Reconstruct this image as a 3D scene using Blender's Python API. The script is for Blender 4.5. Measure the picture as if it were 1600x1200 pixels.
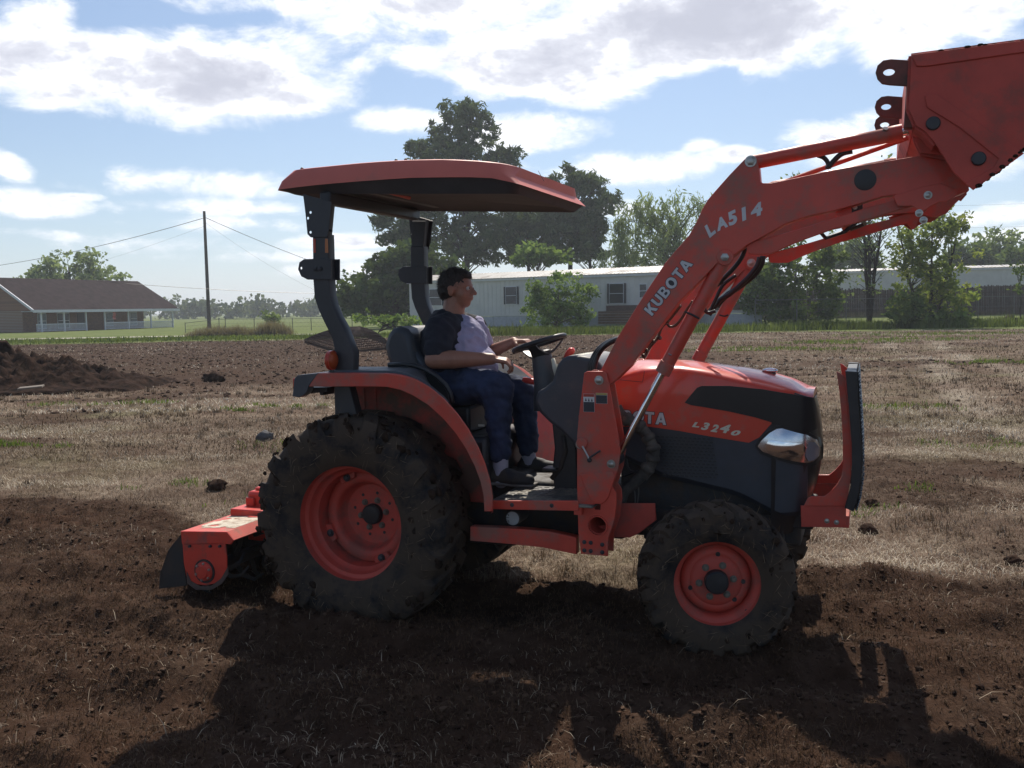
import bpy, bmesh, math, random
import numpy as np
from mathutils import Vector, Matrix
for o in list(bpy.data.objects): bpy.data.objects.remove(o)
SC = bpy.context.scene
COL = SC.collection
rng = np.random.default_rng(7)
random.seed(7)

# ------------------------------------------------------------ camera
F = 1443.0; CZ = 1.7; TH = math.atan(118.5/F); RO = math.radians(1.0)
_R = np.array([1., 0, 0]); _F = np.array([0, math.cos(TH), -math.sin(TH)]); _U = np.array([0, math.sin(TH), math.cos(TH)])
_Rr = math.cos(RO)*_R - math.sin(RO)*_U; _Ur = math.sin(RO)*_R + math.cos(RO)*_U
CAMP = np.array([0, 0, CZ])
cd = bpy.data.cameras.new('camera'); cam = bpy.data.objects.new('camera', cd); COL.objects.link(cam)
cd.sensor_width = 36; cd.lens = F/1600*36; cd.clip_start = 0.05; cd.clip_end = 6000
cam.matrix_world = Matrix(((_Rr[0], _Ur[0], -_F[0], 0), (_Rr[1], _Ur[1], -_F[1], 0), (_Rr[2], _Ur[2], -_F[2], CZ), (0, 0, 0, 1)))
SC.camera = cam
SC.render.resolution_x = 1024; SC.render.resolution_y = 768

# ------------------------------------------------------------ light and sky
SUN_EL = math.radians(49); SUN_AZ = math.radians(7)      # azimuth measured from +Y towards +X
SC.view_settings.view_transform = 'Standard'; SC.view_settings.look = 'None'
SC.view_settings.gamma = 1; SC.view_settings.exposure = 0.18; SC.view_settings.use_curve_mapping = False
sl = bpy.data.lights.new('sun', 'SUN'); sun = bpy.data.objects.new('sun', sl); COL.objects.link(sun)
sl.energy = 4.8; sl.angle = math.radians(0.5); sl.color = (1.0, 0.91, 0.79)
sdir = Vector((math.sin(SUN_AZ)*math.cos(SUN_EL), math.cos(SUN_AZ)*math.cos(SUN_EL), math.sin(SUN_EL)))
sun.rotation_euler = sdir.to_track_quat('Z', 'Y').to_euler()

def ray(u, v): return _F + _Rr*(u-800)/F - _Ur*(v-600)/F
def azel(u, v):
    d = ray(u, v); return math.degrees(math.atan2(d[0], d[1])), math.degrees(math.atan2(d[2], math.hypot(d[0], d[1])))

class NT:
    """small helper for node trees"""
    def __init__(s, nt): s.nt = nt
    def n(s, t, **kw):
        x = s.nt.nodes.new(t)
        for k, v in kw.items():
            if k.startswith('i_'):
                x.inputs[k[2:].replace('_', ' ')].default_value = v
            else: setattr(x, k, v)
        return x
    def m(s, op, a, b=None, c=None, clamp=False):
        x = s.nt.nodes.new('ShaderNodeMath'); x.operation = op; x.use_clamp = clamp
        for i, q in enumerate((a, b, c)):
            if q is None: continue
            if isinstance(q, (int, float)): x.inputs[i].default_value = q
            else: s.nt.links.new(q, x.inputs[i])
        return x.outputs[0]
    def l(s, a, b): s.nt.links.new(a, b)
    def ramp(s, fac, stops):
        r = s.nt.nodes.new('ShaderNodeValToRGB')
        while len(r.color_ramp.elements) < len(stops): r.color_ramp.elements.new(0.5)
        for e, (p, c) in zip(r.color_ramp.elements, stops):
            e.position = p; e.color = (*c, 1) if len(c) == 3 else c
        s.l(fac, r.inputs[0]); return r.outputs[0]
    def mix(s, fac, a, b):
        x = s.nt.nodes.new('ShaderNodeMix'); x.data_type = 'RGBA'
        for sk, q in ((x.inputs[0], fac), (x.inputs[6], a), (x.inputs[7], b)):
            if isinstance(q, (int, float)): sk.default_value = q
            elif isinstance(q, tuple): sk.default_value = (*q, 1) if len(q) == 3 else q
            else: s.l(q, sk)
        return x.outputs[2]

W = bpy.data.worlds.new('World'); SC.world = W; W.use_nodes = True
W.node_tree.nodes.clear()
T = NT(W.node_tree)
bg = T.n('ShaderNodeBackground'); out = T.n('ShaderNodeOutputWorld'); T.l(bg.outputs[0], out.inputs[0])
bg.inputs[1].default_value = 0.085
sky = T.n('ShaderNodeTexSky', sky_type='NISHITA', sun_disc=False, sun_elevation=SUN_EL, sun_rotation=SUN_AZ,
          altitude=0, air_density=1.0, dust_density=0.3, ozone_density=2.2)
tc = T.n('ShaderNodeTexCoord'); sep = T.n('ShaderNodeSeparateXYZ'); T.l(tc.outputs['Generated'], sep.inputs[0])
az = T.m('MULTIPLY', T.m('ARCTAN2', sep.outputs[0], sep.outputs[1]), 57.2958)
el = T.m('MULTIPLY', T.m('ARCSINE', sep.outputs[2]), 57.2958)
# warped coordinates for cloud texture
cv = T.n('ShaderNodeCombineXYZ'); T.l(T.m('MULTIPLY', az, 0.1), cv.inputs[0]); T.l(T.m('MULTIPLY', el, 0.19), cv.inputs[1]); cv.inputs[2].default_value = 3.3
n1 = T.n('ShaderNodeTexNoise', i_Scale=1.9, i_Detail=12.0, i_Roughness=0.63, i_Distortion=0.25); T.l(cv.outputs[0], n1.inputs['Vector'])
nz = T.m('SUBTRACT', n1.outputs[0], 0.5)
# lower-frequency warp of the positions so that the banks are lumpy
n2 = T.n('ShaderNodeTexNoise', i_Scale=0.9, i_Detail=3.0, i_Roughness=0.5); T.l(cv.outputs[0], n2.inputs['Vector'])
s2 = T.n('ShaderNodeSeparateColor'); T.l(n2.outputs['Color'], s2.inputs[0])
azw = T.m('ADD', az, T.m('MULTIPLY', T.m('SUBTRACT', s2.outputs[0], 0.5), 5.0))
elw = T.m('ADD', el, T.m('MULTIPLY', T.m('SUBTRACT', s2.outputs[1], 0.5), 2.2))
# cloud banks: centre u, v (1600 px frame), half width, half height, strength
CL = [(60, 100, 200, 50, 1.0), (280, 122, 250, 56, 1.5), (60, 45, 52, 40, .6), (470, 95, 110, 44, .8), (430, 12, 110, 16, .5), (150, 140, 160, 34, 1.1),
      (570, 55, 120, 48, .7), (640, 95, 60, 24, .5), (870, 98, 175, 58, 1.5), (1090, 42, 260, 62, 2.0), (1240, 95, 80, 26, .5), (700, 18, 190, 42, .8),
      (1430, 40, 110, 56, .95), (1560, 20, 90, 48, .8), (640, 190, 75, 20, .65), (820, 208, 100, 27, .7),
      (980, 262, 110, 24, .65), (890, 268, 60, 12, .4), (1075, 228, 36, 11, .5), (1122, 244, 48, 15, .6), (1320, 215, 100, 32, .8), (1350, 238, 120, 30, .6),
      (15, 258, 30, 18, .6), (40, 318, 85, 22, .65), (310, 285, 150, 26, .7), (330, 325, 120, 16, .6), (370, 355, 110, 12, .45), (70, 372, 90, 10, .5), (250, 386, 180, 12, .35),
      (560, 376, 90, 12, .5), (1570, 262, 70, 24, .7), (1560, 334, 90, 14, .5), (1560, 372, 100, 9, .3), (120, 305, 40, 6, .3), (560, 430, 160, 10, .3), (420, 405, 160, 9, .3), (900, 330, 90, 10, .3)]
dens = None
ppd = F*math.pi/180
for (u, v, ru, rv, st) in CL:
    a, e = azel(u, v); k = math.cos(math.radians(a))
    ra = ru/ppd*k*k*1.08; re = rv/ppd*k*1.08
    dx = T.m('MULTIPLY', T.m('SUBTRACT', azw, a), 1/ra); dy = T.m('MULTIPLY', T.m('SUBTRACT', elw, e), 1/re)
    r2 = T.m('ADD', T.m('MULTIPLY', dx, dx), T.m('MULTIPLY', dy, dy))
    g = T.m('MULTIPLY', T.m('SUBTRACT', 1.0, r2), st)
    dens = g if dens is None else T.m('SMOOTH_MAX', dens, g, 0.25)
dens = T.m('MAXIMUM', dens, -1.2)
# the rest of the sky carries clouds of the same kind
pl = T.m('ADD', sep.outputs[2], 0.18)
cp = T.n('ShaderNodeCombineXYZ'); T.l(T.m('DIVIDE', sep.outputs[0], pl), cp.inputs[0]); T.l(T.m('DIVIDE', sep.outputs[1], pl), cp.inputs[1]); cp.inputs[2].default_value = 8.1
n3 = T.n('ShaderNodeTexNoise', i_Scale=1.1, i_Detail=3.0, i_Roughness=0.5); T.l(cp.outputs[0], n3.inputs['Vector'])
gen = T.m('MULTIPLY', T.m('SUBTRACT', n3.outputs[0], 0.60), 6.0)
inside = T.m('MULTIPLY', T.m('SMOOTH_MIN', T.m('MULTIPLY', T.m('SUBTRACT', 38.0, T.m('ABSOLUTE', az)), 0.15), 1.0, 0.1, clamp=True),
             T.m('MULTIPLY', T.m('SUBTRACT', 23.0, el), 0.2, clamp=True), clamp=True)
mf = T.n('ShaderNodeMix', data_type='FLOAT'); T.l(inside, mf.inputs[0]); T.l(gen, mf.inputs[2]); T.l(dens, mf.inputs[3])
d_ = T.m('ADD', mf.outputs[0], T.m('MULTIPLY', nz, 3.4))
cover = T.m('SMOOTHSTEP', d_, -0.02, 0.30) if False else None
mr = T.n('ShaderNodeMapRange', interpolation_type='SMOOTHSTEP'); mr.inputs[1].default_value = -0.32; mr.inputs[2].default_value = 0.80
T.l(d_, mr.inputs[0])
n4 = T.n('ShaderNodeTexNoise', i_Scale=3.4, i_Detail=6.0, i_Roughness=0.55); T.l(cv.outputs[0], n4.inputs['Vector'])
shade = T.m('ADD', d_, T.m('MULTIPLY', T.m('SUBTRACT', n4.outputs[0], 0.5), 2.2))
ccol = T.ramp(T.m('MULTIPLY', shade, 0.50), [(0.0, (11.6, 12.0, 12.8)), (0.16, (13.6, 13.6, 13.8)), (0.34, (12.6, 12.7, 13.2)), (0.52, (8.8, 9.0, 10.0)), (0.75, (7.0, 7.2, 8.3)), (1.0, (6.4, 6.6, 7.7))])
# thin pale veil growing towards the horizon
hz = T.m('POWER', T.m('SUBTRACT', 1.0, T.m('MAXIMUM', sep.outputs[2], 0.0), clamp=True), 7.0)
skyc = T.mix(T.m('MULTIPLY', hz, 0.42, clamp=True), sky.outputs[0], (6.4, 7.9, 10.2))
sv = T.n('ShaderNodeVectorMath', operation='DOT_PRODUCT'); T.l(tc.outputs['Generated'], sv.inputs[0]); sv.inputs[1].default_value = (math.sin(SUN_AZ)*math.cos(SUN_EL), math.cos(SUN_AZ)*math.cos(SUN_EL), math.sin(SUN_EL))
aur = T.m('POWER', T.m('MAXIMUM', sv.outputs['Value'], 0.0), 3.0)
skyc = T.mix(T.m('MULTIPLY', aur, 0.34), skyc, (8.2, 10.6, 15.4))
fin = T.mix(T.m('MULTIPLY', mr.outputs[0], 0.97), skyc, ccol)
T.l(fin, bg.inputs[0])

# ------------------------------------------------------------ numpy noise
_tab = rng.random((256, 256)).astype(np.float64)
def vnoise(x, y, seed=0):
    x = x + seed*17.31; y = y + seed*7.77
    xi = np.floor(x).astype(int); yi = np.floor(y).astype(int); fx = x-xi; fy = y-yi
    fx = fx*fx*(3-2*fx); fy = fy*fy*(3-2*fy)
    a = _tab[xi & 255, yi & 255]; b = _tab[(xi+1) & 255, yi & 255]; c = _tab[xi & 255, (yi+1) & 255]; d = _tab[(xi+1) & 255, (yi+1) & 255]
    return (a*(1-fx)+b*fx)*(1-fy)+(c*(1-fx)+d*fx)*fy - 0.5
def fbm(x, y, sc, octv=4, seed=0, gain=.5):
    s = 0; a = 1; f = 1/sc
    for i in range(octv):
        s = s + a*vnoise(x*f, y*f, seed+i*3); a *= gain; f *= 2.03
    return s
def sstep(a, b, x):
    t = np.clip((x-a)/(b-a), 0, 1); return t*t*(3-2*t)

# ------------------------------------------------------------ materials
MATS = {}
def pmat(name, col, rough=.5, metal=0., var=.12, vscale=6., dirt=None, damt=.0, dscale=5., bump=0., bscale=40., spec=.5, coat=0.):
    m = bpy.data.materials.new(name); m.use_nodes = True; t = NT(m.node_tree); m.node_tree.nodes.clear()
    p = t.n('ShaderNodeBsdfPrincipled'); o = t.n('ShaderNodeOutputMaterial'); t.l(p.outputs[0], o.inputs[0])
    tcn = t.n('ShaderNodeTexCoord')
    n = t.n('ShaderNodeTexNoise', i_Scale=vscale, i_Detail=6.0, i_Roughness=.6); t.l(tcn.outputs['Object'], n.inputs['Vector'])
    c2 = tuple(max(0, c*(1-var*1.6)) for c in col); c1 = tuple(min(1, c*(1+var)) for c in col)
    c = t.ramp(n.outputs[0], [(.3, c2), (.7, c1)])
    r = rough
    if dirt:
        n2_ = t.n('ShaderNodeTexNoise', i_Scale=dscale, i_Detail=9.0, i_Roughness=.68); t.l(tcn.outputs['Object'], n2_.inputs['Vector'])
        lo = .62-.32*damt
        f = t.ramp(n2_.outputs[0], [(lo, (0, 0, 0)), (lo+.16, (1, 1, 1))])
        f = t.m('MULTIPLY', f, min(1, .35+damt))
        c = t.mix(f, c, dirt)
        rr = t.m('ADD', t.m('MULTIPLY', f, .95-rough), rough, clamp=True); t.l(rr, p.inputs['Roughness'])
    else: p.inputs['Roughness'].default_value = rough
    t.l(c, p.inputs['Base Color']); p.inputs['Metallic'].default_value = metal
    p.inputs['Specular IOR Level'].default_value = spec; p.inputs['Coat Weight'].default_value = coat
    if bump > 0:
        b = t.n('ShaderNodeBump', i_Strength=1.0, i_Distance=bump); nb = t.n('ShaderNodeTexNoise', i_Scale=bscale, i_Detail=5.0)
        t.l(tcn.outputs['Object'], nb.inputs['Vector']); t.l(nb.outputs[0], b.inputs['Height']); t.l(b.outputs[0], p.inputs['Normal'])
    MATS[name] = m; return m
DUST = (.16, .12, .09)
ORANGE = pmat('orange_paint', (.60, .068, .040), .48, var=.08, dirt=(.30, .15, .115), damt=.5, dscale=5, bump=.0006, bscale=25, coat=.15)
ORANGE2 = pmat('orange_paint_dusty', (.54, .070, .046), .58, var=.10, dirt=(.22, .095, .075), damt=.42, dscale=4.5, bump=.001, bscale=30)
HOODM = pmat('hood_paint', (.60, .058, .030), .30, var=.04, dirt=(.34, .15, .11), damt=.22, dscale=9, coat=.35)
CANOPYM = pmat('canopy_plastic', (.62, .15, .105), .5, var=.05, dirt=(.26, .15, .12), damt=.18, dscale=3)
BLACK = pmat('black_plastic', (.020, .021, .024), .42, var=.2, dirt=(.07, .06, .055), damt=.25, dscale=9)
DGREY = pmat('dark_grey_steel', (.035, .037, .043), .45, var=.15, dirt=(.09, .08, .075), damt=.22, dscale=6)
GREYP = pmat('grey_plastic', (.060, .065, .075), .5, var=.1, dirt=(.13, .12, .11), damt=.3, dscale=8)
VINYL = pmat('seat_vinyl', (.075, .085, .105), .38, var=.15, bump=.0008, bscale=60)
RUBBER = pmat('tyre_rubber', (.018, .018, .020), .75, var=.25, vscale=12, dirt=(.070, .050, .036), damt=.8, dscale=6, bump=.006, bscale=22, spec=.25)
IRON = pmat('dark_engine', (.025, .026, .03), .6, var=.3, dirt=(.06, .045, .035), damt=.6, dscale=8, bump=.004, bscale=30)
STEEL = pmat('bright_bolt', (.42, .42, .40), .35, metal=.9, dirt=(.2, .17, .13), damt=.3, dscale=30)
CHROME = pmat('chrome', (.75, .76, .80), .09, metal=1., var=.03)
LAMPM = pmat('lamp_reflector', (.60, .63, .68), .22, metal=1., var=.08, vscale=9)
RUST = pmat('rusty_mesh_steel', (.055, .024, .018), .8, var=.35, dirt=(.05, .03, .025), damt=.6, dscale=10)
AMBER = pmat('amber_lens', (.34, .055, .01), .25)
REDL = pmat('red_lens', (.45, .045, .02), .25)
CREAM = pmat('cream_plastic', (.62, .60, .48), .5, dirt=(.35, .3, .22), damt=.3)
HOSE = pmat('black_hose', (.012, .012, .014), .35, dirt=(.05, .045, .04), damt=.25, dscale=14)
HOSEWRAP = pmat('hose_wrap', (.055, .05, .045), .85, var=.4, vscale=18, dirt=(.12, .10, .08), damt=.4, dscale=12, bump=.004, bscale=40)
SILVER = pmat('silver_letters', (.55, .56, .58), .4, metal=.2, dirt=(.3, .25, .22), damt=.2)
INK = pmat('dark_letter_edge', (.03, .03, .04), .5)
WHITEP = pmat('white_print', (.7, .7, .68), .5)
YELLOWP = pmat('yellow_print', (.45, .33, .04), .5)
SKIN = pmat('skin', (.33, .155, .10), .5, var=.12, vscale=14, bump=.0008, bscale=90)
HAIR = pmat('dark_hair', (.03, .022, .018), .6, var=.4, vscale=60, bump=.004, bscale=90)
SHIRTD = pmat('navy_cloth', (.018, .020, .030), .9, var=.2, vscale=10, bump=.006, bscale=12)
SHIRTL = pmat('lavender_cloth', (.36, .35, .50), .9, var=.12, vscale=8, bump=.008, bscale=10)
JEANS = pmat('blue_denim', (.024, .038, .085), .9, var=.3, vscale=9, bump=.008, bscale=10)
SOCK = pmat('grey_sock', (.40, .39, .46), .95, bump=.002, bscale=80)
SHOE = pmat('dark_shoe', (.025, .025, .028), .7, dirt=(.09, .07, .05), damt=.4)

def soil_color(t, vec, dark):
    n = t.n('ShaderNodeTexNoise', i_Scale=9.0, i_Detail=10.0, i_Roughness=.7); t.l(vec, n.inputs['Vector'])
    return t.ramp(n.outputs[0], dark)

# ------------------------------------------------------------ object helpers
def tag(o, label=None, cat=None, group=None, kind=None):
    if label: o['label'] = label
    if cat: o['category'] = cat
    if group: o['group'] = group
    if kind: o['kind'] = kind
    return o
def empty(name, M=None, label=None, cat=None, group=None):
    o = bpy.data.objects.new(name, None); COL.objects.link(o); o.empty_display_size = .2
    if M is not None: o.matrix_world = M
    tag(o, label, cat, group); return o
def link(name, me, mat, parent=None, smooth=None, bev=0., bseg=2):
    o = bpy.data.objects.new(name, me); COL.objects.link(o)
    if mat is not None and not me.materials: me.materials.append(mat)
    if parent is not None: o.parent = parent
    if smooth is not None:
        me.polygons.foreach_set('use_smooth', [True]*len(me.polygons))
        if smooth < 179: me.set_sharp_from_angle(angle=math.radians(smooth))
    if bev > 0:
        b = o.modifiers.new('bevel', 'BEVEL'); b.width = bev; b.segments = bseg; b.limit_method = 'ANGLE'; b.angle_limit = math.radians(40)
    return o
def npmesh(name, verts, faces):
    """verts (n,3), faces (m,k) arrays -> mesh"""
    me = bpy.data.meshes.new(name); verts = np.asarray(verts, np.float32); faces = np.asarray(faces, np.int32)
    m, k = faces.shape
    me.vertices.add(len(verts)); me.vertices.foreach_set('co', verts.ravel())
    me.loops.add(m*k); me.loops.foreach_set('vertex_index', faces.ravel())
    me.polygons.add(m); me.polygons.foreach_set('loop_start', np.arange(0, m*k, k, dtype=np.int32))
    me.update(calc_edges=True); return me
def attr(me, name, vals):
    a = me.attributes.new(name, 'FLOAT', 'POINT'); a.data.foreach_set('value', np.asarray(vals, np.float32))

class MB:
    """collects verts and faces"""
    def __init__(s): s.v = []; s.f = []
    def add(s, vs, fs):
        b = len(s.v); s.v += [tuple(map(float, q)) for q in vs]; s.f += [tuple(b+i for i in q) for q in fs]; return s
    def box(s, lo, hi):
        x0, y0, z0 = lo; x1, y1, z1 = hi
        return s.add([(x0, y0, z0), (x1, y0, z0), (x1, y1, z0), (x0, y1, z0), (x0, y0, z1), (x1, y0, z1), (x1, y1, z1), (x0, y1, z1)],
              [(0, 3, 2, 1), (4, 5, 6, 7), (0, 1, 5, 4), (1, 2, 6, 5), (2, 3, 7, 6), (3, 0, 4, 7)])
    def tube(s, pts, r, n=10, cap=True):
        pts = [Vector(p) for p in pts]; rs = r if isinstance(r, (list, tuple)) else [r]*len(pts)
        vs = []; fs = []; up = None
        for i, p in enumerate(pts):
            d = (pts[min(i+1, len(pts)-1)]-pts[max(i-1, 0)])
            d = d.normalized() if d.length > 1e-9 else Vector((0, 0, 1))
            if up is None: up = Vector((0, 0, 1)) if abs(d.z) < .9 else Vector((1, 0, 0))
            a = d.cross(up).normalized(); b = a.cross(d).normalized(); up = b
            for k in range(n):
                t = 2*math.pi*k/n; vs.append(p+(a*math.cos(t)+b*math.sin(t))*rs[i])
        for i in range(len(pts)-1):
            for k in range(n):
                fs.append((i*n+k, i*n+(k+1) % n, (i+1)*n+(k+1) % n, (i+1)*n+k))
        if cap: fs.append(tuple(range(n-1, -1, -1))); fs.append(tuple((len(pts)-1)*n+k for k in range(n)))
        return s.add(vs, fs)
    def lathe(s, prof, c=(0, 0, 0), n=48, axis='y', closed=False):
        """prof: (radius, offset along axis)"""
        vs = []; fs = []
        for (r, h) in prof:
            for k in range(n):
                t = 2*math.pi*k/n; a = r*math.cos(t); b = r*math.sin(t)
                q = {'y': (a, h, b), 'z': (a, b, h), 'x': (h, a, b)}[axis]
                vs.append((c[0]+q[0], c[1]+q[1], c[2]+q[2]))
        m = len(prof)
        for i in range(m-1 if not closed else m):
            j = (i+1) % m
            for k in range(n): fs.append((i*n+k, i*n+(k+1) % n, j*n+(k+1) % n, j*n+k))
        return s.add(vs, fs)
    def prism(s, pts, y0, y1):
        """pts: (x,z) outline, extruded along y"""
        n = len(pts)
        vs = [(p[0], y0, p[1]) for p in pts]+[(p[0], y1, p[1]) for p in pts]
        fs = [tuple(range(n)), tuple(range(2*n-1, n-1, -1))]+[(i, i+n, (i+1) % n+n, (i+1) % n) for i in range(n)]
        return s.add(vs, fs)
    def sphere(s, c, r, n=12, m=8, sc=(1, 1, 1)):
        vs = [(c[0], c[1], c[2]+r*sc[2])]; fs = []
        for i in range(1, m):
            ph = math.pi*i/m
            for k in range(n):
                t = 2*math.pi*k/n
                vs.append((c[0]+r*sc[0]*math.sin(ph)*math.cos(t), c[1]+r*sc[1]*math.sin(ph)*math.sin(t), c[2]+r*sc[2]*math.cos(ph)))
        vs.append((c[0], c[1], c[2]-r*sc[2])); L_ = len(vs)-1
        for k in range(n): fs.append((0, 1+k, 1+(k+1) % n)); fs.append((L_, L_-1-k, L_-1-(k+1) % n))
        for i in range(m-2):
            for k in range(n): a = 1+i*n; fs.append((a+k, a+n+k, a+n+(k+1) % n, a+(k+1) % n))
        return s.add(vs, fs)
    def mesh(s, name='m', fix=True):
        me = bpy.data.meshes.new(name); me.from_pydata(s.v, [], s.f); me.validate()
        if fix:
            b = bmesh.new(); b.from_mesh(me); bmesh.ops.recalc_face_normals(b, faces=b.faces); b.to_mesh(me); b.free()
        return me
    def obj(s, name, mat, parent=None, smooth=None, bev=0., M=None, fix=True):
        me = s.mesh(name, fix)
        if M is not None: me.transform(M)
        return link(name, me, mat, parent, smooth, bev)
# ============================================================ THE SETTING
def G(u, v, Y):
    d = ray(u, v); return Vector((CAMP + d*Y/d[1]).tolist())
def hbase(X, Y):
    return .022*np.clip(Y-62, 0, 45)*sstep(-16, 2, X)
TB = (np.array([-40, -12, -5.24, -2.94, -1.81, -.6, .56, 1.72, 3.19, 8, 40]), np.array([17, 12.5, 9.3, 7.85, 6.9, 6.0, 5.45, 5.6, 5.7, 6.1, 9]))
def till_mask(X, Y):
    yb = np.interp(X, *TB) + .55*fbm(X, Y, 1.3, 4, 5)
    near = sstep(-.22, .28, yb-Y)
    far = sstep(-1.0, 1.5, Y-(19.5+.12*np.maximum(X+16, 0)) + 2.6*fbm(X, Y, 5, 4, 9)) * sstep(-3, 3, 8-.05*Y-X+4*fbm(X, Y, 8, 3, 2)) * sstep(-1, 1, 61-Y)
    strip = sstep(0, 1, 1.4-np.abs(Y-27+.1*X)+2.2*fbm(X, Y, 3, 4, 31))*sstep(0, 2, X-5)*.75
    lump = sstep(.23, .42, fbm(X*.6, Y*1.2, 1.7, 5, 41))*.75
    return np.clip(np.maximum(np.maximum(near, far*.9), np.maximum(strip, lump*sstep(5, 7, Y))), 0, 1)
def track_mask(X, Y):
    s = 0
    for c in (5.4, 7.0, 11.5, 13.1): s = s+np.exp(-((X-(c+.34*(Y-8)+.25*np.sin(Y*.35+c)))/.34)**2)
    return np.clip(s, 0, 1)*sstep(6.5, 9, Y)*sstep(50, 30, Y)*(.6+.9*fbm(X, Y, 1.5, 3, 14))
def field_mask(X, Y):
    edge = 57+1.2*fbm(X, Y, 6, 3, 12)-.12*np.maximum(X, 0)
    return sstep(-.6, .6, edge-Y)
def ground_h(X, Y):
    X = np.asarray(X, float); Y = np.asarray(Y, float)
    t = till_mask(X, Y); fm = field_mask(X, Y)
    d = np.hypot(X, Y)
    fine = np.exp(-np.maximum(d-9, 0)/22)
    rough = .060*fbm(X, Y, .42, 5, 1, .62)*t + .046*np.maximum(fbm(X, Y, .13, 4, 3, .64), -.15)*t
    furrow = .035*np.sin((Y+.18*X)*2*math.pi/.75+2.5*fbm(X, Y, 2.2, 3, 8))*t*sstep(9.5, 6, Y)
    grass = .045*fbm(X, Y, .55, 4, 4)*(1-t) + .02*fbm(X, Y, .11, 3, 6)*(1-t)
    swell = .10*fbm(X, Y, 5.5, 3, 15)*sstep(6, 10, Y)
    rut = -.05*np.exp(-((X-(5.4+.30*(Y-8)))/.25)**2)-.05*np.exp(-((X-(7.0+.30*(Y-8)))/.25)**2)
    return hbase(X, Y) + (rough*fine*1.0  + .018*t*sstep(11, 8, Y) + furrow + grass*fine + rut*sstep(6.5, 9, Y)*sstep(45, 30, Y))*fm + swell*fm

def axis_pts(lo, hi, step, far_lo, far_hi, grow=1.045):
    a = list(np.arange(lo, hi, step)); s = step; x = a[-1]
    while x < far_hi: s *= grow; x += s; a.append(x)
    s = step; x = lo; pre = []
    while x > far_lo: s *= grow*1.03; x -= s; pre.append(x)
    return np.array(pre[::-1]+a)
gx = axis_pts(-3.6, 5.0, .026, -2200, 2200, 1.035); gy = axis_pts(2.7, 10.5, .026, -60, 3000, 1.022)
XX, YY = np.meshgrid(gx, gy, indexing='ij')
ZZ = ground_h(XX, YY)
V = np.stack([XX.ravel(), YY.ravel(), ZZ.ravel()], 1)
nx, ny = len(gx), len(gy)
ii = np.arange(nx*ny).reshape(nx, ny)
Fq = np.stack([ii[:-1, :-1].ravel(), ii[1:, :-1].ravel(), ii[1:, 1:].ravel(), ii[:-1, 1:].ravel()], 1)
gm = npmesh('ground', V, Fq)
tm = till_mask(XX, YY); fmk = field_mask(XX, YY)
attr(gm, 'till', tm.ravel()); attr(gm, 'track', track_mask(XX, YY).ravel()); attr(gm, 'field', fmk.ravel())
gm.polygons.foreach_set('use_smooth', [True]*len(gm.polygons))
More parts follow.
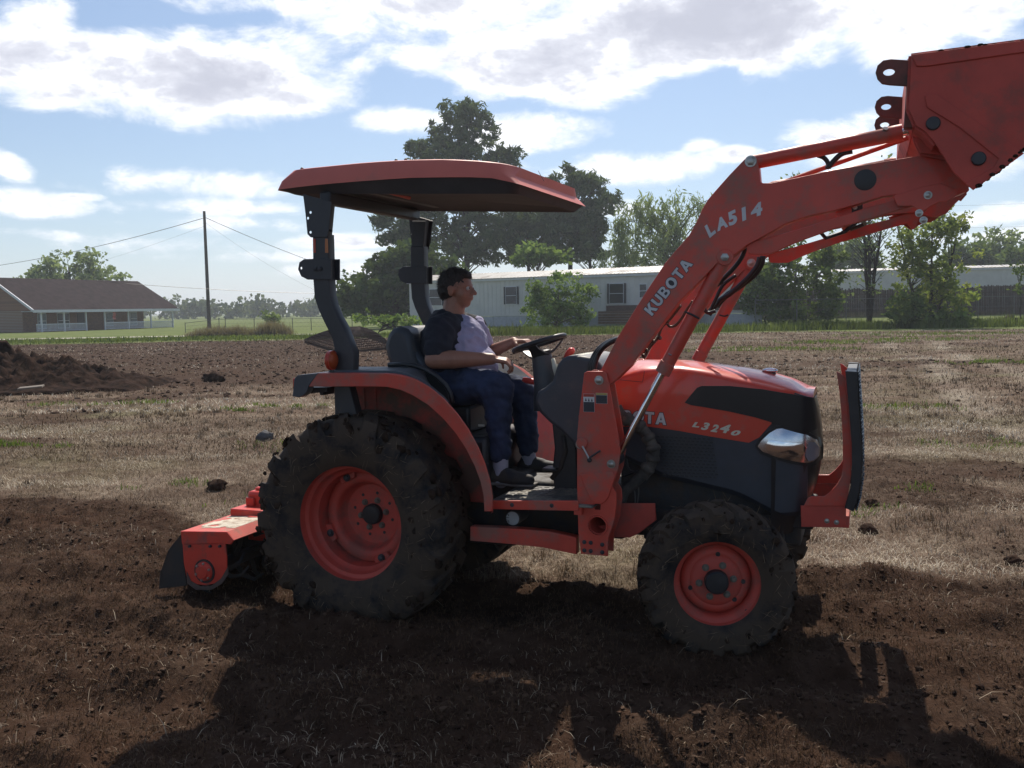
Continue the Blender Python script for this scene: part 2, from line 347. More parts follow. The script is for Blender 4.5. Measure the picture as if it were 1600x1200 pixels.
def ground_mat():
    m = bpy.data.materials.new('field_ground'); m.use_nodes = True; t = NT(m.node_tree); m.node_tree.nodes.clear()
    p = t.n('ShaderNodeBsdfPrincipled', i_Roughness=.95); p.inputs['Specular IOR Level'].default_value = .04
    o = t.n('ShaderNodeOutputMaterial'); t.l(p.outputs[0], o.inputs[0])
    geo = t.n('ShaderNodeNewGeometry'); pos = geo.outputs['Position']
    at = t.n('ShaderNodeAttribute', attribute_name='till'); af = t.n('ShaderNodeAttribute', attribute_name='field')
    nA = t.n('ShaderNodeTexNoise', i_Scale=7.0, i_Detail=11.0, i_Roughness=.72); t.l(pos, nA.inputs['Vector'])
    nB = t.n('ShaderNodeTexNoise', i_Scale=1.1, i_Detail=7.0, i_Roughness=.6); t.l(pos, nB.inputs['Vector'])
    nC = t.n('ShaderNodeTexNoise', i_Scale=.23, i_Detail=6.0, i_Roughness=.62); t.l(pos, nC.inputs['Vector'])
    # straw fibres: stretched noise
    mp = t.n('ShaderNodeMapping'); mp.inputs['Scale'].default_value = (70, 16, 40); mp.inputs['Rotation'].default_value = (0, 0, .5); t.l(pos, mp.inputs[0])
    nD = t.n('ShaderNodeTexNoise', i_Scale=1.0, i_Detail=4.0, i_Distortion=1.2); t.l(mp.outputs[0], nD.inputs['Vector'])
    soil = t.ramp(nA.outputs[0], [(.28, (.013, .0075, .005)), (.5, (.046, .028, .019)), (.66, (.088, .057, .039)), (.85, (.17, .118, .082))])
    soil = t.mix(t.ramp(nB.outputs[0], [(.35, (0, 0, 0)), (.65, (.7, .7, .7))]), soil, (.062, .033, .021))
    dry = t.ramp(nA.outputs[0], [(.25, (.045, .030, .021)), (.48, (.135, .095, .067)), (.62, (.25, .19, .14)), (.8, (.44, .37, .28))])
    dry = t.mix(t.ramp(nD.outputs[0], [(.45, (0, 0, 0)), (.75, (.5, .5, .5))]), dry, (.36, .31, .235))
    dry = t.mix(t.ramp(nB.outputs[0], [(.42, (0, 0, 0)), (.62, (.75, .75, .75))]), dry, (.105, .067, .047))
    mpE = t.n('ShaderNodeMapping'); mpE.inputs['Scale'].default_value = (.30, 1.5, 1); mpE.inputs['Rotation'].default_value = (0, 0, -.32); t.l(pos, mpE.inputs[0])
    nE = t.n('ShaderNodeTexNoise', i_Scale=1.0, i_Detail=6.0, i_Roughness=.65); t.l(mpE.outputs[0], nE.inputs['Vector'])
    dry = t.mix(t.ramp(nE.outputs[0], [(.46, (0, 0, 0)), (.64, (.7, .7, .7))]), dry, (.085, .055, .038))
    atr = t.n('ShaderNodeAttribute', attribute_name='track'); dry = t.mix(t.m('MULTIPLY', atr.outputs['Fac'], .9, clamp=True), dry, (.34, .29, .23))
    gre = t.ramp(nA.outputs[0], [(.3, (.045, .070, .018)), (.7, (.12, .16, .045))])
    dry = t.mix(t.ramp(nC.outputs[0], [(.52, (0, 0, 0)), (.70, (.36, .36, .36))]), dry, gre)
    c = t.mix(at.outputs['Fac'], dry, soil)
    lawn = t.ramp(nB.outputs[0], [(.3, (.060, .092, .026)), (.55, (.10, .135, .042)), (.75, (.17, .18, .070))])
    far = t.ramp(nC.outputs[0], [(.35, (.13, .165, .05)), (.6, (.20, .215, .085))])
    lawn = t.mix(.45, lawn, far)
    c = t.mix(af.outputs['Fac'], lawn, c)
    t.l(c, p.inputs['Base Color'])
    b = t.n('ShaderNodeBump', i_Strength=.9, i_Distance=.03); t.l(t.m('ADD', nA.outputs[0], t.m('MULTIPLY', nD.outputs[0], .35)), b.inputs['Height']); t.l(b.outputs[0], p.inputs['Normal'])
    return m
GM = ground_mat()
ground = link('ground', gm, GM); tag(ground, 'wide field of dark tilled soil and mown dry grass', None, None, 'structure')

def tone_mat(name, stops, trans=.0, rough=.9, spec=.06):
    m = bpy.data.materials.new(name); m.use_nodes = True; t = NT(m.node_tree); m.node_tree.nodes.clear()
    p = t.n('ShaderNodeBsdfPrincipled', i_Roughness=rough); p.inputs['Specular IOR Level'].default_value = spec
    o = t.n('ShaderNodeOutputMaterial'); a = t.n('ShaderNodeAttribute', attribute_name='tone')
    c = t.ramp(a.outputs['Fac'], stops); t.l(c, p.inputs['Base Color'])
    if trans > 0:
        tr = t.n('ShaderNodeBsdfTranslucent'); t.l(t.mix(.35, c, (.30, .38, .04) if trans > .1 else (.3, .25, .1)), tr.inputs[0])
        mx = t.n('ShaderNodeMixShader'); mx.inputs[0].default_value = trans; t.l(p.outputs[0], mx.inputs[1]); t.l(tr.outputs[0], mx.inputs[2]); t.l(mx.outputs[0], o.inputs[0])
    else: t.l(p.outputs[0], o.inputs[0])
    return m

# ------------------------------------------------------------ straw, grass blades and clods (nobody could count them)
FIBRE = tone_mat('root_fibre', [(0, (.045, .024, .014)), (.4, (.115, .066, .040)), (.75, (.21, .135, .085)), (1, (.42, .32, .22))], .06, .8, .08)
def blades(name, X, Y, length, width, lean, mat, tone, label, seed=0, zoff=0.0):
    r = np.random.default_rng(seed+50); n = len(X)
    z = ground_h(X, Y)+zoff; a = r.random(n)*2*math.pi
    L_ = length*(.5+r.random(n)); w = width*(.6+.8*r.random(n)); ln = lean+(.5*r.random(n)-.25)   # lean: 0 upright, 1 flat
    ln = np.clip(ln, .02, .97)
    dx = np.cos(a); dy = np.sin(a); px = -dy*w; py = dx*w
    h = L_*np.cos(ln*math.pi/2); g = L_*np.sin(ln*math.pi/2)
    b = np.stack([X, Y, z-.01], 1)
    mid = np.stack([X+dx*g*.45, Y+dy*g*.45, z+h*.62+.004], 1); top = np.stack([X+dx*g, Y+dy*g, z+h*(1-.25*ln)+.004], 1)
    P = np.stack([px, py, 0*px], 1)
    v = np.concatenate([b-P, b+P, mid+P*.8, mid-P*.8, top], 0)
    i = np.arange(n)
    f1 = np.stack([i, i+n, i+2*n, i+3*n], 1)
    me = bpy.data.meshes.new(name)
    # quads + tip triangles stored as degenerate-free two mesh parts
    tri = np.stack([i+3*n, i+2*n, i+4*n], 1)
    me.vertices.add(5*n); me.vertices.foreach_set('co', v.astype(np.float32).ravel())
    li = np.concatenate([f1.ravel(), tri.ravel()]).astype(np.int32)
    me.loops.add(len(li)); me.loops.foreach_set('vertex_index', li)
    me.polygons.add(2*n); me.polygons.foreach_set('loop_start', np.concatenate([np.arange(0, 4*n, 4), 4*n+np.arange(0, 3*n, 3)]).astype(np.int32))
    me.update(calc_edges=True)
    attr(me, 'tone', np.tile(np.clip(tone, 0, 1), 5))
    o = link(name, me, mat); tag(o, label, None, None, 'stuff'); return o
STRAW = tone_mat('dry_straw', [(0, (.055, .033, .021)), (.35, (.15, .10, .067)), (.7, (.35, .28, .20)), (1, (.66, .58, .45))], .06, .75, .12)
GREEN = tone_mat('field_weed_green', [(0, (.05, .08, .02)), (.5, (.11, .17, .035)), (1, (.22, .30, .07))], .3)
def scatter(n, y0, y1, power=1.0, spread=.66):
    r = rng.random(n)**power; Y = y0+(y1-y0)*r; X = (rng.random(n)*2-1)*(Y*spread+1.2); return X, Y
X, Y = scatter(350000, 2.9, 15, 1.35); t_ = till_mask(X, Y); keep = rng.random(len(X)) > t_*.84; X, Y, t_ = X[keep], Y[keep], t_[keep]
blades('dry_straw', X, Y, .036+.026*(1-t_), .0011+.0006*(Y/8), .74, STRAW, .48+.30*(rng.random(len(X))-.5)*2-.40*t_*(.3+1.0*rng.random(len(X)))+.22*track_mask(X, Y)+.55*fbm(X, Y, .8, 3, 6)+.6*fbm(X, Y, 2.6, 3, 46)+.6*fbm(X*.3+Y*.1, Y*1.3, 1.1, 4, 66)*(1-t_), 'fine dry straw litter lying over the near soil', 1)
X, Y = scatter(230000, 2.9, 8.5, 1.25); t_ = till_mask(X, Y); k = (rng.random(len(X)) < t_*.95) & (fbm(X, Y, .30, 4, 91, .6) > -.16); X, Y = X[k], Y[k]
blades('soil_fibres', X, Y, .020+.014*rng.random(len(X)), .0010+.0003*Y/4, .70, FIBRE, .16+.30*rng.random(len(X))**1.3+.30*fbm(X, Y, .7, 4, 92), 'short brown root fibres matted through the tilled soil', 12)
cxy = scatter(1500, 5.5, 24, 1.2); cx_ = np.repeat(cxy[0], 26); cy_ = np.repeat(cxy[1], 26); X = cx_+rng.normal(size=len(cx_))*.035; Y = cy_+rng.normal(size=len(cx_))*.035; k = (till_mask(X, Y) < .5) & (np.repeat(fbm(cxy[0], cxy[1], 2.2, 3, 19), 26) > -.02); X, Y = X[k], Y[k]
blades('grass_tufts', X, Y, .055+.0015*Y, .0014+.00018*Y, .42, STRAW, .30+.7*(rng.random(len(X))-.35), 'small tufts of standing dry grass in the mown field', 9)
X, Y = scatter(1100, 2.9, 9, 1.2); blades('long_straw', X, Y, .085, .0015, .85, STRAW, .45+.35*rng.random(len(X)), 'longer pale straw stalks lying on the near soil', 2)
X, Y = scatter(150000, 11, 58, 1.3, .64); t_ = till_mask(X, Y); fm_ = field_mask(X, Y); keep = (rng.random(len(X)) > t_*.85) & (fm_ > .5); X, Y = X[keep], Y[keep]
blades('dry_grass', X, Y, .045+.0009*Y, .002+.00022*Y, .62, STRAW, .45+.25*(rng.random(len(X))-.5)+.85*fbm(X, Y, 2.0, 4, 6)+.9*fbm(X*.3+Y*.1, Y*1.3, 1.1, 4, 66)+.3*track_mask(X, Y), 'mown dry grass stubble over the middle field', 3)
# green weed patches
def patch(cx, cy, rx, ry, n, ln, wd):
    a = rng.random(n)*6.283; r = np.sqrt(rng.random(n)); return cx+rx*r*np.cos(a), cy+ry*r*np.sin(a)
PX = []; PY = []
for (cx, cy, rx, ry, n) in [(-4.9, 15.9, .5, .3, 900), (-4.2, 16.6, .9, .35, 700), (-9.2, 15.0, .6, .4, 400), (-3.6, 9.4, .5, .3, 260), (-6.2, 11.9, .7, .3, 500), (-2.7, 8.4, .45, .2, 160), (-6.9, 12.2, .7, .25, 400),
                            (9, 34, 4, 1.6, 1800), (16, 40, 5, 2, 2200), (13, 25, 1.5, .8, 700), (3.9, 8.1, .5, .3, 300), (3.1, 7.3, .4, .25, 260), (5.5, 11, .7, .5, 350), (6.5, 15, 1, .5, 500), (2.9, 6.3, .25, .2, 130), (4.6, 5.4, .25, .2, 90), (22, 46, 6, 2, 2000), (-8, 18, 1.5, .5, 500), (-3, 12, 1.2, .5, 260)]:
    x, y = patch(cx, cy, rx, ry, n, 0, 0); PX.append(x); PY.append(y)
X = np.concatenate(PX); Y = np.concatenate(PY); kk = fbm(X, Y, .5, 4, 61) > -.02; X, Y = X[kk], Y[kk]
blades('green_weed', X, Y, .035+.0025*Y, .0018+.0003*Y, .5, GREEN, .45+.4*(rng.random(len(X))-.5), 'low green weeds coming up in patches of the dry field', 4)

def clod_cloud(name, X, Y, size, mat, label, seed=0, sink=.25):
    r = np.random.default_rng(seed); n = len(X)
    b = bmesh.new(); bmesh.ops.create_icosphere(b, subdivisions=1, radius=1); bv = np.array([v.co[:] for v in b.verts]); bf = np.array([[v.index for v in f.verts] for f in b.faces]); b.free()
    k = len(bv); z = ground_h(X, Y)
    dist = 1+.38*(r.random((n, k, 1))-.5)*2
    sc = (size*(.35+1.1*r.random(n)**2.2))[:, None, None]*np.stack([.8+.5*r.random(n), .8+.5*r.random(n), .55+.3*r.random(n)], 1)[:, None, :]
    a = r.random(n)*6.28; c, s = np.cos(a), np.sin(a)
    q = bv[None]*dist*sc; qx = q[..., 0]*c[:, None]-q[..., 1]*s[:, None]; qy = q[..., 0]*s[:, None]+q[..., 1]*c[:, None]
    v = np.stack([qx+X[:, None], qy+Y[:, None], q[..., 2]+(z+sc[:, 0, 2]*sink)[:, None]], 2).reshape(-1, 3)
    f = (bf[None]+(np.arange(n)*k)[:, None, None]).reshape(-1, 3)
    me = npmesh(name, v, f); me.polygons.foreach_set('use_smooth', [False]*len(me.polygons))
    attr(me, 'tone', np.repeat(r.random(n), k))
    o = link(name, me, mat); tag(o, label, None, None, 'stuff'); return o
SOILC = tone_mat('soil_clod', [(0, (.028, .015, .010)), (.6, (.056, .032, .021)), (1, (.10, .062, .041))], 0, .95, .1)
X, Y = scatter(40000, 2.8, 12, 1.3); t_ = till_mask(X, Y); k = rng.random(len(X)) < t_*(.35+1.6*np.maximum(0, fbm(X, Y, .5, 3, 77)+.2)); clod_cloud('soil_clods', X[k], Y[k], .0105, SOILC, 'loose crumbs of dark soil over the near tilled ground', 3)
X, Y = scatter(700, 2.8, 13, 1.3); t_ = till_mask(X, Y); k = rng.random(len(X)) < t_*.9; clod_cloud('large_soil_clods', X[k], Y[k], .019, SOILC, 'larger clods of soil turned up by the tiller', 4)
X, Y = scatter(16000, 16, 58, 1.2, .64); t_ = till_mask(X, Y); k = (rng.random(len(X)) < t_) & (field_mask(X, Y) > .6); clod_cloud('far_soil_clods', X[k], Y[k], .042, SOILC, 'turned soil clods over the far ploughed plot', 5)
# a few clods that stand out singly
def clod(u, v, size, label, name='dirt_clod', col=None):
    d = ray(u, v); P = CAMP-d*CZ/d[2]
    b = bmesh.new(); bmesh.ops.create_icosphere(b, subdivisions=3, radius=size)
    for w in b.verts:
        q = w.co.normalized(); k = 1+.55*float(fbm(np.array([q.x*3+u]), np.array([q.y*3+q.z*4+v]), .9, 4, 3)[0])
        w.co = Vector((w.co.x*k*1.1, w.co.y*k, w.co.z*k*.8))
    me = bpy.data.meshes.new(name); b.to_mesh(me); b.free()
    o = link(name, me, col or SOILB, None, 180); o.location = (P[0], P[1], float(ground_h(P[0], P[1]))+size*.35)
    tag(o, label, 'dirt clod' if col is None else 'stone'); return o
SOILB = pmat('soil_block', (.050, .030, .021), .95, var=.5, vscale=9, bump=.02, bscale=14, spec=.05)
STONE = pmat('field_stone', (.085, .082, .085), .9, var=.3, vscale=6, bump=.02, bscale=9)
clod(339, 757, .085, 'dark lump of soil on the dry grass above the tiller')
clod(1356, 829, .065, 'dark clod on the dry grass just below the front guard')
clod(1363, 792, .05, 'small clod beside the foot of the black guard frame')
clod(414, 682, .10, 'small grey stone on the dry grass left of the rear tyre', 'field_stone', STONE)
clod(335, 595, .22, 'dark soil heap lump in front of the far ploughed plot')
clod(1583, 880, .05, 'dark clod at the right edge beside the tilled band')
clod(1578, 506, .45, 'dark round lump on the green verge at the far right')

# ------------------------------------------------------------ dirt pile at the left
def dirt_pile():
    x = np.linspace(-21, -8.3, 210); y = np.linspace(18.6, 29, 130); A, B = np.meshgrid(x, y, indexing='ij')
    h = 0.98*np.exp(-((A+13.9)/1.9)**2-((B-23)/2.2)**2) + .86*np.exp(-((A+17.0)/2.2)**2-((B-23.3)/2.4)**2) + .40*np.exp(-((A+11.3)/1.5)**2-((B-22.6)/1.7)**2) + .17*np.exp(-((A+8.7)/2.0)**2-((B-22.4)/1.3)**2)
    nn = fbm(A, B, .9, 5, 21, .6); h = h*(1+.55*nn)+.42*fbm(A, B, .33, 4, 25, .62)*sstep(.05, .4, h)
    edge = np.minimum(np.minimum(A+21, -8.3-A), np.minimum(B-18.6, 29-B)); h = np.where(h < .06, -.15, h)*sstep(0, .6, edge)-.12*(1-sstep(0, .6, edge))
    z = ground_h(A, B)+h; n1_, n2_ = A.shape; i = np.arange(n1_*n2_).reshape(n1_, n2_)
    f = np.stack([i[:-1, :-1].ravel(), i[1:, :-1].ravel(), i[1:, 1:].ravel(), i[:-1, 1:].ravel()], 1)
    me = npmesh('dirt_pile', np.stack([A.ravel(), B.ravel(), z.ravel()], 1), f)
    o = link('dirt_pile', me, SOILP, None, 180); tag(o, 'heap of dark dug soil at the left edge of the field', 'dirt pile')
SOILP = pmat('pile_soil', (.030, .017, .012), .97, var=.6, vscale=5, dirt=(.055, .034, .023), damt=.3, dscale=3, bump=.05, bscale=7, spec=.04)
dirt_pile()
bd = MB().box((-.24, -.10, -.02), (.24, .10, .02)); P = G(48, 597, 19.3)
o = bd.obj('wooden_board', pmat('pale_board', (.17, .14, .11), .8), None, bev=.008); o.location = (P.x, P.y, .22); o.rotation_euler = (.1, -.08, .2)
tag(o, 'short pale board lying at the foot of the soil heap', 'board')

# ------------------------------------------------------------ gravel drive
gxs = np.linspace(-75, -12, 60); ww = np.interp(gxs, [-75, -30, -22, -12], [1.6, 1.5, .9, .2])
yc = 70+.3*np.sin(gxs*.2)
v = np.concatenate([np.stack([gxs, yc-ww, 0*gxs+.02], 1), np.stack([gxs, yc+ww, 0*gxs+.02], 1)]); i = np.arange(59)
o = link('gravel_drive', npmesh('gravel_drive', v, np.stack([i, i+1, i+61, i+60], 1)), pmat('pale_gravel', (.46, .42, .35), .95, var=.2, vscale=2)); tag(o, 'pale gravel drive crossing the lawn before the brick house', None, None, 'structure')

# ------------------------------------------------------------ foliage
def leafmesh(name, C, leaf, mat, seed, parent, per=22, rad=.55, aspect=1.6, droop=0., tone=None, flat=0.):
    """C (n,4): clump centres and radius factor"""
    r = np.random.default_rng(seed); n = len(C)
    ctr = np.repeat(C[:, :3], per, 0); rf = np.repeat(C[:, 3], per)
    N = n*per
    g = r.normal(size=(N, 3)); g /= np.linalg.norm(g, axis=1)[:, None]; g *= (r.random(N)**.45)[:, None]
    off = g*(rad*rf)[:, None]*np.array([1, 1, .75]); off[:, 2] -= droop*r.random(N)
    p = ctr+off
    a = r.normal(size=(N, 3)); a[:, 2] = a[:, 2]*(1-flat)-droop*1.2; a /= np.linalg.norm(a, axis=1)[:, None]
    b = np.cross(a, r.normal(size=(N, 3))); b /= np.linalg.norm(b, axis=1)[:, None]
    s = leaf*(.45+1.1*r.random(N)**1.4)[:, None]; a = a*s*aspect*.5; b = b*s*.5/aspect**.3
    v = np.concatenate([p-a, p+b, p+a, p-b], 0); i = np.arange(N)
    me = npmesh(name, v, np.stack([i, i+N, i+2*N, i+3*N], 1))
    tc_ = np.repeat(r.random(n) if tone is None else tone, per)
    attr(me, 'tone', np.tile(np.clip(tc_*.75+.25*r.random(N), 0, 1), 4))
    return link(name, me, mat, parent)
def clumps(ells, n, seed, shell=.35, thr=-.10):
    """ells in image pixels: (u, v, ru, rv, Y) -> clump centres in world space"""
    r = np.random.default_rng(seed); w = np.array([e[2]*e[3] for e in ells], float); w /= w.sum(); out_ = []
    for e, wi in zip(ells, w):
        k = max(3, int(n*wi)); c = G(e[0], e[1], e[4]); rx = e[2]/F*e[4]; rz = e[3]/F*e[4]; ry = max(rx, rz)*.8
        g = r.normal(size=(k, 3)); g /= np.linalg.norm(g, axis=1)[:, None]; g *= (shell+(1-shell)*r.random(k)**.6)[:, None]
        out_.append(np.stack([c.x+g[:, 0]*rx, c.y+g[:, 1]*ry, c.z+g[:, 2]*rz, .5+1.0*r.random(k)], 1))
    C = np.concatenate(out_); sc_ = max(.6, .012*ells[0][4])
    n_ = fbm(C[:, 0]+C[:, 1]*.7, C[:, 2]*1.1-C[:, 1]*.5, sc_*1.6, 3, seed % 40)
    return C[(n_ > thr) | (r.random(len(C)) < .25)]
BARK = pmat('bark', (.045, .036, .030), .95, var=.35, bump=.03, bscale=6, spec=.1)
BARKP = pmat('pale_bark', (.15, .13, .11), .95, var=.3, bump=.02, bscale=6)
LM = {
 'pine': tone_mat('pine_needles', [(0, (0.031, 0.055, 0.031)), (.5, (0.069, 0.108, 0.053)), (1, (0.146, 0.195, 0.094))], .2),
 'dark': tone_mat('dark_oak_leaves', [(0, (0.019, 0.041, 0.016)), (.5, (0.043, 0.084, 0.027)), (1, (0.101, 0.162, 0.047))], .22),
 'willow': tone_mat('grey_green_leaves', [(0, (0.097, 0.140, 0.065)), (.5, (0.184, 0.248, 0.108)), (1, (0.324, 0.389, 0.173))], .42),
 'fig': tone_mat('fresh_green_leaves', [(0, (0.049, 0.097, 0.026)), (.5, (0.114, 0.203, 0.052)), (1, (0.259, 0.373, 0.114))], .42),
 'yellow': tone_mat('yellow_green_leaves', [(0, (0.075, 0.127, 0.034)), (.5, (0.203, 0.263, 0.060)), (1, (0.423, 0.423, 0.101))], .5),
 'mid': tone_mat('mid_green_leaves', [(0, (0.036, 0.072, 0.024)), (.5, (0.081, 0.137, 0.040)), (1, (0.177, 0.258, 0.072))], .32),
 'far': tone_mat('far_wood_leaves', [(0, (0.046, 0.077, 0.040)), (.5, (0.085, 0.123, 0.062)), (1, (0.169, 0.193, 0.092))], .2)}
def tree(name, label, cat, base, ells, n, leaf, mat, seed, trunk=(.3, .1), tops=None, per=22, rad=.6, aspect=1.6, droop=0., bark=None, nlimb=18, group=None, shell=.35, top_frac=.8, limbr=.06, stems=None):
    r = np.random.default_rng(seed)
    bx = G(*base); gz = float(ground_h(bx.x, bx.y)); root = empty(name, Matrix.Translation((bx.x, bx.y, gz)), label, cat, group)
    C = clumps(ells, n, seed, shell, -.26 if mat in ('pine', 'dark') else -.12); C[:, :3] -= np.array([bx.x, bx.y, gz]); C = C[C[:, 2] > .1]
    cen = C[:, :3].mean(0); top = C[:, 2].max()*top_frac
    mb = MB()
    stems = stems or [(0, 0, 0)]
    axes = []
    for (sx, sy, sl_) in stems:
        pts = []
        for k in range(7):
            f = k/6; pts.append((sx*(1+f*2)+cen[0]*f*.9+.12*r.normal()*f+sl_*f, sy*(1+f*2)+cen[1]*f*.5+.12*r.normal()*f, -.2+top*f+.2*f))
        axes.append(pts); mb.tube(pts, [trunk[0]*(1-f/6)+trunk[1]*f/6*.5 for f in range(7)], 8)
    mb.obj('trunk', bark or BARK, root, 180)
    lb = MB(); idx = r.choice(len(C), min(nlimb, len(C)), replace=False)
    for q in idx:
        c = Vector(C[q, :3]); pts = axes[int(r.integers(len(axes)))]; f = min(.95, max(.15, (c.z*.72)/max(top, .1))); k = f*6; a = Vector(pts[int(k)]).lerp(Vector(pts[min(6, int(k)+1)]), k-int(k))
        m_ = a.lerp(c, .5)+Vector((0, 0, .08*(c-a).length*(1 if droop == 0 else 2)))
        lb.tube([a, a.lerp(m_, .5), m_, m_.lerp(c, .6), c], [limbr, limbr*.8, limbr*.6, limbr*.4, limbr*.15], 5, cap=False)
    if nlimb: lb.obj('limbs', bark or BARK, root, 180)
    h = C[:, 2]; leafmesh('crown', C, leaf, LM[mat], seed+1, root, per, rad, aspect, droop)
    return root
# far treeline: reads as one wood
def far_wood():
    Cs = []; r = np.random.default_rng(91)
    for x in np.arange(-560, 620, 5.0):
        Y_ = 330+40*math.sin(x*.011)+r.normal()*14; hh = (4.9+2.2*r.random()+(2.0 if (int(x/5) % 9) == 0 else 0))
        k = int(16+hh*2); g = r.normal(size=(k, 3)); g /= np.linalg.norm(g, axis=1)[:, None]; g *= (.3+.7*r.random(k))[:, None]
        Cs.append(np.stack([x+g[:, 0]*6, Y_+g[:, 1]*5, hh*.46+g[:, 2]*hh*.52, 1+.6*r.random(k)], 1))
    C = np.concatenate(Cs); C = C[C[:, 2] > 0]
    o = leafmesh('distant_wood', C, 1.1, LM['far'], 5, None, 12, 1.7, 1.2); tag(o, 'hazy line of distant trees along the horizon', None, None, 'stuff')
far_wood()
# individual trees
tree('spreading_tree', 'loose pale green tree rising behind the brick house roof', 'tree', (110, 500, 138), [(70, 425, 28, 26, 138), (108, 412, 36, 26, 138), (150, 418, 24, 26, 140), (45, 432, 18, 12, 136), (110, 440, 70, 16, 138), (190, 437, 16, 9, 138)], 190, .40, 'willow', 11, (.5, .2), per=26, rad=1.0, nlimb=24)
tree('oak_tree', 'broad dark evergreen tree left of the driver behind the canopy post', 'tree', (610, 500, 84), [(600, 452, 72, 46, 84), (560, 468, 42, 30, 84), (640, 425, 46, 44, 84), (690, 450, 50, 46, 84), (610, 415, 34, 26, 84), (650, 400, 30, 22, 86)], 620, .34, 'dark', 12, (.45, .2), per=30, rad=.75, aspect=1.4)
tree('pine_tree', 'tallest pine rising above the canopy roof', 'tree', (728, 500, 108), [(722, 178, 44, 22, 108), (725, 215, 60, 30, 108), (700, 248, 62, 26, 106), (775, 258, 38, 26, 108), (655, 232, 22, 16, 106), (800, 245, 16, 14, 108), (735, 290, 74, 28, 108), (700, 340, 70, 26, 108), (790, 350, 50, 30, 110), (675, 200, 10, 14, 108), (730, 165, 8, 10, 108), (716, 380, 60, 24, 108), (760, 392, 50, 20, 108)], 780, .27, 'pine', 13, (.42, .14), per=34, rad=.62, aspect=2.6, nlimb=90, limbr=.085, group=None, shell=.25, top_frac=.97)
tree('pine_tree', 'pine with ragged boughs seen left of the far roof post', 'tree', (648, 500, 100), [(600, 345, 22, 12, 100), (612, 372, 28, 12, 100), (640, 350, 26, 22, 100), (650, 385, 30, 20, 100), (592, 352, 12, 7, 100), (665, 330, 22, 16, 100)], 170, .27, 'pine', 14, (.3, .1), per=34, rad=.6, aspect=2.6, nlimb=26, shell=.2, top_frac=.9)
tree('pine_tree', 'rounded pine standing right of the canopy roof tip', 'tree', (888, 500, 104), [(888, 285, 34, 22, 104), (915, 290, 34, 24, 104), (930, 322, 40, 24, 104), (890, 330, 44, 28, 104), (862, 300, 22, 16, 104), (905, 362, 46, 22, 104), (950, 312, 20, 14, 104), (885, 262, 8, 10, 104), (860, 350, 30, 20, 104)], 340, .27, 'pine', 15, (.36, .12), per=34, rad=.62, aspect=2.6, nlimb=60, limbr=.08, shell=.25, top_frac=.95)
tree('pine_tree', 'slim dark pine directly behind the left end of the white trailer', 'tree', (828, 500, 102), [(820, 345, 34, 20, 102), (828, 375, 40, 20, 102), (815, 400, 34, 16, 102), (850, 392, 30, 14, 102), (790, 360, 30, 20, 102), (860, 365, 34, 20, 102)], 330, .27, 'pine', 16, (.3, .12), per=34, rad=.6, aspect=2.6, nlimb=26, shell=.3, top_frac=.9)
tree('pine_tree', 'bare trunked pine between the round pine and the willow', 'tree', (928, 500, 103), [(925, 345, 26, 18, 103), (918, 378, 26, 14, 103), (935, 395, 22, 10, 103), (900, 395, 34, 14, 103)], 150, .27, 'pine', 17, (.3, .14), per=32, rad=.6, aspect=2.6, nlimb=20, shell=.3, top_frac=.9)
tree('leafy_tree', 'small pale green tree in front of the pine trunks above the trailer', 'tree', (840, 500, 92), [(838, 395, 30, 14, 92), (865, 402, 24, 10, 92), (820, 405, 20, 8, 92)], 90, .34, 'fig', 18, (.14, .06), per=22, rad=.6, nlimb=14)
tree('willow_tree', 'grey green weeping tree left of the red loader arm', 'tree', (1060, 500, 96), [(985, 340, 40, 26, 96), (1040, 330, 52, 36, 96), (1095, 318, 42, 28, 96), (1000, 385, 62, 34, 96), (1075, 380, 70, 40, 96), (1130, 350, 44, 36, 96), (965, 400, 30, 22, 96), (1150, 400, 50, 30, 96)], 420, .19, 'willow', 19, (.5, .2), per=44, rad=.8, aspect=3.4, droop=1.1, nlimb=40, limbr=.09, shell=.25)
tree('leafy_tree', 'dark green tree filling the gap under the raised loader arm', 'tree', (1240, 515, 63), [(1225, 440, 42, 44, 63), (1275, 430, 44, 40, 63), (1245, 400, 50, 26, 63), (1295, 470, 24, 34, 63), (1190, 450, 36, 40, 63), (1235, 480, 66, 30, 63), (1300, 400, 26, 20, 63)], 500, .19, 'mid', 20, (.12, .05), per=30, rad=.5, bark=BARKP, nlimb=24, limbr=.035, stems=[(0, 0, .4), (.5, .1, 1.0), (-.6, .1, -.6)], top_frac=.9)
tree('slender_tree', 'thin leaved tree with bare twigs rising above the loader arm', 'tree', (1358, 508, 62), [(1360, 350, 60, 34, 62), (1335, 380, 40, 30, 62), (1385, 400, 36, 30, 62), (1400, 260, 34, 26, 62), (1240, 275, 14, 8, 70), (1345, 445, 30, 26, 62), (1330, 330, 34, 22, 62)], 170, .15, 'willow', 21, (.16, .05), per=10, rad=.5, nlimb=80, limbr=.028, shell=.2, top_frac=.95, stems=[(0, 0, 0), (.1, 0, -1.0), (0, .1, 1.3)])
tree('leafy_tree', 'bright yellow green tree right of the front guard near the fence', 'tree', (1452, 512, 60), [(1450, 380, 48, 46, 60), (1420, 400, 34, 40, 60), (1480, 350, 32, 34, 60), (1440, 440, 58, 36, 60), (1490, 425, 40, 30, 60), (1505, 460, 30, 22, 60), (1470, 475, 50, 24, 60), (1410, 470, 26, 30, 60), (1520, 400, 14, 14, 60)], 400, .17, 'yellow', 22, (.13, .05), per=24, rad=.48, nlimb=70, limbr=.03, shell=.2, top_frac=.95, stems=[(0, 0, 0), (.4, .1, .8), (-.5, .1, -.8)])
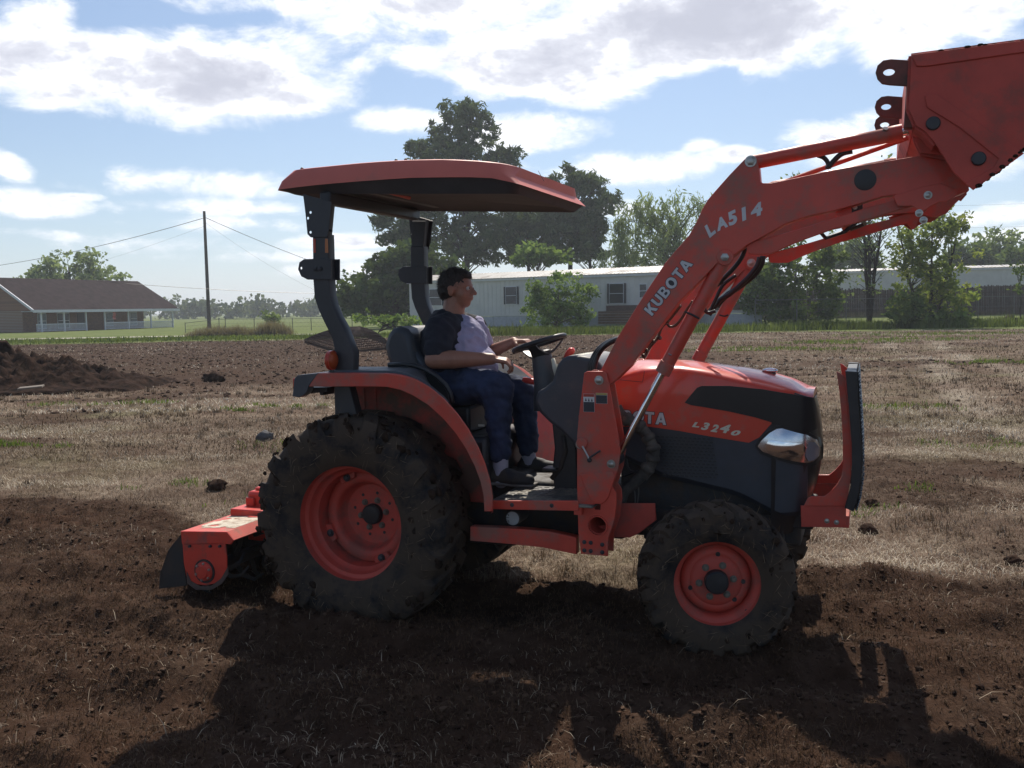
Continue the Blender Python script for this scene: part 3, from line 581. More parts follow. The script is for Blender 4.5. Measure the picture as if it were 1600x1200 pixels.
tree('bush', 'dark bush low between the two trees behind the front guard', 'bush', (1420, 512, 59), [(1415, 480, 30, 28, 59), (1440, 492, 30, 18, 59), (1480, 498, 40, 12, 59)], 160, .18, 'mid', 23, (.06, .03), per=26, rad=.4, nlimb=8)
tree('bush', 'bright green bush in front of the white trailer windows', 'bush', (870, 520, 67), [(868, 462, 44, 34, 67), (905, 458, 26, 24, 67), (850, 490, 46, 26, 67), (890, 492, 44, 22, 67), (925, 452, 12, 10, 67), (838, 452, 16, 16, 67), (880, 435, 26, 10, 67)], 330, .17, 'fig', 24, (.1, .04), per=26, rad=.42, nlimb=30, limbr=.03, shell=.25)
tree('sapling', 'thin sapling in front of the brown fence at the far right', 'tree', (1595, 500, 62), [(1594, 425, 10, 16, 62), (1590, 450, 8, 14, 62), (1590, 415, 8, 7, 62)], 26, .14, 'mid', 25, (.05, .02), per=12, rad=.3, nlimb=12, limbr=.012)
for k, (u, v, ru, rv, Y_, lab) in enumerate([(1560, 385, 46, 26, 125, 'rounded grey green tree behind the right hand trailer'), (1515, 395, 34, 18, 122, 'dark green tree behind the trailer beside the yellow tree'), (1605, 395, 36, 24, 118, 'bright green tree at the right edge behind the trailer'), (1668, 385, 40, 30, 122, 'outermost tree of the row behind the trailer at right'), (1330, 395, 44, 22, 126, 'low green tree behind the trailer left of the slender tree')]):
    tree('background_tree', lab, 'tree', (u, 470, Y_), [(u, v, ru, rv, Y_), (u-ru*.5, v+10, ru*.7, rv*.8, Y_), (u+ru*.5, v+12, ru*.7, rv*.8, Y_), (u, v+26, ru*1.1, rv, Y_)], 200, .42, 'mid' if k != 0 else 'willow', 30+k, (.3, .1), per=24, rad=.9, nlimb=8, group='trees behind the right hand trailer')
tree('bush', 'small green bush growing at the wire fence in the left field', 'bush', (425, 510, 86), [(423, 494, 11, 8, 86), (428, 502, 13, 7, 86)], 30, .22, 'willow', 40, (.06, .03), per=16, rad=.45, nlimb=6)
tree('bush', 'weedy bush at the fence below the dark evergreen tree', 'bush', (585, 512, 62), [(570, 500, 22, 9, 62), (600, 502, 22, 9, 62), (625, 500, 12, 8, 62), (574, 489, 5, 5, 62), (640, 505, 20, 8, 62)], 90, .16, 'fig', 41, (.04, .02), per=16, rad=.32, nlimb=8)
# tall weeds and dead grass along the fence line
def tuft(name, label, pts, h, w, mat, tone, seed, spread, per):
    X = []; Y = []; r = np.random.default_rng(seed)
    for (u, v, Yd) in pts:
        p = G(u, v, Yd); X.append(p.x+r.normal(size=per)*spread); Y.append(p.y+r.normal(size=per)*spread*.5)
    X = np.concatenate(X); Y = np.concatenate(Y)
    blades(name, X, Y, h, w, .22, mat, tone+.35*(r.random(len(X))-.5), label, seed)
BROWNG = tone_mat('dead_brown_grass', [(0, (.11, .08, .06)), (.5, (.24, .17, .125)), (1, (.38, .29, .22))], .25)
for (u0, u1, hh, lab, sd) in [(300, 372, .62, 'leftmost hump of dead brown grass under the utility pole', 61), (352, 392, .55, 'middle hump of dead brown grass before the wire fence', 62), (402, 450, .8, 'dead brown grass hump below the small green bush', 63)]:
    us = np.linspace(u0, u1, 14); X = []; Y = []; r = np.random.default_rng(sd); H_ = []
    for u in us:
        p = G(u, 525, 66); n_ = 190; X.append(p.x+r.normal(size=n_)*.22); Y.append(p.y+r.normal(size=n_)*.4); H_.append(np.full(n_, hh*(.6+.6*math.sin(math.pi*(u-u0)/(u1-u0))+.3*r.random())))
    X = np.concatenate(X); Y = np.concatenate(Y); o = blades('dead_grass_clump', X, Y, np.concatenate(H_)*.9, .014, .34, BROWNG, .5+.6*(r.random(len(X))-.5), lab, sd)
us = np.arange(620, 1680, 2.2); X = []; Y = []; r = np.random.default_rng(5)
for u in us:
    p = G(u, 515, 59+r.normal()*.8); X.append(p.x+r.normal(size=30)*.3); Y.append(p.y+r.normal(size=30)*.9)
X = np.concatenate(X); Y = np.concatenate(Y); WEED = tone_mat('verge_weed', [(0, (.03, .045, .018)), (.5, (.065, .10, .028)), (1, (.15, .19, .06))], .3)
blades('verge_weeds', X, Y, .42+.5*np.maximum(0, fbm(X, Y, 3, 3, 55)+.1), .022, .2, WEED, .4+.9*fbm(X, Y, 2.5, 3, 88)+.3*(r.random(len(X))-.5), 'strip of tall green weeds along the far field edge', 71)
us = np.arange(-90, 640, 1.6); X = []; Y = []
for u in us:
    p = G(u, 530, 61+r.normal()*1.5); X.append(p.x+r.normal(size=16)*.4); Y.append(p.y+r.normal(size=16)*1.2)
X = np.concatenate(X); Y = np.concatenate(Y)
blades('verge_weeds', X, Y, .22, .03, .35, WEED, .62+.5*fbm(X, Y, 2.5, 3, 88)+.3*(r.random(len(X))-.5), 'low green verge between the ploughed plot and the drive', 72)

# ------------------------------------------------------------ brick ranch house
def brick_mat(name, c1, c2, mort, sc):
    m = bpy.data.materials.new(name); m.use_nodes = True; t = NT(m.node_tree); p = m.node_tree.nodes['Principled BSDF']
    tcn = t.n('ShaderNodeTexCoord'); b = t.n('ShaderNodeTexBrick'); b.inputs['Color1'].default_value = (*c1, 1); b.inputs['Color2'].default_value = (*c2, 1); b.inputs['Mortar'].default_value = (*mort, 1)
    b.inputs['Scale'].default_value = sc; b.inputs['Mortar Size'].default_value = .012
    mp = t.n('ShaderNodeMapping'); mp.inputs['Rotation'].default_value = (math.pi/2, 0, 0); t.l(tcn.outputs['Object'], mp.inputs[0]); t.l(mp.outputs[0], b.inputs[0]); t.l(b.outputs[0], p.inputs['Base Color']); p.inputs['Roughness'].default_value = .9
    return m
BRICK = brick_mat('brick_wall', (.27, .14, .09), (.19, .10, .07), (.30, .25, .2), 3.0)
SHING = pmat('brown_shingles', (.034, .022, .023), .95, var=.3, vscale=1.6, bump=.02, bscale=5, spec=.08)
TRIM = pmat('white_trim', (.62, .64, .70), .6, var=.05)
GLASSD = pmat('dark_window_glass', (.03, .035, .045), .12, var=.1)
BLUEG = pmat('pale_window_glass', (.16, .20, .26), .15, var=.1)
def house():
    A = G(65, 522, 100); B = G(269, 512, 118); A.z = 0; B.z = 0; e = (B-A).normalized(); n = Vector((-e.y, e.x, 0)); Lg = (B-A).length
    M = Matrix(((e.x, n.x, 0, A.x), (e.y, n.y, 0, A.y), (0, 0, 1, -.12), (0, 0, 0, 1)))
    h = empty('brick_house', M, 'long low brick ranch house with a brown roof and white porch rails', 'house')
    ze = 2.42; zr = 6.0; yr = 5.6; x0 = -1.0; x1 = Lg+.5; yb = 11.6
    wb = MB(); wb.box((x0+.5, 2.1, 0), (Lg-2.6, yb-.8, ze+.05)); wb.obj('wall', BRICK, h)
    gw = MB(); gw.add([(x0+.45, -.1, ze), (x0+.45, yb-.6, ze), (x0+.45, yr, zr-.25), (x0+.65, -.1, ze), (x0+.65, yb-.6, ze), (x0+.65, yr, zr-.25)], [(0, 1, 2), (3, 5, 4), (0, 3, 4, 1), (1, 4, 5, 2), (2, 5, 3, 0)]); gw.obj('gable', BRICK, h)
    side = MB().box((x0+.46, 2.1, 0), (x0+.66, yb-.8, ze)); 
    rf = MB()
    for (ya, yb2) in ((-.5, yr), (yb, yr)):
        rf.add([(x0-.3, ya, ze-.02), (x1+.3, ya, ze-.02), (x1-.2, yb2, zr), (x0-.3, yb2, zr), (x0-.3, ya, ze+.12), (x1+.3, ya, ze+.12), (x1-.2, yb2, zr+.14), (x0-.3, yb2, zr+.14)],
               [(0, 1, 2, 3), (4, 7, 6, 5), (0, 4, 5, 1), (0, 3, 7, 4), (1, 5, 6, 2)])
    rf.add([(x1-.22, -.4, ze), (x1-.22, yb-.1, ze), (x1-.3, yr, zr-.02)], [(0, 1, 2)])
    roof = rf.obj('roof', SHING, h)
    MB().box((x0-.34, -.62, ze-.20), (x1+.34, -.5, ze+.1)).obj('fascia', TRIM, roof)
    rk = MB()
    for (ya, yb2) in ((-.6, yr), (yb+.1, yr)): rk.add([(x0-.42, ya, ze-.16), (x0-.42, yb2, zr-.14), (x0-.42, yb2, zr+.16), (x0-.42, ya, ze+.14), (x0-.31, ya, ze-.16), (x0-.31, yb2, zr-.14), (x0-.31, yb2, zr+.16), (x0-.31, ya, ze+.14)], [(0, 1, 2, 3), (7, 6, 5, 4), (0, 3, 7, 4), (1, 5, 6, 2), (2, 6, 7, 3), (0, 4, 5, 1)])
    rk.obj('rake_board', TRIM, roof)
    MB().box((x0+.5, -.35, -.15), (x1-.3, 2.1, .12)).obj('porch_floor', pmat('porch_concrete', (.28, .27, .25), .9), h)
    MB().box((x0+.4, -.5, ze-.1), (x1+.1, 2.1, ze-.04)).obj('porch_ceiling', TRIM, h)
    xs = [-.05, 2.9, 5.9, 8.6, 12.2, 15.8, Lg]
    for x in xs: MB().box((x-.075, -.22, .12), (x+.075, -.07, ze-.1)).obj('porch_post', TRIM, h)
    for a, b in [(-.8, -.05)]+[(xs[i], xs[i+1]) for i in (0, 1, 3, 4, 5)]:
        rl = MB(); rl.box((a+.08, -.17, .92), (b-.08, -.12, 1.0)); rl.box((a+.08, -.17, .2), (b-.08, -.12, .26))
        for k in range(int((b-a)/.16)): rl.box((a+.12+k*.16, -.165, .26), (a+.18+k*.16, -.125, .92))
        rl.obj('railing', TRIM, h)
    for (x, w, z0, z1, mt) in [(1.4, 1.0, .5, 2.1, BLUEG), (4.0, 1.5, .5, 2.1, GLASSD), (11.0, .9, .6, 2.1, BLUEG), (14.7, 1.0, .6, 2.1, BLUEG)]:
        fr = MB(); fr.box((x-.06, 2.02, z0-.08), (x+w+.06, 2.095, z1+.08)); f = fr.obj('window', TRIM, h); MB().box((x, 2.0, z0), (x+w, 2.03, z1)).obj('pane', mt, f)
        MB().box((x, 1.985, (z0+z1)/2-.03), (x+w, 2.0, (z0+z1)/2+.03)).obj('sash_bar', TRIM, f)
    dr = MB().box((6.7, 2.02, .12), (7.7, 2.09, 2.15)).obj('door', pmat('dark_door', (.04, .035, .04), .5), h); MB().sphere((7.6, 1.99, 1.1), .045).obj('handle', STEEL, dr)
    fr = MB().box((x0+.40, 6.1, .7), (x0+.48, 7.3, 2.2)).obj('window', TRIM, h); MB().box((x0+.385, 6.2, .8), (x0+.42, 7.2, 2.1)).obj('pane', BLUEG, fr); MB().box((x0+.37, 6.2, 1.42), (x0+.385, 7.2, 1.48)).obj('sash_bar', TRIM, fr)
    # flag hanging at the porch
    fl = empty('flag', M @ Matrix.Translation((9.7, -.3, 0)), 'small faded red flag hanging under the porch roof', 'flag')
    fm2 = MB(); n_ = 8
    fm2.add([(.05*math.sin(k*.9)+j*.42, .03*math.cos(k*1.1), ze-.25-.85*k/n_) for k in range(n_+1) for j in (0, 1)], [(2*k, 2*k+1, 2*k+3, 2*k+2) for k in range(n_)])
    q = fm2.obj('cloth', pmat('faded_red_cloth', (.42, .12, .10), .9), fl); s_ = q.modifiers.new('t', 'SOLIDIFY'); s_.thickness = .01
    MB().tube([(-.02, 0, ze-.2), (.5, 0, ze-.2)], .015, 6).obj('rod', TRIM, fl)
    # two porch chairs standing by the door
house()

# ------------------------------------------------------------ white trailer homes
def roofpanel_mat():
    m = pmat('weathered_white_metal', (.52, .50, .46), .45, var=.12, vscale=1.2, dirt=(.33, .28, .23), damt=.4, dscale=.9); return m
RMET = roofpanel_mat()
SIDING = pmat('grey_white_siding', (.58, .57, .565), .6, var=.05, vscale=1, dirt=(.42, .42, .42), damt=.2, dscale=1.2)
SIDING2 = pmat('cream_siding', (.58, .57, .56), .6, var=.06, vscale=1)
def trailer(label, A, B, z0, ztop, depth, wins, panel, name='mobile_home', recess=None, zr=.55, skirt=.75):
    e = (B-A); e.z = 0; Lg = e.length; e.normalize(); n = Vector((-e.y, e.x, 0))
    if n.y < 0: n = -n
    M = Matrix(((e.x, n.x, 0, A.x), (e.y, n.y, 0, A.y), (0, 0, 1, z0), (0, 0, 0, 1)))
    t = empty(name, M, label, 'mobile home'); H = ztop-z0
    MB().box((0, .06, skirt), (Lg, depth, H)).obj('wall', SIDING, t)
    sk = MB()
    k = 0
    while k*1.2 < Lg: sk.box((k*1.2+.01, .09, -.1), (min(Lg, k*1.2+1.19), .13, skirt-.02)); k += 1
    sk.obj('skirting', pmat('skirting_panel', (.40, .42, .47), .7, var=.1), t)
    # vertical siding battens
    vb = MB(); k = 0
    while .3+k*.4 < Lg: vb.box((.3+k*.4, .035, skirt), (.34+k*.4, .06, H-.02)); k += 1
    o = vb.obj('siding_ribs', SIDING, t); o['kind'] = 'stuff'
    MB().box((-.15, -.12, H-.14), (Lg+.15, .02, H+.02)).obj('eave_trim', TRIM, t)
    np_ = int(Lg/panel)
    me = None
    for k in range(np_):
        x = k*panel; mb = MB(); x2 = x+panel-.05
        y0, y1 = -.2, depth*.5
        ribs = 5
        for q in range(ribs):
            xa = x+(x2-x)*q/ribs; xb = x+(x2-x)*(q+.72)/ribs
            mb.add([(xa, y0, H+.03), (xb, y0, H+.03), (xb, y1, H+.03+zr), (xa, y1, H+.03+zr), (xa, y0, H+.07), (xb, y0, H+.07), (xb, y1, H+.07+zr), (xa, y1, H+.07+zr)], [(0, 3, 2, 1), (4, 5, 6, 7), (0, 1, 5, 4), (1, 2, 6, 5), (3, 0, 4, 7)])
        mb.add([(x, y0+.02, H+.03), (x2, y0+.02, H+.03), (x2, y1, H+.03+zr), (x, y1, H+.03+zr), (x, y0+.02, H+.045), (x2, y0+.02, H+.045), (x2, y1, H+.045+zr), (x, y1, H+.045+zr)], [(0, 3, 2, 1), (4, 5, 6, 7), (0, 1, 5, 4), (1, 2, 6, 5), (3, 0, 4, 7)])
        mb.obj('roof_panel', RMET, t)
        # rear slope
    MB().add([(0, depth*.5, H+.03+zr), (Lg, depth*.5, H+.03+zr), (Lg, depth+.2, H+.03), (0, depth+.2, H+.03)], [(0, 1, 2, 3)]).obj('rear_roof', RMET, t)
    MB().add([(0, .06, H), (0, depth*.5, H+zr), (0, depth, H), (Lg, .06, H), (Lg, depth*.5, H+zr), (Lg, depth, H)], [(0, 1, 2), (3, 5, 4)]).obj('gable', SIDING, t)
    for (x, w, za, zb, sh) in wins:
        f = MB().box((x-.05, -.02, za-.05), (x+w+.05, .03, zb+.05)).obj('window', TRIM, t)
        MB().box((x, -.035, za), (x+w, -.02, zb)).obj('pane', GLASSD, f)
        MB().box((x, -.05, (za+zb)/2-.02), (x+w, -.036, (za+zb)/2+.02)).obj('sash_bar', TRIM, f)
        if sh:
            for sx in (x-.05-sh, x+w+.06): MB().box((sx, -.05, za-.03), (sx+sh, .02, zb+.03)).obj('shutter', pmat('black_shutter', (.03, .03, .04), .6) if 'black_shutter' not in MATS else MATS['black_shutter'], t)
    return t, M
A1 = G(640, 500, 79.0); B1 = G(1190, 500, 63.5)
def xat(u, A, B):   # distance along A-B of the pixel column u
    d = ray(u, 480); e = (B-A); e.z = 0; L_ = e.length; e.normalize()
    # solve A + e*s = d*t (xy)
    det = e.x*(-d[1])+d[0]*e.y; s = (-A.x*(-d[1])-d[0]*A.y)/det
    return s
z0 = .32; zt = 4.05
wx = [(xat(791, A1, B1), xat(807, A1, B1)), (xat(953, A1, B1), xat(974, A1, B1)), (xat(1000, A1, B1), xat(1010, A1, B1)), (xat(672, A1, B1), xat(690, A1, B1))]
trl, TM = trailer('long white trailer home with ribbed metal roof behind the tractor', A1, B1, z0, zt, 4.6, [(wx[0][0], wx[0][1]-wx[0][0], 1.72, 3.05, .14), (wx[1][0], wx[1][1]-wx[1][0], 1.62, 3.05, .16), (wx[2][0], wx[2][1]-wx[2][0], 2.0, 2.95, 0), (wx[3][0], wx[3][1]-wx[3][0], 1.72, 3.05, .14)], 1.55)
MB().box((xat(948, A1, B1), -.10, 1.0), (xat(1165, A1, B1), -.0501, 1.45)).obj('deck_fascia', pmat('brown_plank', (.09, .05, .04), .9, var=.3), trl)
dk = empty('wooden_deck', TM, 'low brown wooden deck against the white trailer behind the loader arm', 'deck'); xa, xb = xat(948, A1, B1), xat(1100, A1, B1)
for k in range(5): MB().box((xa, -1.5, .1+k*.19), (xb, -1.46, .27+k*.19)).obj('plank', pmat('deck_plank', (.13, .075, .055), .9, var=.3) if 'deck_plank' not in MATS else MATS['deck_plank'], dk)
MB().box((xa, -1.46, .98), (xb, -.12, 1.03)).obj('deck_floor', MATS['deck_plank'], dk)
A2 = G(1296, 480, 96); B2 = G(1720, 480, 88)
z2 = .75
trailer('second pale trailer home beyond the brown fence at right', A2, B2, z2, 1.7+(469-425)/F*92+.3, 5, [(xat(1468, A2, B2), .5, 2.0, 3.0, 0)], 1.8, zr=.3)
# brown picket fence
def wooden_fence():
    A = G(1165, 490, 80); B = G(1720, 480, 80); e = (B-A); e.z = 0; Lg = e.length; e.normalize(); M = Matrix(((e.x, -e.y, 0, A.x), (e.y, e.x, 0, A.y), (0, 0, 1, 0), (0, 0, 0, 1)))
    f = empty('wooden_fence', M, 'tall dark brown board fence in front of the right hand trailer', 'fence')
    br = pmat('fence_board_brown', (.060, .040, .034), .95, var=.4, vscale=2); r = np.random.default_rng(3)
    mb = MB(); k = 0
    zg = float(hbase(A.x+9, A.y)); 
    while k*.15 < Lg:
        h = 2.45+.05*r.normal()+.12*math.sin(k*.05); x = k*.15; dy = .02*r.random()
        mb.add([(x+.008, dy, zg-.2), (x+.142, dy, zg-.2), (x+.142, dy, zg+h-.06), (x+.075, dy, zg+h), (x+.008, dy, zg+h-.06), (x+.008, dy+.02, zg-.2), (x+.142, dy+.02, zg-.2), (x+.142, dy+.02, zg+h-.06), (x+.075, dy+.02, zg+h), (x+.008, dy+.02, zg+h-.06)], [(0, 1, 2, 3, 4), (9, 8, 7, 6, 5), (0, 5, 6, 1), (1, 6, 7, 2), (2, 7, 8, 3), (3, 8, 9, 4), (4, 9, 5, 0)]); k += 1
    o = mb.obj('boards', br, f); o['kind'] = 'stuff'
    for z in (.5, 1.9): MB().box((0, .05, zg+z), (Lg, .1, zg+z+.09)).obj('rail', br, f)
wooden_fence()
def wire_fence(name, label, us, Y_, vtop, vbot, rail, mat, thick=.03, cat='fence', extra=2):
    p0 = G(us[0], 500, Y_); root = empty(name, Matrix.Translation((p0.x, p0.y, 0)), label, cat)
    tops = []
    for u in us:
        p = G(u, 500, Y_); gz = float(hbase(p.x, p.y)); zt_ = G(u, vtop(u), Y_).z
        q = p-Vector((p0.x, p0.y, 0)); q.z = 0
        MB().tube([q+Vector((0, 0, gz-.1)), q+Vector((0, 0, zt_+.06))], thick, 8).obj('post', mat, root, 40); tops.append((q, gz, zt_))
    w = MB(); w.tube([q+Vector((0, 0, z)) for q, g, z in tops], thick*.7, 6); w.obj('top_rail', mat, root, 40)
    for k in range(1, extra+1):
        w = MB(); w.tube([q+Vector((0, 0, g+(z-g)*k/(extra+1))) for q, g, z in tops], .007, 4); w.obj('wire', mat, root)
    # diagonal mesh
    nt_ = MB()
    for i in range(len(tops)-1):
        (q0, g0, z0_), (q1, g1, z1_) = tops[i], tops[i+1]; Ls = (q1-q0).length; n_ = int(Ls/.35)
        for k in range(n_):
            a = q0.lerp(q1, k/n_); b = q0.lerp(q1, min(1, (k+2.6)/n_))
            for (s0, s1) in ((g0+.03, z0_), (z0_, g0+.03)): nt_.tube([a+Vector((0, 0, s0)), b+Vector((0, 0, s1))], .0035, 3, cap=False)
    o = nt_.obj('wire_mesh', mat, root, fix=False); o['kind'] = 'stuff'
FENCEM = pmat('galvanised_fence', (.12, .12, .12), .6, var=.2)
wire_fence('chain_link_fence', 'low chain link fence crossing the grass left of the tractor', [289, 342, 352, 397, 457, 486, 550, 610, 670], 84, lambda u: 505-(u-289)*.008 if u < 300 else 499-(u-300)*.006, 520, True, FENCEM, .032)
wire_fence('chain_link_fence', 'taller wire fence in front of the brown board fence at right', [1180, 1245, 1322, 1400, 1466, 1528, 1584, 1650], 61, lambda u: 469-(u-1180)*.015, 508, True, FENCEM, .035)

# ------------------------------------------------------------ utility pole and wires
pp = G(327, 512, 105); pb = Vector((pp.x, pp.y, -.1)); ptop = G(320.5, 330, 105)
pole = empty('utility_pole', Matrix.Translation(pb), 'tall wooden utility pole in the left field', 'utility pole')
pw = pmat('weathered_pole_wood', (.085, .07, .062), .95, var=.3, bump=.02, bscale=5)
MB().tube([(0, 0, -.3), (0, 0, (ptop.z-pb.z))], [.22, .15], 12).obj('post', pw, pole, 40)
ins = MB().lathe([(.0, .22), (.05, .2), (.07, .1), (.04, .08), (.07, .02), (.03, 0)], (0, 0, ptop.z-pb.z-.5), 12, 'z'); ins.obj('insulator', pmat('porcelain', (.2, .19, .18), .3), pole, 40)
def wire(label, A, B, sag, r=.018):
    mb = MB(); A = Vector(A); B = Vector(B); pts = [A.lerp(B, k/24)-Vector((0, 0, 4*sag*(k/24)*(1-k/24))) for k in range(25)]
    o = mb.obj if False else None
    m = MB().tube(pts, r, 5); w = m.obj('power_line', HOSE, None, 180); tag(w, label, 'power line')
T0 = ptop-Vector((0, 0, .7))
wire('upper wire running left from the pole top down over the house', T0, G(-420, 398, 190), 5.2, .032)
wire('upper wire running right from the pole top behind the canopy', T0, G(760, 466, 190), 2.4, .032)
wire('thin second wire left of the pole below the upper one', T0-Vector((0, 0, .9)), G(-200, 455, 190), 3.0, .009)
wire('thin second wire right of the pole below the upper one', T0-Vector((0, 0, .6)), G(700, 500, 160), 3.5, .009)
wire('low level wire crossing the pole just above the treeline', G(170, 441, 95), G(700, 458, 125), .55, .022)
wire('upper of two thin wires in the sky at the right edge', G(1380, 322, 200), G(1900, 296, 200), 1.0, .02)
wire('lower of two thin wires in the sky at the right edge', G(1380, 356, 200), G(1900, 334, 200), 1.0, .02)

# ------------------------------------------------------------ rusty mesh dome lying in the field
def mesh_dome():
    Y_ = 39.5; c = G(545, 545, Y_); root = empty('mesh_frame', Matrix.Translation((c.x, c.y, 0)), 'rusty dome of perforated steel mesh behind the seat', 'metal frame')
    zb = G(545, 546, Y_).z; k = Y_/F
    # low corner points in pixels -> hip shaped shell, tilted
    Lf = Vector(((478-545)*k, -.2, (546-529)*k+zb)); Rt = Vector(((612-545)*k, .1, (546-541)*k+zb)); Fr = Vector(((540-545)*k, -1.0, zb-.02)); Bk = Vector(((560-545)*k, 1.5, (546-528)*k+zb)); Tp = Vector(((562-545)*k, .2, (546-511)*k+zb))
    def surf(a, b, c_, n=26):
        mb = MB()
        for q in range(n):
            f = q/(n-1); p = a.lerp(b, f); bend = [p.lerp(c_, g)+Vector((0, 0, .16*math.sin(math.pi*g)*(1 if g > 0 else 0))) for g in (0, .25, .5, .75, .96)]; mb.tube(bend, .016, 4, cap=False)
        for g in np.linspace(.0, .95, 15):
            pts = [a.lerp(b, f).lerp(c_, g)+Vector((0, 0, .16*math.sin(math.pi*g))) for f in (0, .33, .66, 1)]; mb.tube(pts, .016, 4, cap=False)
        return mb
    for (a, b) in ((Lf, Fr), (Fr, Rt), (Rt, Bk), (Bk, Lf)):
        o = surf(a, b, Tp).obj('mesh_panel', RUST, root, fix=False)
    # perforated edge band
    for (a, b) in ((Lf, Fr), (Fr, Rt)):
        mb = MB(); n = 34; dn = Vector((0, 0, -.13))
        mb.tube([a, b], .018, 6); mb.tube([a+dn*.4, b+dn*.4], .014, 6); mb.tube([a+dn, b+dn], .02, 6)
        for q in range(n): p = a.lerp(b, q/(n-1)); mb.tube([p, p+dn*.45], .012, 4)
        lo_ = [(a+dn*.4), (b+dn*.4), (b+dn), (a+dn)]; mb.add([tuple(p) for p in lo_]+[tuple(p+Vector((0, .02, 0))) for p in lo_], [(0, 1, 2, 3), (7, 6, 5, 4)])
        mb.obj('edge_band', RUST, root, fix=False)
    
mesh_dome()
# ============================================================ THE TRACTOR
YAW = math.radians(21.2)
fv = np.array([math.cos(YAW), -math.sin(YAW), 0]); lv = np.array([math.sin(YAW), math.cos(YAW), 0]); W0 = np.array([-.617, 5.63, 0.])
TMX = Matrix.Translation(W0.tolist()) @ Matrix.Rotation(-YAW, 4, 'Z')
def P(u, v, y):
    """point of the tractor's own frame: x forward, y to its left, z up"""
    d = ray(u, v); t = (y-(CAMP-W0)@lv)/(d@lv); q = CAMP+d*t-W0
    return Vector((float(q@fv), y, float(q[2])))
def O(pts, y): return [(p.x, p.z) for p in (P(u, v, y) for u, v in pts)]
tractor = empty('tractor', TMX, 'orange compact tractor with a roof canopy and its front loader raised', 'tractor')
tractor.matrix_world = TMX
def circ(c, r, n=20): return [(c[0]+r*math.cos(2*math.pi*k/n), c[1]+r*math.sin(2*math.pi*k/n)) for k in range(n)]
def plate_mesh(outline, y0, y1, holes=(), bev=.003):
    """flat plate with real holes: outline and holes in (x,z), between y0 and y1"""
    cu = bpy.data.curves.new('c', 'CURVE'); cu.dimensions = '2D'; cu.fill_mode = 'BOTH'
    for loop in [outline]+list(holes):
        s = cu.splines.new('POLY'); s.points.add(len(loop)-1)
        for q, p in zip(s.points, loop): q.co = (p[0], p[1], 0, 1)
        s.use_cyclic_u = True
    t = abs(y1-y0); cu.extrude = max(.0005, t/2-bev); cu.bevel_depth = bev; cu.bevel_resolution = 1; cu.offset = -bev
    ob = bpy.data.objects.new('c', cu); COL.objects.link(ob)
    dg = bpy.context.evaluated_depsgraph_get(); me = bpy.data.meshes.new_from_object(ob.evaluated_get(dg))
    bpy.data.objects.remove(ob); bpy.data.curves.remove(cu)
    ym = (y0+y1)/2
    me.transform(Matrix(((1, 0, 0, 0), (0, 0, -1, ym), (0, 1, 0, 0), (0, 0, 0, 1)))); me.materials.clear()
    return me
def plate(name, mat, outline, y0, y1, holes=(), parent=None, bev=.003, mirror=False):
    me = plate_mesh(outline, y0, y1, holes, bev); o = link(name, me, mat, parent or tractor, 30)
    if mirror:
        m2 = me.copy(); m2.transform(Matrix.Scale(-1, 4, (0, 1, 0))); m2.flip_normals(); link(name, m2, mat, parent or tractor)
    return o
def part(name, mb, mat, parent=None, smooth=35, bev=0., mirror=False, fix=True):
    o = mb.obj(name, mat, parent or tractor, smooth, bev, fix=fix)
    if mirror:
        m2 = o.data.copy(); m2.transform(Matrix.Scale(-1, 4, (0, 1, 0))); m2.flip_normals(); o2 = link(name, m2, mat, parent or tractor)
        if bev: b = o2.modifiers.new('bevel', 'BEVEL'); b.width = bev; b.segments = 2; b.limit_method = 'ANGLE'; b.angle_limit = math.radians(40)
    return o
def bolt(c, r=.016, h=.014, mat=None, parent=None, side=-1, washer=True):
    m = MB(); m.lathe([(0, side*h), (r*.55, side*h), (r, side*h*.8), (r, 0)], c, 6 if r < .03 else 20)
    if washer: m.lathe([(0, side*h*.35), (r*1.35, side*h*.3), (r*1.4, 0)], c, 16)
    return part('bolt', m, mat or STEEL, parent)

# ------------------------------------------------------------ wheels
def tyre_mesh(R_, half, rr, lugs, lug_h, name):
    m = MB(); sw = R_-lug_h
    prof = [(rr-.012, half*.78), (rr+.010, half*.86), (rr+.045*(R_/.6), half*.96), (rr+(sw-rr)*.45, half*1.0), (rr+(sw-rr)*.72, half*.97), (sw-.030, half*.88), (sw-.008, half*.74), (sw+.002, half*.4), (sw+.004, 0)]
    prof = [(r, -h) for r, h in prof]+[(r, h) for r, h in prof[::-1][1:]]
    m.lathe(prof, n=72)
    r_ = random.Random(4)
    for side in (-1, 1):
        for k in range(lugs):
            t0 = 2*math.pi*(k+(.5 if side > 0 else 0))/lugs; sk = .62*2*math.pi/lugs; w = .56*2*math.pi/lugs*.5
            vs = []
            stations = [(half*1.015, sw-.14*(R_/.6), sw-.10*(R_/.6), -.05), (half*1.01, sw-.06, R_-.055*(R_/.6), .03), (half*.88, sw-.02, R_-.014, .16), (half*.42, sw, R_, .6), (-half*.06, sw, R_, 1.0)]
            for (h, ri, ro, f) in stations:
                ta = t0+sk*f; ww = w*(1.05-.25*f)
                ro2 = ro-.004*r_.random()
                for (rad, tt) in ((ri-.01, ta-ww*1.15), (ro2, ta-ww*.8), (ro2, ta+ww*.8), (ri-.01, ta+ww*1.15)):
                    vs.append((rad*math.cos(tt), side*h, rad*math.sin(tt)))
            fs = []
            for i in range(4):
                for j in range(3): fs.append((i*4+j, i*4+j+1, i*4+4+j+1, i*4+4+j))
            fs += [(0, 1, 2, 3), (19, 18, 17, 16)]
            m.add(vs, fs)
    return m.mesh(name)
REAR = Vector((-.028, -.56, .540)); RR_ = .606
FRONT = Vector((1.925, -.56, .374)); RF_ = .380
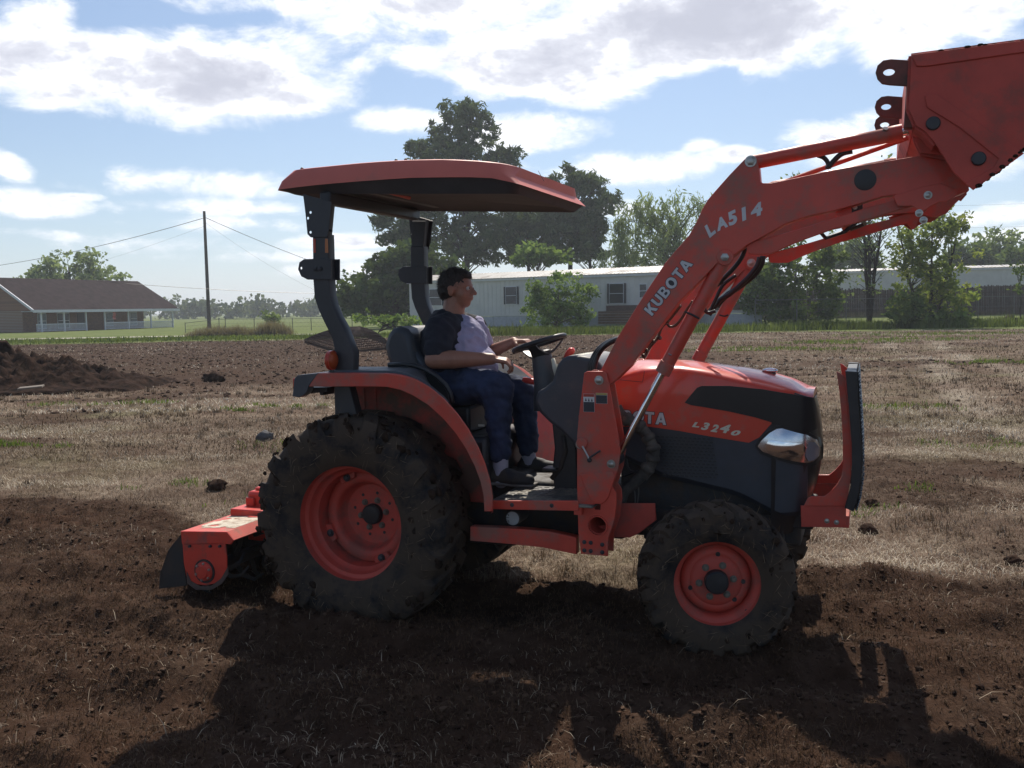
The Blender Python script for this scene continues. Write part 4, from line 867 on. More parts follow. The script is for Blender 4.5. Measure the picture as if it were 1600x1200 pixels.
def rear_wheel(side):
    c = Vector((REAR.x, side*.56, REAR.z)); w = empty('rear_wheel'); w.parent = tractor; w.location = c
    if side > 0: w.rotation_euler = (0, 0, math.pi)
    global _rt
    if side < 0: _rt = tyre_mesh(RR_, .20, .330, 20, .025, 'tyre')
    t = link('tyre', _rt, RUBBER, w, 38 if side < 0 else None)
    ry = -.163       # outer rim plane relative to the wheel centre
    prof = [(.318, ry+.012), (.330, ry+.002), (.341, ry), (.343, ry+.008), (.334, ry+.014), (.325, ry+.016), (.322, ry+.03), (.318, ry+.055), (.297, ry+.062), (.290, ry+.085), (.286, ry+.10), (.268, ry+.115), (.262, ry+.15), (.262, ry+.24), (.285, ry+.27), (.318, ry+.30), (.343, ry+.325)]
    m = MB().lathe([(r-.0, y) for r, y in prof], n=72); part('rim', m, ORANGE2, w, 40)
    d = MB(); dp = [(.262, ry+.235), (.262, ry+.205), (.250, ry+.192), (.225, ry+.188), (.205, ry+.190), (.195, ry+.20), (.187, ry+.225), (.180, ry+.262), (.170, ry+.272), (.150, ry+.272), (.06, ry+.272), (.0, ry+.272)]
    d.lathe(dp, n=72); disc = part('wheel_disc', d, ORANGE2, w, 40)
    for k in range(4):      # brackets that carry the disc in the rim
        a = math.radians(25+90*k); q = MB(); ca, sa = math.cos(a), math.sin(a)
        for (r0, r1, y0, y1, hw) in ((.225, .268, ry+.165, ry+.20, .045),):
            vs = []
            for yy in (y0, y1):
                for (rr2, s) in ((r0, -hw), (r1, -hw*1.3), (r1, hw*1.3), (r0, hw)): vs.append((rr2*ca-s*sa, yy, rr2*sa+s*ca))
            q.add(vs, [(0, 1, 2, 3), (7, 6, 5, 4), (0, 4, 5, 1), (1, 5, 6, 2), (2, 6, 7, 3), (3, 7, 4, 0)])
        part('disc_lug', q, ORANGE2, w, 30, bev=.006)
        bolt((.245*ca, ry+.165, .245*sa), .016, .02, DGREY, w)
    hb = MB().lathe([(0, ry+.232), (.050, ry+.234), (.058, ry+.242), (.060, ry+.272)], n=28); part('hub', hb, BLACK, w, 40)
    for k in range(6):
        a = math.radians(10+60*k); bolt((.083*math.cos(a), ry+.272, .083*math.sin(a)), .0135, .022, pmat('nut_dirty', (.16, .14, .11), .6) if 'nut_dirty' not in MATS else MATS['nut_dirty'], w)
    for k in range(8):
        a = math.radians(32+45*k); m = MB().lathe([(0, ry+.2705), (.0085, ry+.2705), (.0095, ry+.2722)], (.124*math.cos(a), 0, .124*math.sin(a)), 12); part('hole', m, BLACK, w)
    return w
rear_wheel(-1); rear_wheel(1)
def front_wheel(side, steer=math.radians(14)):
    w = empty('front_wheel'); w.parent = tractor; w.location = (FRONT.x, side*.565, FRONT.z)
    w.rotation_euler = (0, math.radians(12)*1, steer+(math.pi if side > 0 else 0))
    global _ft
    if side < 0: _ft = tyre_mesh(RF_, .135, .216, 18, .024, 'tyre')
    link('tyre', _ft, RUBBER, w, 38 if side < 0 else None)
    ry = -.108
    prof = [(.205, ry+.012), (.214, ry+.002), (.222, ry), (.224, ry+.008), (.214, ry+.014), (.208, ry+.02), (.204, ry+.04), (.188, ry+.046), (.178, ry+.055), (.172, ry+.075), (.168, ry+.16), (.20, ry+.19), (.222, ry+.215)]
    part('rim', MB().lathe(prof, n=64), ORANGE2, w, 40)
    dp = [(.172, ry+.115), (.165, ry+.085), (.150, ry+.072), (.135, ry+.066), (.125, ry+.068), (.118, ry+.062), (.105, ry+.056), (.06, ry+.054), (0, ry+.054)]
    part('wheel_disc', MB().lathe(dp, n=64), ORANGE2, w, 40)
    part('hub', MB().lathe([(0, ry+.008), (.048, ry+.010), (.056, ry+.018), (.058, ry+.054)], n=28), BLACK, w, 40)
    for k in range(6):
        a = math.radians(20+60*k); bolt((.082*math.cos(a), ry+.054, .082*math.sin(a)), .0125, .018, MATS['nut_dirty'], w)
    for k, a in enumerate((98, 210, 325, 10)):
        a = math.radians(a); part('hole', MB().lathe([(0, ry+.0625), (.011, ry+.0625), (.012, ry+.068)], (.128*math.cos(a), 0, .128*math.sin(a)), 12), BLACK, w)
    part('valve', MB().tube([(.155, ry+.07, -.10), (.168, ry+.045, -.108)], .008, 8), BLACK, w)
    return w
front_wheel(-1); front_wheel(1)
def tyre_straw(root, R_, half, n, seed):
    """dry grass caught on the tyre"""
    r = np.random.default_rng(seed); vs = []; fs = []
    for k in range(n):
        a = r.random()*6.283; rad = R_*(.62+.38*r.random()) if r.random() < .6 else R_*.97; y = -half*(1.0 if rad < R_*.9 else (r.random()*1.6-.8))-.004
        c = np.array([rad*math.cos(a), y, rad*math.sin(a)]); d = r.normal(size=3); d[1] *= .25; d /= np.linalg.norm(d); L_ = .025+.05*r.random(); q = np.cross(d, [0, 1, .2]); q /= np.linalg.norm(q); q *= .0012
        b = len(vs); vs += [c-q, c+q, c+d*L_*.5+q+np.array([0, -.006, 0]), c+d*L_*.5-q+np.array([0, -.006, 0]), c+d*L_]; fs += [(b, b+1, b+2, b+3), (b+3, b+2, b+4)]
    me = bpy.data.meshes.new('caught_straw'); me.from_pydata([tuple(v) for v in vs], [], fs); attr(me, 'tone', r.random(len(vs))*.5+.1)
    o = link('caught_straw', me, STRAW, root); o['kind'] = 'stuff'
def caked_mud(root, R_, half, n, seed):
    r = np.random.default_rng(seed); m = MB()
    for k in range(n):
        a = r.random()*6.283; tread = r.random() < .62
        rad = R_-.020+.012*r.random() if tread else R_*(.66+.30*r.random()**.6); y = half*(1.7*r.random()-1.0) if tread else -half*.985
        s = (.007+.015*r.random()**1.6)*(R_/.6+.25); st = .45 if tread else .28
        c = (rad*math.cos(a), y, rad*math.sin(a)); b0 = len(m.v); m.sphere(c, s, 6, 4)
        cr, sr = math.cos(a), math.sin(a)
        for i in range(b0, len(m.v)):
            v = Vector(m.v[i])-Vector(c); v *= 1+.5*(r.random()-.5)
            er = Vector((cr, 0, sr)); d = v.dot(er)
            if tread: v -= er*d*(1-st)
            else: v.y *= st
            m.v[i] = tuple(Vector(c)+v)
    o = part('caked_mud', m, MUDM, root, smooth=180, fix=False); o['kind'] = 'stuff'
MUDM = pmat('caked_mud_brown', (.042, .027, .019), .95, var=.5, vscale=14, bump=.004, bscale=60, spec=.08)
for o in [q for q in tractor.children if q.name.startswith('rear_wheel')][:1]: caked_mud(o, RR_, .2, 300, 3)
for o in [q for q in tractor.children if q.name.startswith('front_wheel')][:1]: caked_mud(o, RF_, .135, 200, 4)
for o in [q for q in tractor.children if q.name.startswith('rear_wheel')][:1]: tyre_straw(o, RR_, .2, 420, 1)
for o in [q for q in tractor.children if q.name.startswith('front_wheel')][:1]: tyre_straw(o, RF_, .135, 260, 2)

# ------------------------------------------------------------ chassis
b_ = MB(); b_.box((-.25, -.20, .34), (.75, .20, .74)); part('transmission', b_, IRON, bev=.03)
b_ = MB(); b_.box((.72, -.17, .42), (1.38, .17, .72)); part('clutch_housing', b_, IRON, bev=.03)
b_ = MB(); b_.box((1.36, -.20, .46), (2.30, .20, .95)); part('engine', b_, IRON, bev=.02)
b_ = MB(); b_.box((1.50, -.26, .46), (2.22, -.20, .62)); part('frame_rail', b_, IRON, bev=.008, mirror=True)
part('rear_axle', MB().tube([(REAR.x, -.42, REAR.z), (REAR.x, .42, REAR.z)], .11, 20), IRON)
part('front_axle', MB().tube([(FRONT.x-.02, -.46, FRONT.z+.04), (FRONT.x, -.1, FRONT.z+.05), (FRONT.x, .1, FRONT.z+.05), (FRONT.x-.02, .46, FRONT.z+.04)], [.07, .06, .06, .07], 16), IRON)
part('axle_hub', MB().sphere((FRONT.x, -.44, FRONT.z+.03), .105, 16, 10), IRON, smooth=180, mirror=True)
part('rear_drawbar', MB().box((-.75, -.05, .33), (-.2, .05, .37)), IRON, bev=.005)
for s in (-1, 1): part('lower_link_arm', MB().tube([(-.10, s*.28, .42), (-.55, s*.33, .38), (-.92, s*.36, .34)], [.022, .026, .03], 10), IRON)
part('top_link', MB().tube([(-.22, 0, .85), (-.85, 0, .72)], .022, 10), IRON)
part('seat_platform', MB().box((-.38, -.30, .74), (.62, .34, .98)), BLACK, bev=.03)
part('fuel_tank', MB().box((.10, -.33, .62), (.62, -.20, .84)), BLACK, bev=.02)

# floor and step
fz = P(800, 783, -.60).z
fx0, fx1 = P(768, 786, -.6).x, 1.32
FLOOR = pmat('floor_plate', (.06, .058, .055), .5, dirt=(.30, .27, .21), damt=.5, dscale=7, bump=.002, bscale=60)
fl_ = MB().box((fx0, -.60, fz-.012), (fx1, .60, fz)); floor_o = part('floor_plate', fl_, FLOOR, bev=.003)
trm = MB()
for i in range(12):
    for j in range(22):
        x = fx0+.03+i*.043; y = -.56+j*.05; trm.box((x, y, fz), (x+.028, y+.008, fz+.003))
o = part('tread_ribs', trm, FLOOR); o['kind'] = 'stuff'
st = O([(768, 782), (904, 782), (904, 798), (800, 796), (768, 795)], -.61); plate('step_edge', ORANGE, st, -.617, -.605, mirror=True)
part('step_bracket', MB().box((1.22, -.60, fz-.05), (1.26, .60, fz-.013)), ORANGE)
for u, v in ((800, 789), (862, 790)): bolt(P(u, v, -.617), .008, .006, DGREY)
# canister with a hand written end
cc = P(801, 810, -.40); can = MB().lathe([(0, -.40), (.038, -.40), (.041, -.397), (.041, -.25), (.03, -.24)], (cc.x, 0, cc.z), 28); can = part('filter_canister', can, GREYP, smooth=40)
part('end_label', MB().lathe([(0, -.4025), (.037, -.4022), (.0375, -.4002)], (cc.x, 0, cc.z), 28), pmat('filter_white', (.42, .45, .47), .5), can)

# ------------------------------------------------------------ lettering helper
def text_mesh(s, shear=0., bold=0., ext=.001):
    cu = bpy.data.curves.new('t', 'FONT'); cu.body = s; cu.size = 1; cu.shear = shear; cu.offset = bold; cu.extrude = ext; cu.space_character = 1.0
    ob = bpy.data.objects.new('t', cu); COL.objects.link(ob); dg = bpy.context.evaluated_depsgraph_get(); dg.update()
    me = bpy.data.meshes.new_from_object(ob.evaluated_get(dg)); bpy.data.objects.remove(ob); bpy.data.curves.remove(cu)
    b = bmesh.new(); b.from_mesh(me); bmesh.ops.remove_doubles(b, verts=b.verts, dist=1e-5); b.to_mesh(me); b.free(); me.materials.clear(); return me
def text_on(name, s, p0, p1, hpx, y, mat, shear=0., bold=0., parent=None, lift=.0015, rp=None, yfun=None, halo=None):
    """letters whose baseline runs from pixel p0 to p1 on the plane y; hpx: cap height in pixels"""
    objs = []
    A = P(*p0, y); B = P(*p1, y); ex = (B-A); w = ex.length; ex.normalize(); ez = Vector((-ex.z, 0, ex.x))
    H_ = hpx/F*float(np.linalg.norm(np.array(TMX @ A)-CAMP))
    for (mt, bd, lf) in (([(halo[0], bold+halo[1], lift*.5)] if halo else [])+[(mat, bold, lift)]):
        me = text_mesh(s, shear, bd, .0006/max(H_, .001)*.7); co = np.array([v.co[:] for v in me.vertices])
        ref = text_mesh(s, shear, bold, .001); cr = np.array([v.co[:] for v in ref.vertices]); x0, x1 = cr[:, 0].min(), cr[:, 0].max(); h0, h1 = cr[:, 1].min(), cr[:, 1].max()
        for v, c in zip(me.vertices, co):
            a = (c[0]-x0)/(x1-x0)*w; b = (c[1]-h0)/(h1-h0)*H_; q = A+ex*a+ez*b
            yy = (yfun(q.x) if yfun else y)
            v.co = (q.x, yy-lf-(c[2] > 0)*.0006, q.z)
        o = link(name if mt is mat else name+'_edge', me, mt, parent or tractor); objs.append(o)
    return objs
def _arc(cx, cy, rx, ry, a0, a1, n=8): return [(cx+rx*math.cos(math.radians(a0+(a1-a0)*k/n)), cy+ry*math.sin(math.radians(a0+(a1-a0)*k/n))) for k in range(n+1)]
GL = {'K': (.80, [(0, 0), (.24, 0), (.24, .32), (.34, .43), (.54, 0), (.82, 0), (.51, .61), (.80, 1), (.52, 1), (.24, .62), (.24, 1), (0, 1)], []),
 'U': (.78, [(0, 1), (0, .36)]+_arc(.39, .36, .39, .37, 180, 360)+[(.78, 1), (.54, 1), (.54, .38)]+_arc(.39, .38, .15, .17, 360, 180)+[(.24, 1)], []),
 'B': (.76, [(0, 0), (.46, 0)]+_arc(.46, .27, .30, .27, -90, 62)+[(.60, .525)]+_arc(.44, .76, .27, .24, -55, 90)+[(0, 1)], [[(.24, .18), (.24, .41), (.44, .41)]+_arc(.44, .295, .09, .115, 80, -80)+[(.44, .18)], [(.24, .60), (.24, .82), (.41, .82)]+_arc(.41, .71, .08, .11, 80, -80)+[(.41, .60)]]),
 'O': (.90, _arc(.45, .5, .46, .51, 0, 350, 24), [_arc(.45, .5, .20, .30, 0, 345, 18)]),
 'T': (.72, [(.24, 0), (.48, 0), (.48, .79), (.72, .79), (.72, 1), (0, 1), (0, .79), (.24, .79)], []),
 'A': (.88, [(0, 0), (.25, 0), (.31, .19), (.57, .19), (.63, 0), (.88, 0), (.57, 1), (.31, 1)], [[(.365, .37), (.515, .37), (.44, .68)]])}
def brand(p0, p1, hpx, y, parent, yfun=None):
    A = P(*p0, y); B = P(*p1, y); ex = (B-A); w = ex.length; ex.normalize(); ez = Vector((-ex.z, 0, ex.x)); H_ = hpx/F*float(np.linalg.norm(np.array(TMX @ A)-CAMP))
    tot = sum(GL[c][0] for c in 'KUBOTA')+.13*5; sx = w/tot; x = 0
    for c in 'KUBOTA':
        gw, ol, hl_ = GL[c]
        for (mt, off, lf, nm) in ((INK, .055, .0006, 'letter_edge'), (SILVER, 0, .0014, 'brand_letter')):
            cu = bpy.data.curves.new('g', 'CURVE'); cu.dimensions = '2D'; cu.fill_mode = 'BOTH'; cu.offset = off
            for lp in [ol]+([] if off else hl_):
                s_ = cu.splines.new('POLY'); s_.points.add(len(lp)-1)
                for q, p in zip(s_.points, lp): q.co = (p[0], p[1], 0, 1)
                s_.use_cyclic_u = True
            ob = bpy.data.objects.new('g', cu); COL.objects.link(ob); dg = bpy.context.evaluated_depsgraph_get(); me = bpy.data.meshes.new_from_object(ob.evaluated_get(dg)); bpy.data.objects.remove(ob); bpy.data.curves.remove(cu); me.materials.clear()
            for v in me.vertices:
                q = A+ex*((x+v.co.x)*sx)+ez*(v.co.y*H_); yy = yfun(q.x) if yfun else y; v.co = (q.x, yy-lf, q.z)
            link(nm, me, mt, parent)
        x += gw+.13
text_on('handwriting', 'S/15', (796, 817), (795, 803), 9, -.404, INK, parent=can, lift=.0)

# ------------------------------------------------------------ loader towers and subframe
TO = [(913, 583), (918, 580), (943, 580), (948, 583), (952, 600), (959, 640), (967, 685), (970, 706), (966, 733), (957, 760), (963, 770), (964, 785), (961, 812), (951, 840), (950, 869), (908, 865), (904, 832), (902, 760), (902, 680), (906, 640), (909, 617)]
hA = P(934, 821, -.555); hB = P(934, 790, -.555)
slot = [(hB.x-.014, hB.z-.02), (hB.x+.014, hB.z-.02), (hB.x+.016, hB.z+.01), (hB.x+.006, hB.z+.02), (hB.x-.008, hB.z+.02), (hB.x-.016, hB.z+.008)]
to = O(TO, -.555)
plate('loader_tower', ORANGE, to, -.561, -.549, [circ((hA.x, hA.z), .048, 24), slot], mirror=True)
plate('loader_tower', ORANGE, to, -.452, -.440, [circ((hA.x, hA.z), .048, 24)], mirror=True)
part('tower_spacer', MB().box((to[-4][0]+.01, -.549, .60), (to[-4][0]+.022, -.452, 1.15)), ORANGE, mirror=True)
part('tower_tube', MB().lathe([(.047, -.548), (.047, .548), (.043, .548), (.043, -.548)], (hA.x, 0, hA.z), 28, closed=True), ORANGE2)
rg = MB().lathe([(.047, -.562), (.047, -.568), (.053, -.568), (.055, -.562)], (hA.x, 0, hA.z), 28); part('tube_collar', rg, ORANGE)
# doubler plate on the tower with a rounded foot
db = O([(906, 740), (958, 736), (961, 745), (952, 775), (947, 783), (940, 787), (930, 787), (923, 780)], -.562); plate('doubler_plate', ORANGE, db, -.570, -.5615)
for (u, v, r) in [(936, 594, .017), (955, 725, .016), (907, 694, .018)]: bolt(P(u, v, -.562), r, .016)
part('pin_boss', MB().lathe([(0, -.572), (.03, -.571), (.033, -.562)], tuple([P(912, 692, 0).x, 0, P(912, 692, -.56).z]), 20), ORANGE) if False else None
bp = P(910, 692, -.562); part('pin_boss', MB().lathe([(.0, -.580), (.026, -.579), (.030, -.572), (.030, -.562)], (bp.x, 0, bp.z), 22), ORANGE)
a = P(910, 697, -.585); b = P(920, 716, -.59); c = P(938, 704, -.585)
part('lock_lever', MB().tube([a, b], .0055, 8), STEEL); part('lock_lever', MB().tube([b, c], .005, 8), DGREY); bolt(P(921, 719, -.562), .009, .01, DGREY)
rl_ = O([(738, 821), (820, 825), (862, 829), (903, 838), (903, 864), (850, 853), (800, 848), (738, 843)], -.50); plate('subframe_rail', ORANGE, rl_, -.53, -.47, mirror=True)
for (u, v) in [(913, 847), (923, 848), (941, 851), (913, 860), (923, 861), (941, 863)]: bolt(P(u, v, -.562), .008, .007, DGREY)
fb = O([(950, 786), (1024, 786), (1026, 812), (1000, 832), (985, 839), (950, 839)], -.40); plate('front_bracket', ORANGE2, fb, -.412, -.398, mirror=True)
part('cross_beam', MB().box((1.24, -.44, .47), (1.36, .44, .56)), ORANGE2, bev=.006)
# decals
def decal(u0, v0, u1, v1, head, rows, y=-.562, pict=False):
    A = P(u0, v0, y); B = P(u1, v1, y); x0, x1, zt, zb = A.x, B.x, A.z, B.z; h = zt-zb
    d = part('warning_decal', MB().box((x0, y-.0012, zb), (x1, y, zt)), WHITEP); yy = y-.0013
    part('header', MB().box((x0+.001, yy-.0004, zt-h*.17), (x1-.001, yy, zt-.001)), head, d)
    part('text_block', MB().box((x0+.001, yy-.0004, zb+.001), (x1-.001, yy, zt-h*(.45 if pict else .20))), INK, d)
    ln = MB(); nr = rows
    for k in range(nr):
        z = zb+.004+(h*(.50 if pict else .74))*k/nr; ln.box((x0+.004, yy-.0009, z), (x1-.004-.008*((k*7) % 3)/2, yy-.0005, z+.0012))
    o = part('fine_print', ln, GREYP, d); o['kind'] = 'stuff'
    if pict:
        m = MB(); hx = (x1-x0)
        m.prism([(x0+hx*.14, zt-h*.40), (x0+hx*.32, zt-h*.40), (x0+hx*.23, zt-h*.22)], yy-.0008, yy-.0002); m.prism([(x0+hx*.42, zt-h*.42), (x0+hx*.58, zt-h*.42), (x0+hx*.5, zt-h*.22)], yy-.0008, yy-.0002); m.prism([(x0+hx*.68, zt-h*.42), (x0+hx*.86, zt-h*.42), (x0+hx*.78, zt-h*.24)], yy-.0008, yy-.0002)
        part('pictogram', m, INK, d)
decal(911.5, 615, 929, 644, pmat('red_print', (.42, .05, .03), .5), 9, pict=True); decal(931, 614, 949, 631, YELLOWP, 5)

# ------------------------------------------------------------ loader arms
BO = [(940, 576), (965, 527), (1010, 455), (1040, 410), (1077, 367), (1089, 345), (1097, 327), (1106, 312), (1117, 299), (1140, 273), (1163, 249), (1170, 245), (1178, 246), (1183, 250), (1186, 262), (1188, 284), (1192, 286), (1205, 286), (1300, 266), (1360, 256), (1431, 244), (1475, 239), (1500, 236), (1530, 233), (1548, 240), (1551, 256), (1536, 270), (1518, 288), (1508, 300), (1490, 307), (1478, 309), (1450, 300), (1420, 302), (1380, 307), (1340, 319), (1300, 330), (1265, 337), (1226, 350), (1217, 356), (1193, 369), (1167, 383), (1143, 402), (1120, 412), (1092, 441), (1062, 471), (1030, 512), (1000, 552), (985, 572), (962, 594), (945, 606), (930, 604), (926, 594)]
bo = O(BO, -.54)
ph = P(1352, 281, -.54)
arm = plate('loader_arm', ORANGE, bo, -.54, -.46, mirror=True)
arm2 = [q for q in tractor.children if q.name.startswith('loader_arm')][1]
part('plug', MB().lathe([(0, -.5425), (.040, -.543), (.046, -.5415), (.047, -.540)], (ph.x, 0, ph.z), 32), BLACK, arm)
gl = O([(1166, 384), (1180, 377), (1205, 371), (1250, 358), (1305, 341), (1350, 326), (1400, 313), (1436, 300), (1448, 294), (1455, 308), (1447, 330), (1440, 333), (1430, 322), (1402, 329), (1350, 345), (1300, 359), (1250, 377), (1222, 389), (1205, 397), (1185, 398), (1170, 397)], -.50); plate('lower_brace', ORANGE, gl, -.515, -.485, mirror=True)
# end bracket of the arm
eb = O([(1395, 306), (1440, 292), (1470, 286), (1496, 296), (1494, 306), (1478, 316), (1468, 316), (1455, 322), (1440, 332), (1425, 322), (1402, 322)], -.55); plate('end_bracket', ORANGE, eb, -.553, -.5415, mirror=True)
for (u, v, r) in [(1450, 305, .013), (1443, 344, .012), (1436, 333, .012)]: bolt(P(u, v, -.554), r, .012)
bolt(P(1173, 252, -.54), .020, .014, STEEL)
bolt(P(1133, 402, -.54), .020, .016); 
part('pin_boss', MB().lathe([(0, -.546), (.036, -.545), (.040, -.54)], (P(1133, 402, -.54).x, 0, P(1133, 402, -.54).z), 24), ORANGE, arm)
pp_ = P(1174, 411, .46); part('pin_boss', MB().lathe([(0, .455), (.036, .456), (.04, .46)], (pp_.x, 0, pp_.z), 24), ORANGE); bolt((pp_.x, .456, pp_.z), .018, .016)
# cross tube between the arms and valve lines
ct = P(1318, 330, -.46); part('cross_tube', MB().tube([(ct.x, -.455, ct.z), (ct.x, .455, ct.z)], .035, 16), ORANGE)
vb = P(1330, 328, -.40); part('hose_block', MB().box((vb.x-.06, -.44, vb.z-.03), (vb.x+.05, -.36, vb.z+.03)), DGREY, bev=.004)
for u, v in ((1325, 323), (1336, 324), (1343, 318)): part('fitting', MB().lathe([(0, -.452), (.010, -.451), (.011, -.44)], (P(u, v, -.45).x, 0, P(u, v, -.45).z), 10), STEEL)
for off in (0, .03): part('hose', MB().tube([P(1275, 355, -.1+off), P(1290, 372, -.05), P(1320, 362, .05+off), P(1345, 342, .1), P(1352, 350, .2+off), P(1330, 358, .3)], .010, 8), HOSE)
def cyl(p0, p1, p2, y, r0, r1, name='lift_cylinder'):
    for s in (1, -1):
        A = P(*p0, y); B = P(*p1, y); C_ = P(*p2, y)
        A, B, C_ = [Vector((q.x, s*q.y, q.z)) for q in (A, B, C_)]
        e_ = (B-A).normalized()
        o = part(name, MB().tube([A-e_*.03, A, B-e_*.06, B-e_*.058, B, B+e_*.001], [r0*.8, r0, r0, r0*1.12, r0*1.12, r0*.5], 24), ORANGE, smooth=40)
        part('rod', MB().tube([B, C_], r1, 20), CHROME, o, smooth=40); part('rod_eye', MB().lathe([(.0, -.03), (r1*1.9, -.03), (r1*1.9, .03), (0, .03)], C_, 18), DGREY, o)
        part('port', MB().tube([B-e_*.08, B-e_*.08+Vector((.01, -s*.03, .03))], .012, 8), STEEL, o)
cyl((1133, 402), (1035, 583), (964, 716), -.50, .0345, .0175)
cyl((1176, 254), (1410, 207), (1462, 196), -.50, .0335, .0165, 'bucket_cylinder')
part('level_rod', MB().tube([P(1202, 293, -.38), P(1436, 209, -.38)], .0115, 10), ORANGE)
# arm hoses
def hose(pts, y, r=.011, name='hose', mat=None, parent=None):
    q = [P(p[0], p[1], p[2] if len(p) > 2 else y) for p in pts]
    # smooth the path
    out_ = []
    n = len(q)
    for i in range(n-1):
        p0 = q[max(i-1, 0)]; p1 = q[i]; p2 = q[i+1]; p3 = q[min(i+2, n-1)]
        for k in range(6):
            t = k/6; out_.append(.5*((2*p1)+(-p0+p2)*t+(2*p0-5*p1+4*p2-p3)*t*t+(-p0+3*p1-3*p2+p3)*t**3))
    out_.append(q[-1]); return part(name, MB().tube(out_, r, 9), mat or HOSE, parent, smooth=180)
hose([(1278, 243), (1288, 247), (1294, 256), (1292, 264)], -.47, .0105); hose([(1332, 236), (1316, 240), (1304, 250), (1294, 262)], -.49, .0125)
hose([(1165, 386), (1160, 400), (1150, 415), (1133, 433), (1120, 446)], -.45, .011)
hose([(1192, 400), (1190, 412), (1180, 428), (1165, 441), (1150, 452), (1135, 462), (1120, 478)], .30, .016); hose([(1187, 402), (1183, 415), (1172, 430), (1158, 444), (1140, 460), (1124, 470), (1108, 492)], .26, .014)
hose([(1130, 440), (1112, 452), (1100, 470), (1104, 488), (1118, 486)], .1, .010); hose([(1150, 430), (1130, 445), (1118, 468), (1108, 490)], .2, .010)
STEELP = pmat('steel_pipe', (.12, .09, .07), .4, metal=.6)
hose([(1083, 470), (1073, 484), (1066, 496), (1056, 508), (1046, 510), (1040, 500)], -.43, .007, 'steel_pipe', STEELP)
hose([(1064, 477), (1046, 500), (1034, 512), (1028, 528), (1022, 535), (1014, 545), (1006, 560)], -.45, .007, 'steel_pipe', STEELP)
hose([(1052, 490), (1036, 506), (1024, 524), (1014, 540), (1003, 556)], -.44, .006, 'steel_pipe', STEELP)
for (u, v) in [(1031, 528), (1022, 534), (1043, 502), (1011, 548), (1006, 556)]: part('fitting', MB().sphere(P(u, v, -.46), .011, 10, 6), STEELP)
hose([(1070, 487), (1082, 492), (1093, 498)], -.545, .005, 'zip_strap', BLACK)
hose([(1124, 492), (1132, 494), (1138, 492)], .36, .005, 'zip_strap', BLACK)
# hoses looping from the valve by the dash up to the arms
for k, (dy, w) in enumerate([(-.30, 0), (-.33, 4), (-.36, 7)]):
    hose([(924+w, 590, dy), (922+w, 572, dy), (930+w*.9, 552, dy), (944+w*.8, 538, dy-.05), (962+w*.6, 530, dy-.08), (975, 530, dy-.1)], dy, .013)
# big wrapped hose bundle in front of the tower
hose([(963, 636), (972, 650), (990, 660), (1005, 672), (1016, 690), (1022, 705), (1018, 724), (1006, 740), (990, 756), (975, 770), (966, 800)], -.37, .030, 'hose_bundle', HOSEWRAP)
for k, (u, v, du, dv) in enumerate([(980, 655, 5, 3), (1000, 667, 5, 4), (1013, 684, 3, 5), (1021, 700, 1, 5), (1020, 716, -2, 5), (1012, 732, -4, 5)]):
    a = P(u-du, v-dv, -.37); b = P(u+du, v+dv, -.37); e_ = (b-a)*.35; part('wrap_fold', MB().tube([a, a+e_*.5, (a+b)/2, b-e_*.5, b], [.028, .036, .040, .036, .028], 12), HOSEWRAP, smooth=180)
for k, pts in enumerate([[(978, 716), (984, 735), (1002, 738)], [(972, 745), (982, 742), (1000, 735)], [(986, 755), (992, 770), (992, 790), (988, 800)], [(997, 752), (998, 770), (996, 786)], [(966, 760), (972, 780), (976, 795), (970, 812)], [(1000, 748), (1020, 735), (1010, 750)]]):
    hose(pts, -.36+.02*k, .006 if k < 2 else .0035, 'wire', HOSE if k < 2 else pmat('grey_wire', (.12, .12, .11), .5) if 'grey_wire' not in MATS else MATS['grey_wire'])

# lettering on the arm
KH = (INK, .035)
brand((1019, 494), (1083, 413), 17, -.5405, arm)
for s, a, b, h in [('L', (1109, 372), (1120, 363), 19), ('A', (1121, 362), (1138, 354), 18), ('5', (1140, 354), (1157, 346), 20), ('1', (1160, 346), (1172, 341), 19), ('4', (1175, 341), (1195, 334), 19)]:
    text_on('model_lettering', s, a, b, h, -.5405, SILVER, shear=.25, bold=.05, parent=arm)

# ------------------------------------------------------------ bucket
yb0 = -.78
BK = [(1424, 86), (1640, 58), (1700, 90), (1652, 196), (1600, 233), (1521, 297), (1508, 286), (1490, 270), (1462, 225), (1445, 205), (1431, 196), (1420, 170)]
bk = O(BK, yb0)
bkt = empty('loader_bucket'); bkt.parent = tractor
pl_ = plate('side_plate', ORANGE2, bk, yb0, yb0+.014, parent=bkt)
bkf = O([(1424, 86), (1640, 58), (1700, 90), (1652, 170), (1600, 200), (1530, 235), (1490, 250), (1462, 225), (1445, 205), (1431, 196), (1420, 170)], yb0); plate('side_plate', ORANGE2, bkf, -yb0-.014, -yb0, parent=bkt)
# bucket shell: follows back and floor of the side plate, spanning the width
sh = [bk[1], bk[0], bk[11], bk[10], bk[9], bk[8]]
m = MB()
for i in range(len(sh)-1):
    a = Vector((sh[i][0], 0, sh[i][1])); b = Vector((sh[i+1][0], 0, sh[i+1][1])); d = (b-a).normalized(); n_ = Vector((d.z, 0, -d.x))*.010
    q = [a, b, b+n_, a+n_]; m.prism([(p.x, p.z) for p in q], yb0+.015, -yb0-.015)
part('shell', m, ORANGE2, bkt, 20)
fl2 = [bk[5], bk[4], bk[3]]; m = MB()
for i in range(0):
    a = Vector((fl2[i][0], 0, fl2[i][1])); b = Vector((fl2[i+1][0], 0, fl2[i+1][1])); d = (b-a).normalized(); n_ = Vector((-d.z, 0, d.x))*.012
    m.prism([(p.x, p.z) for p in (a, b, b+n_, a+n_)], yb0+.015, -yb0-.015)
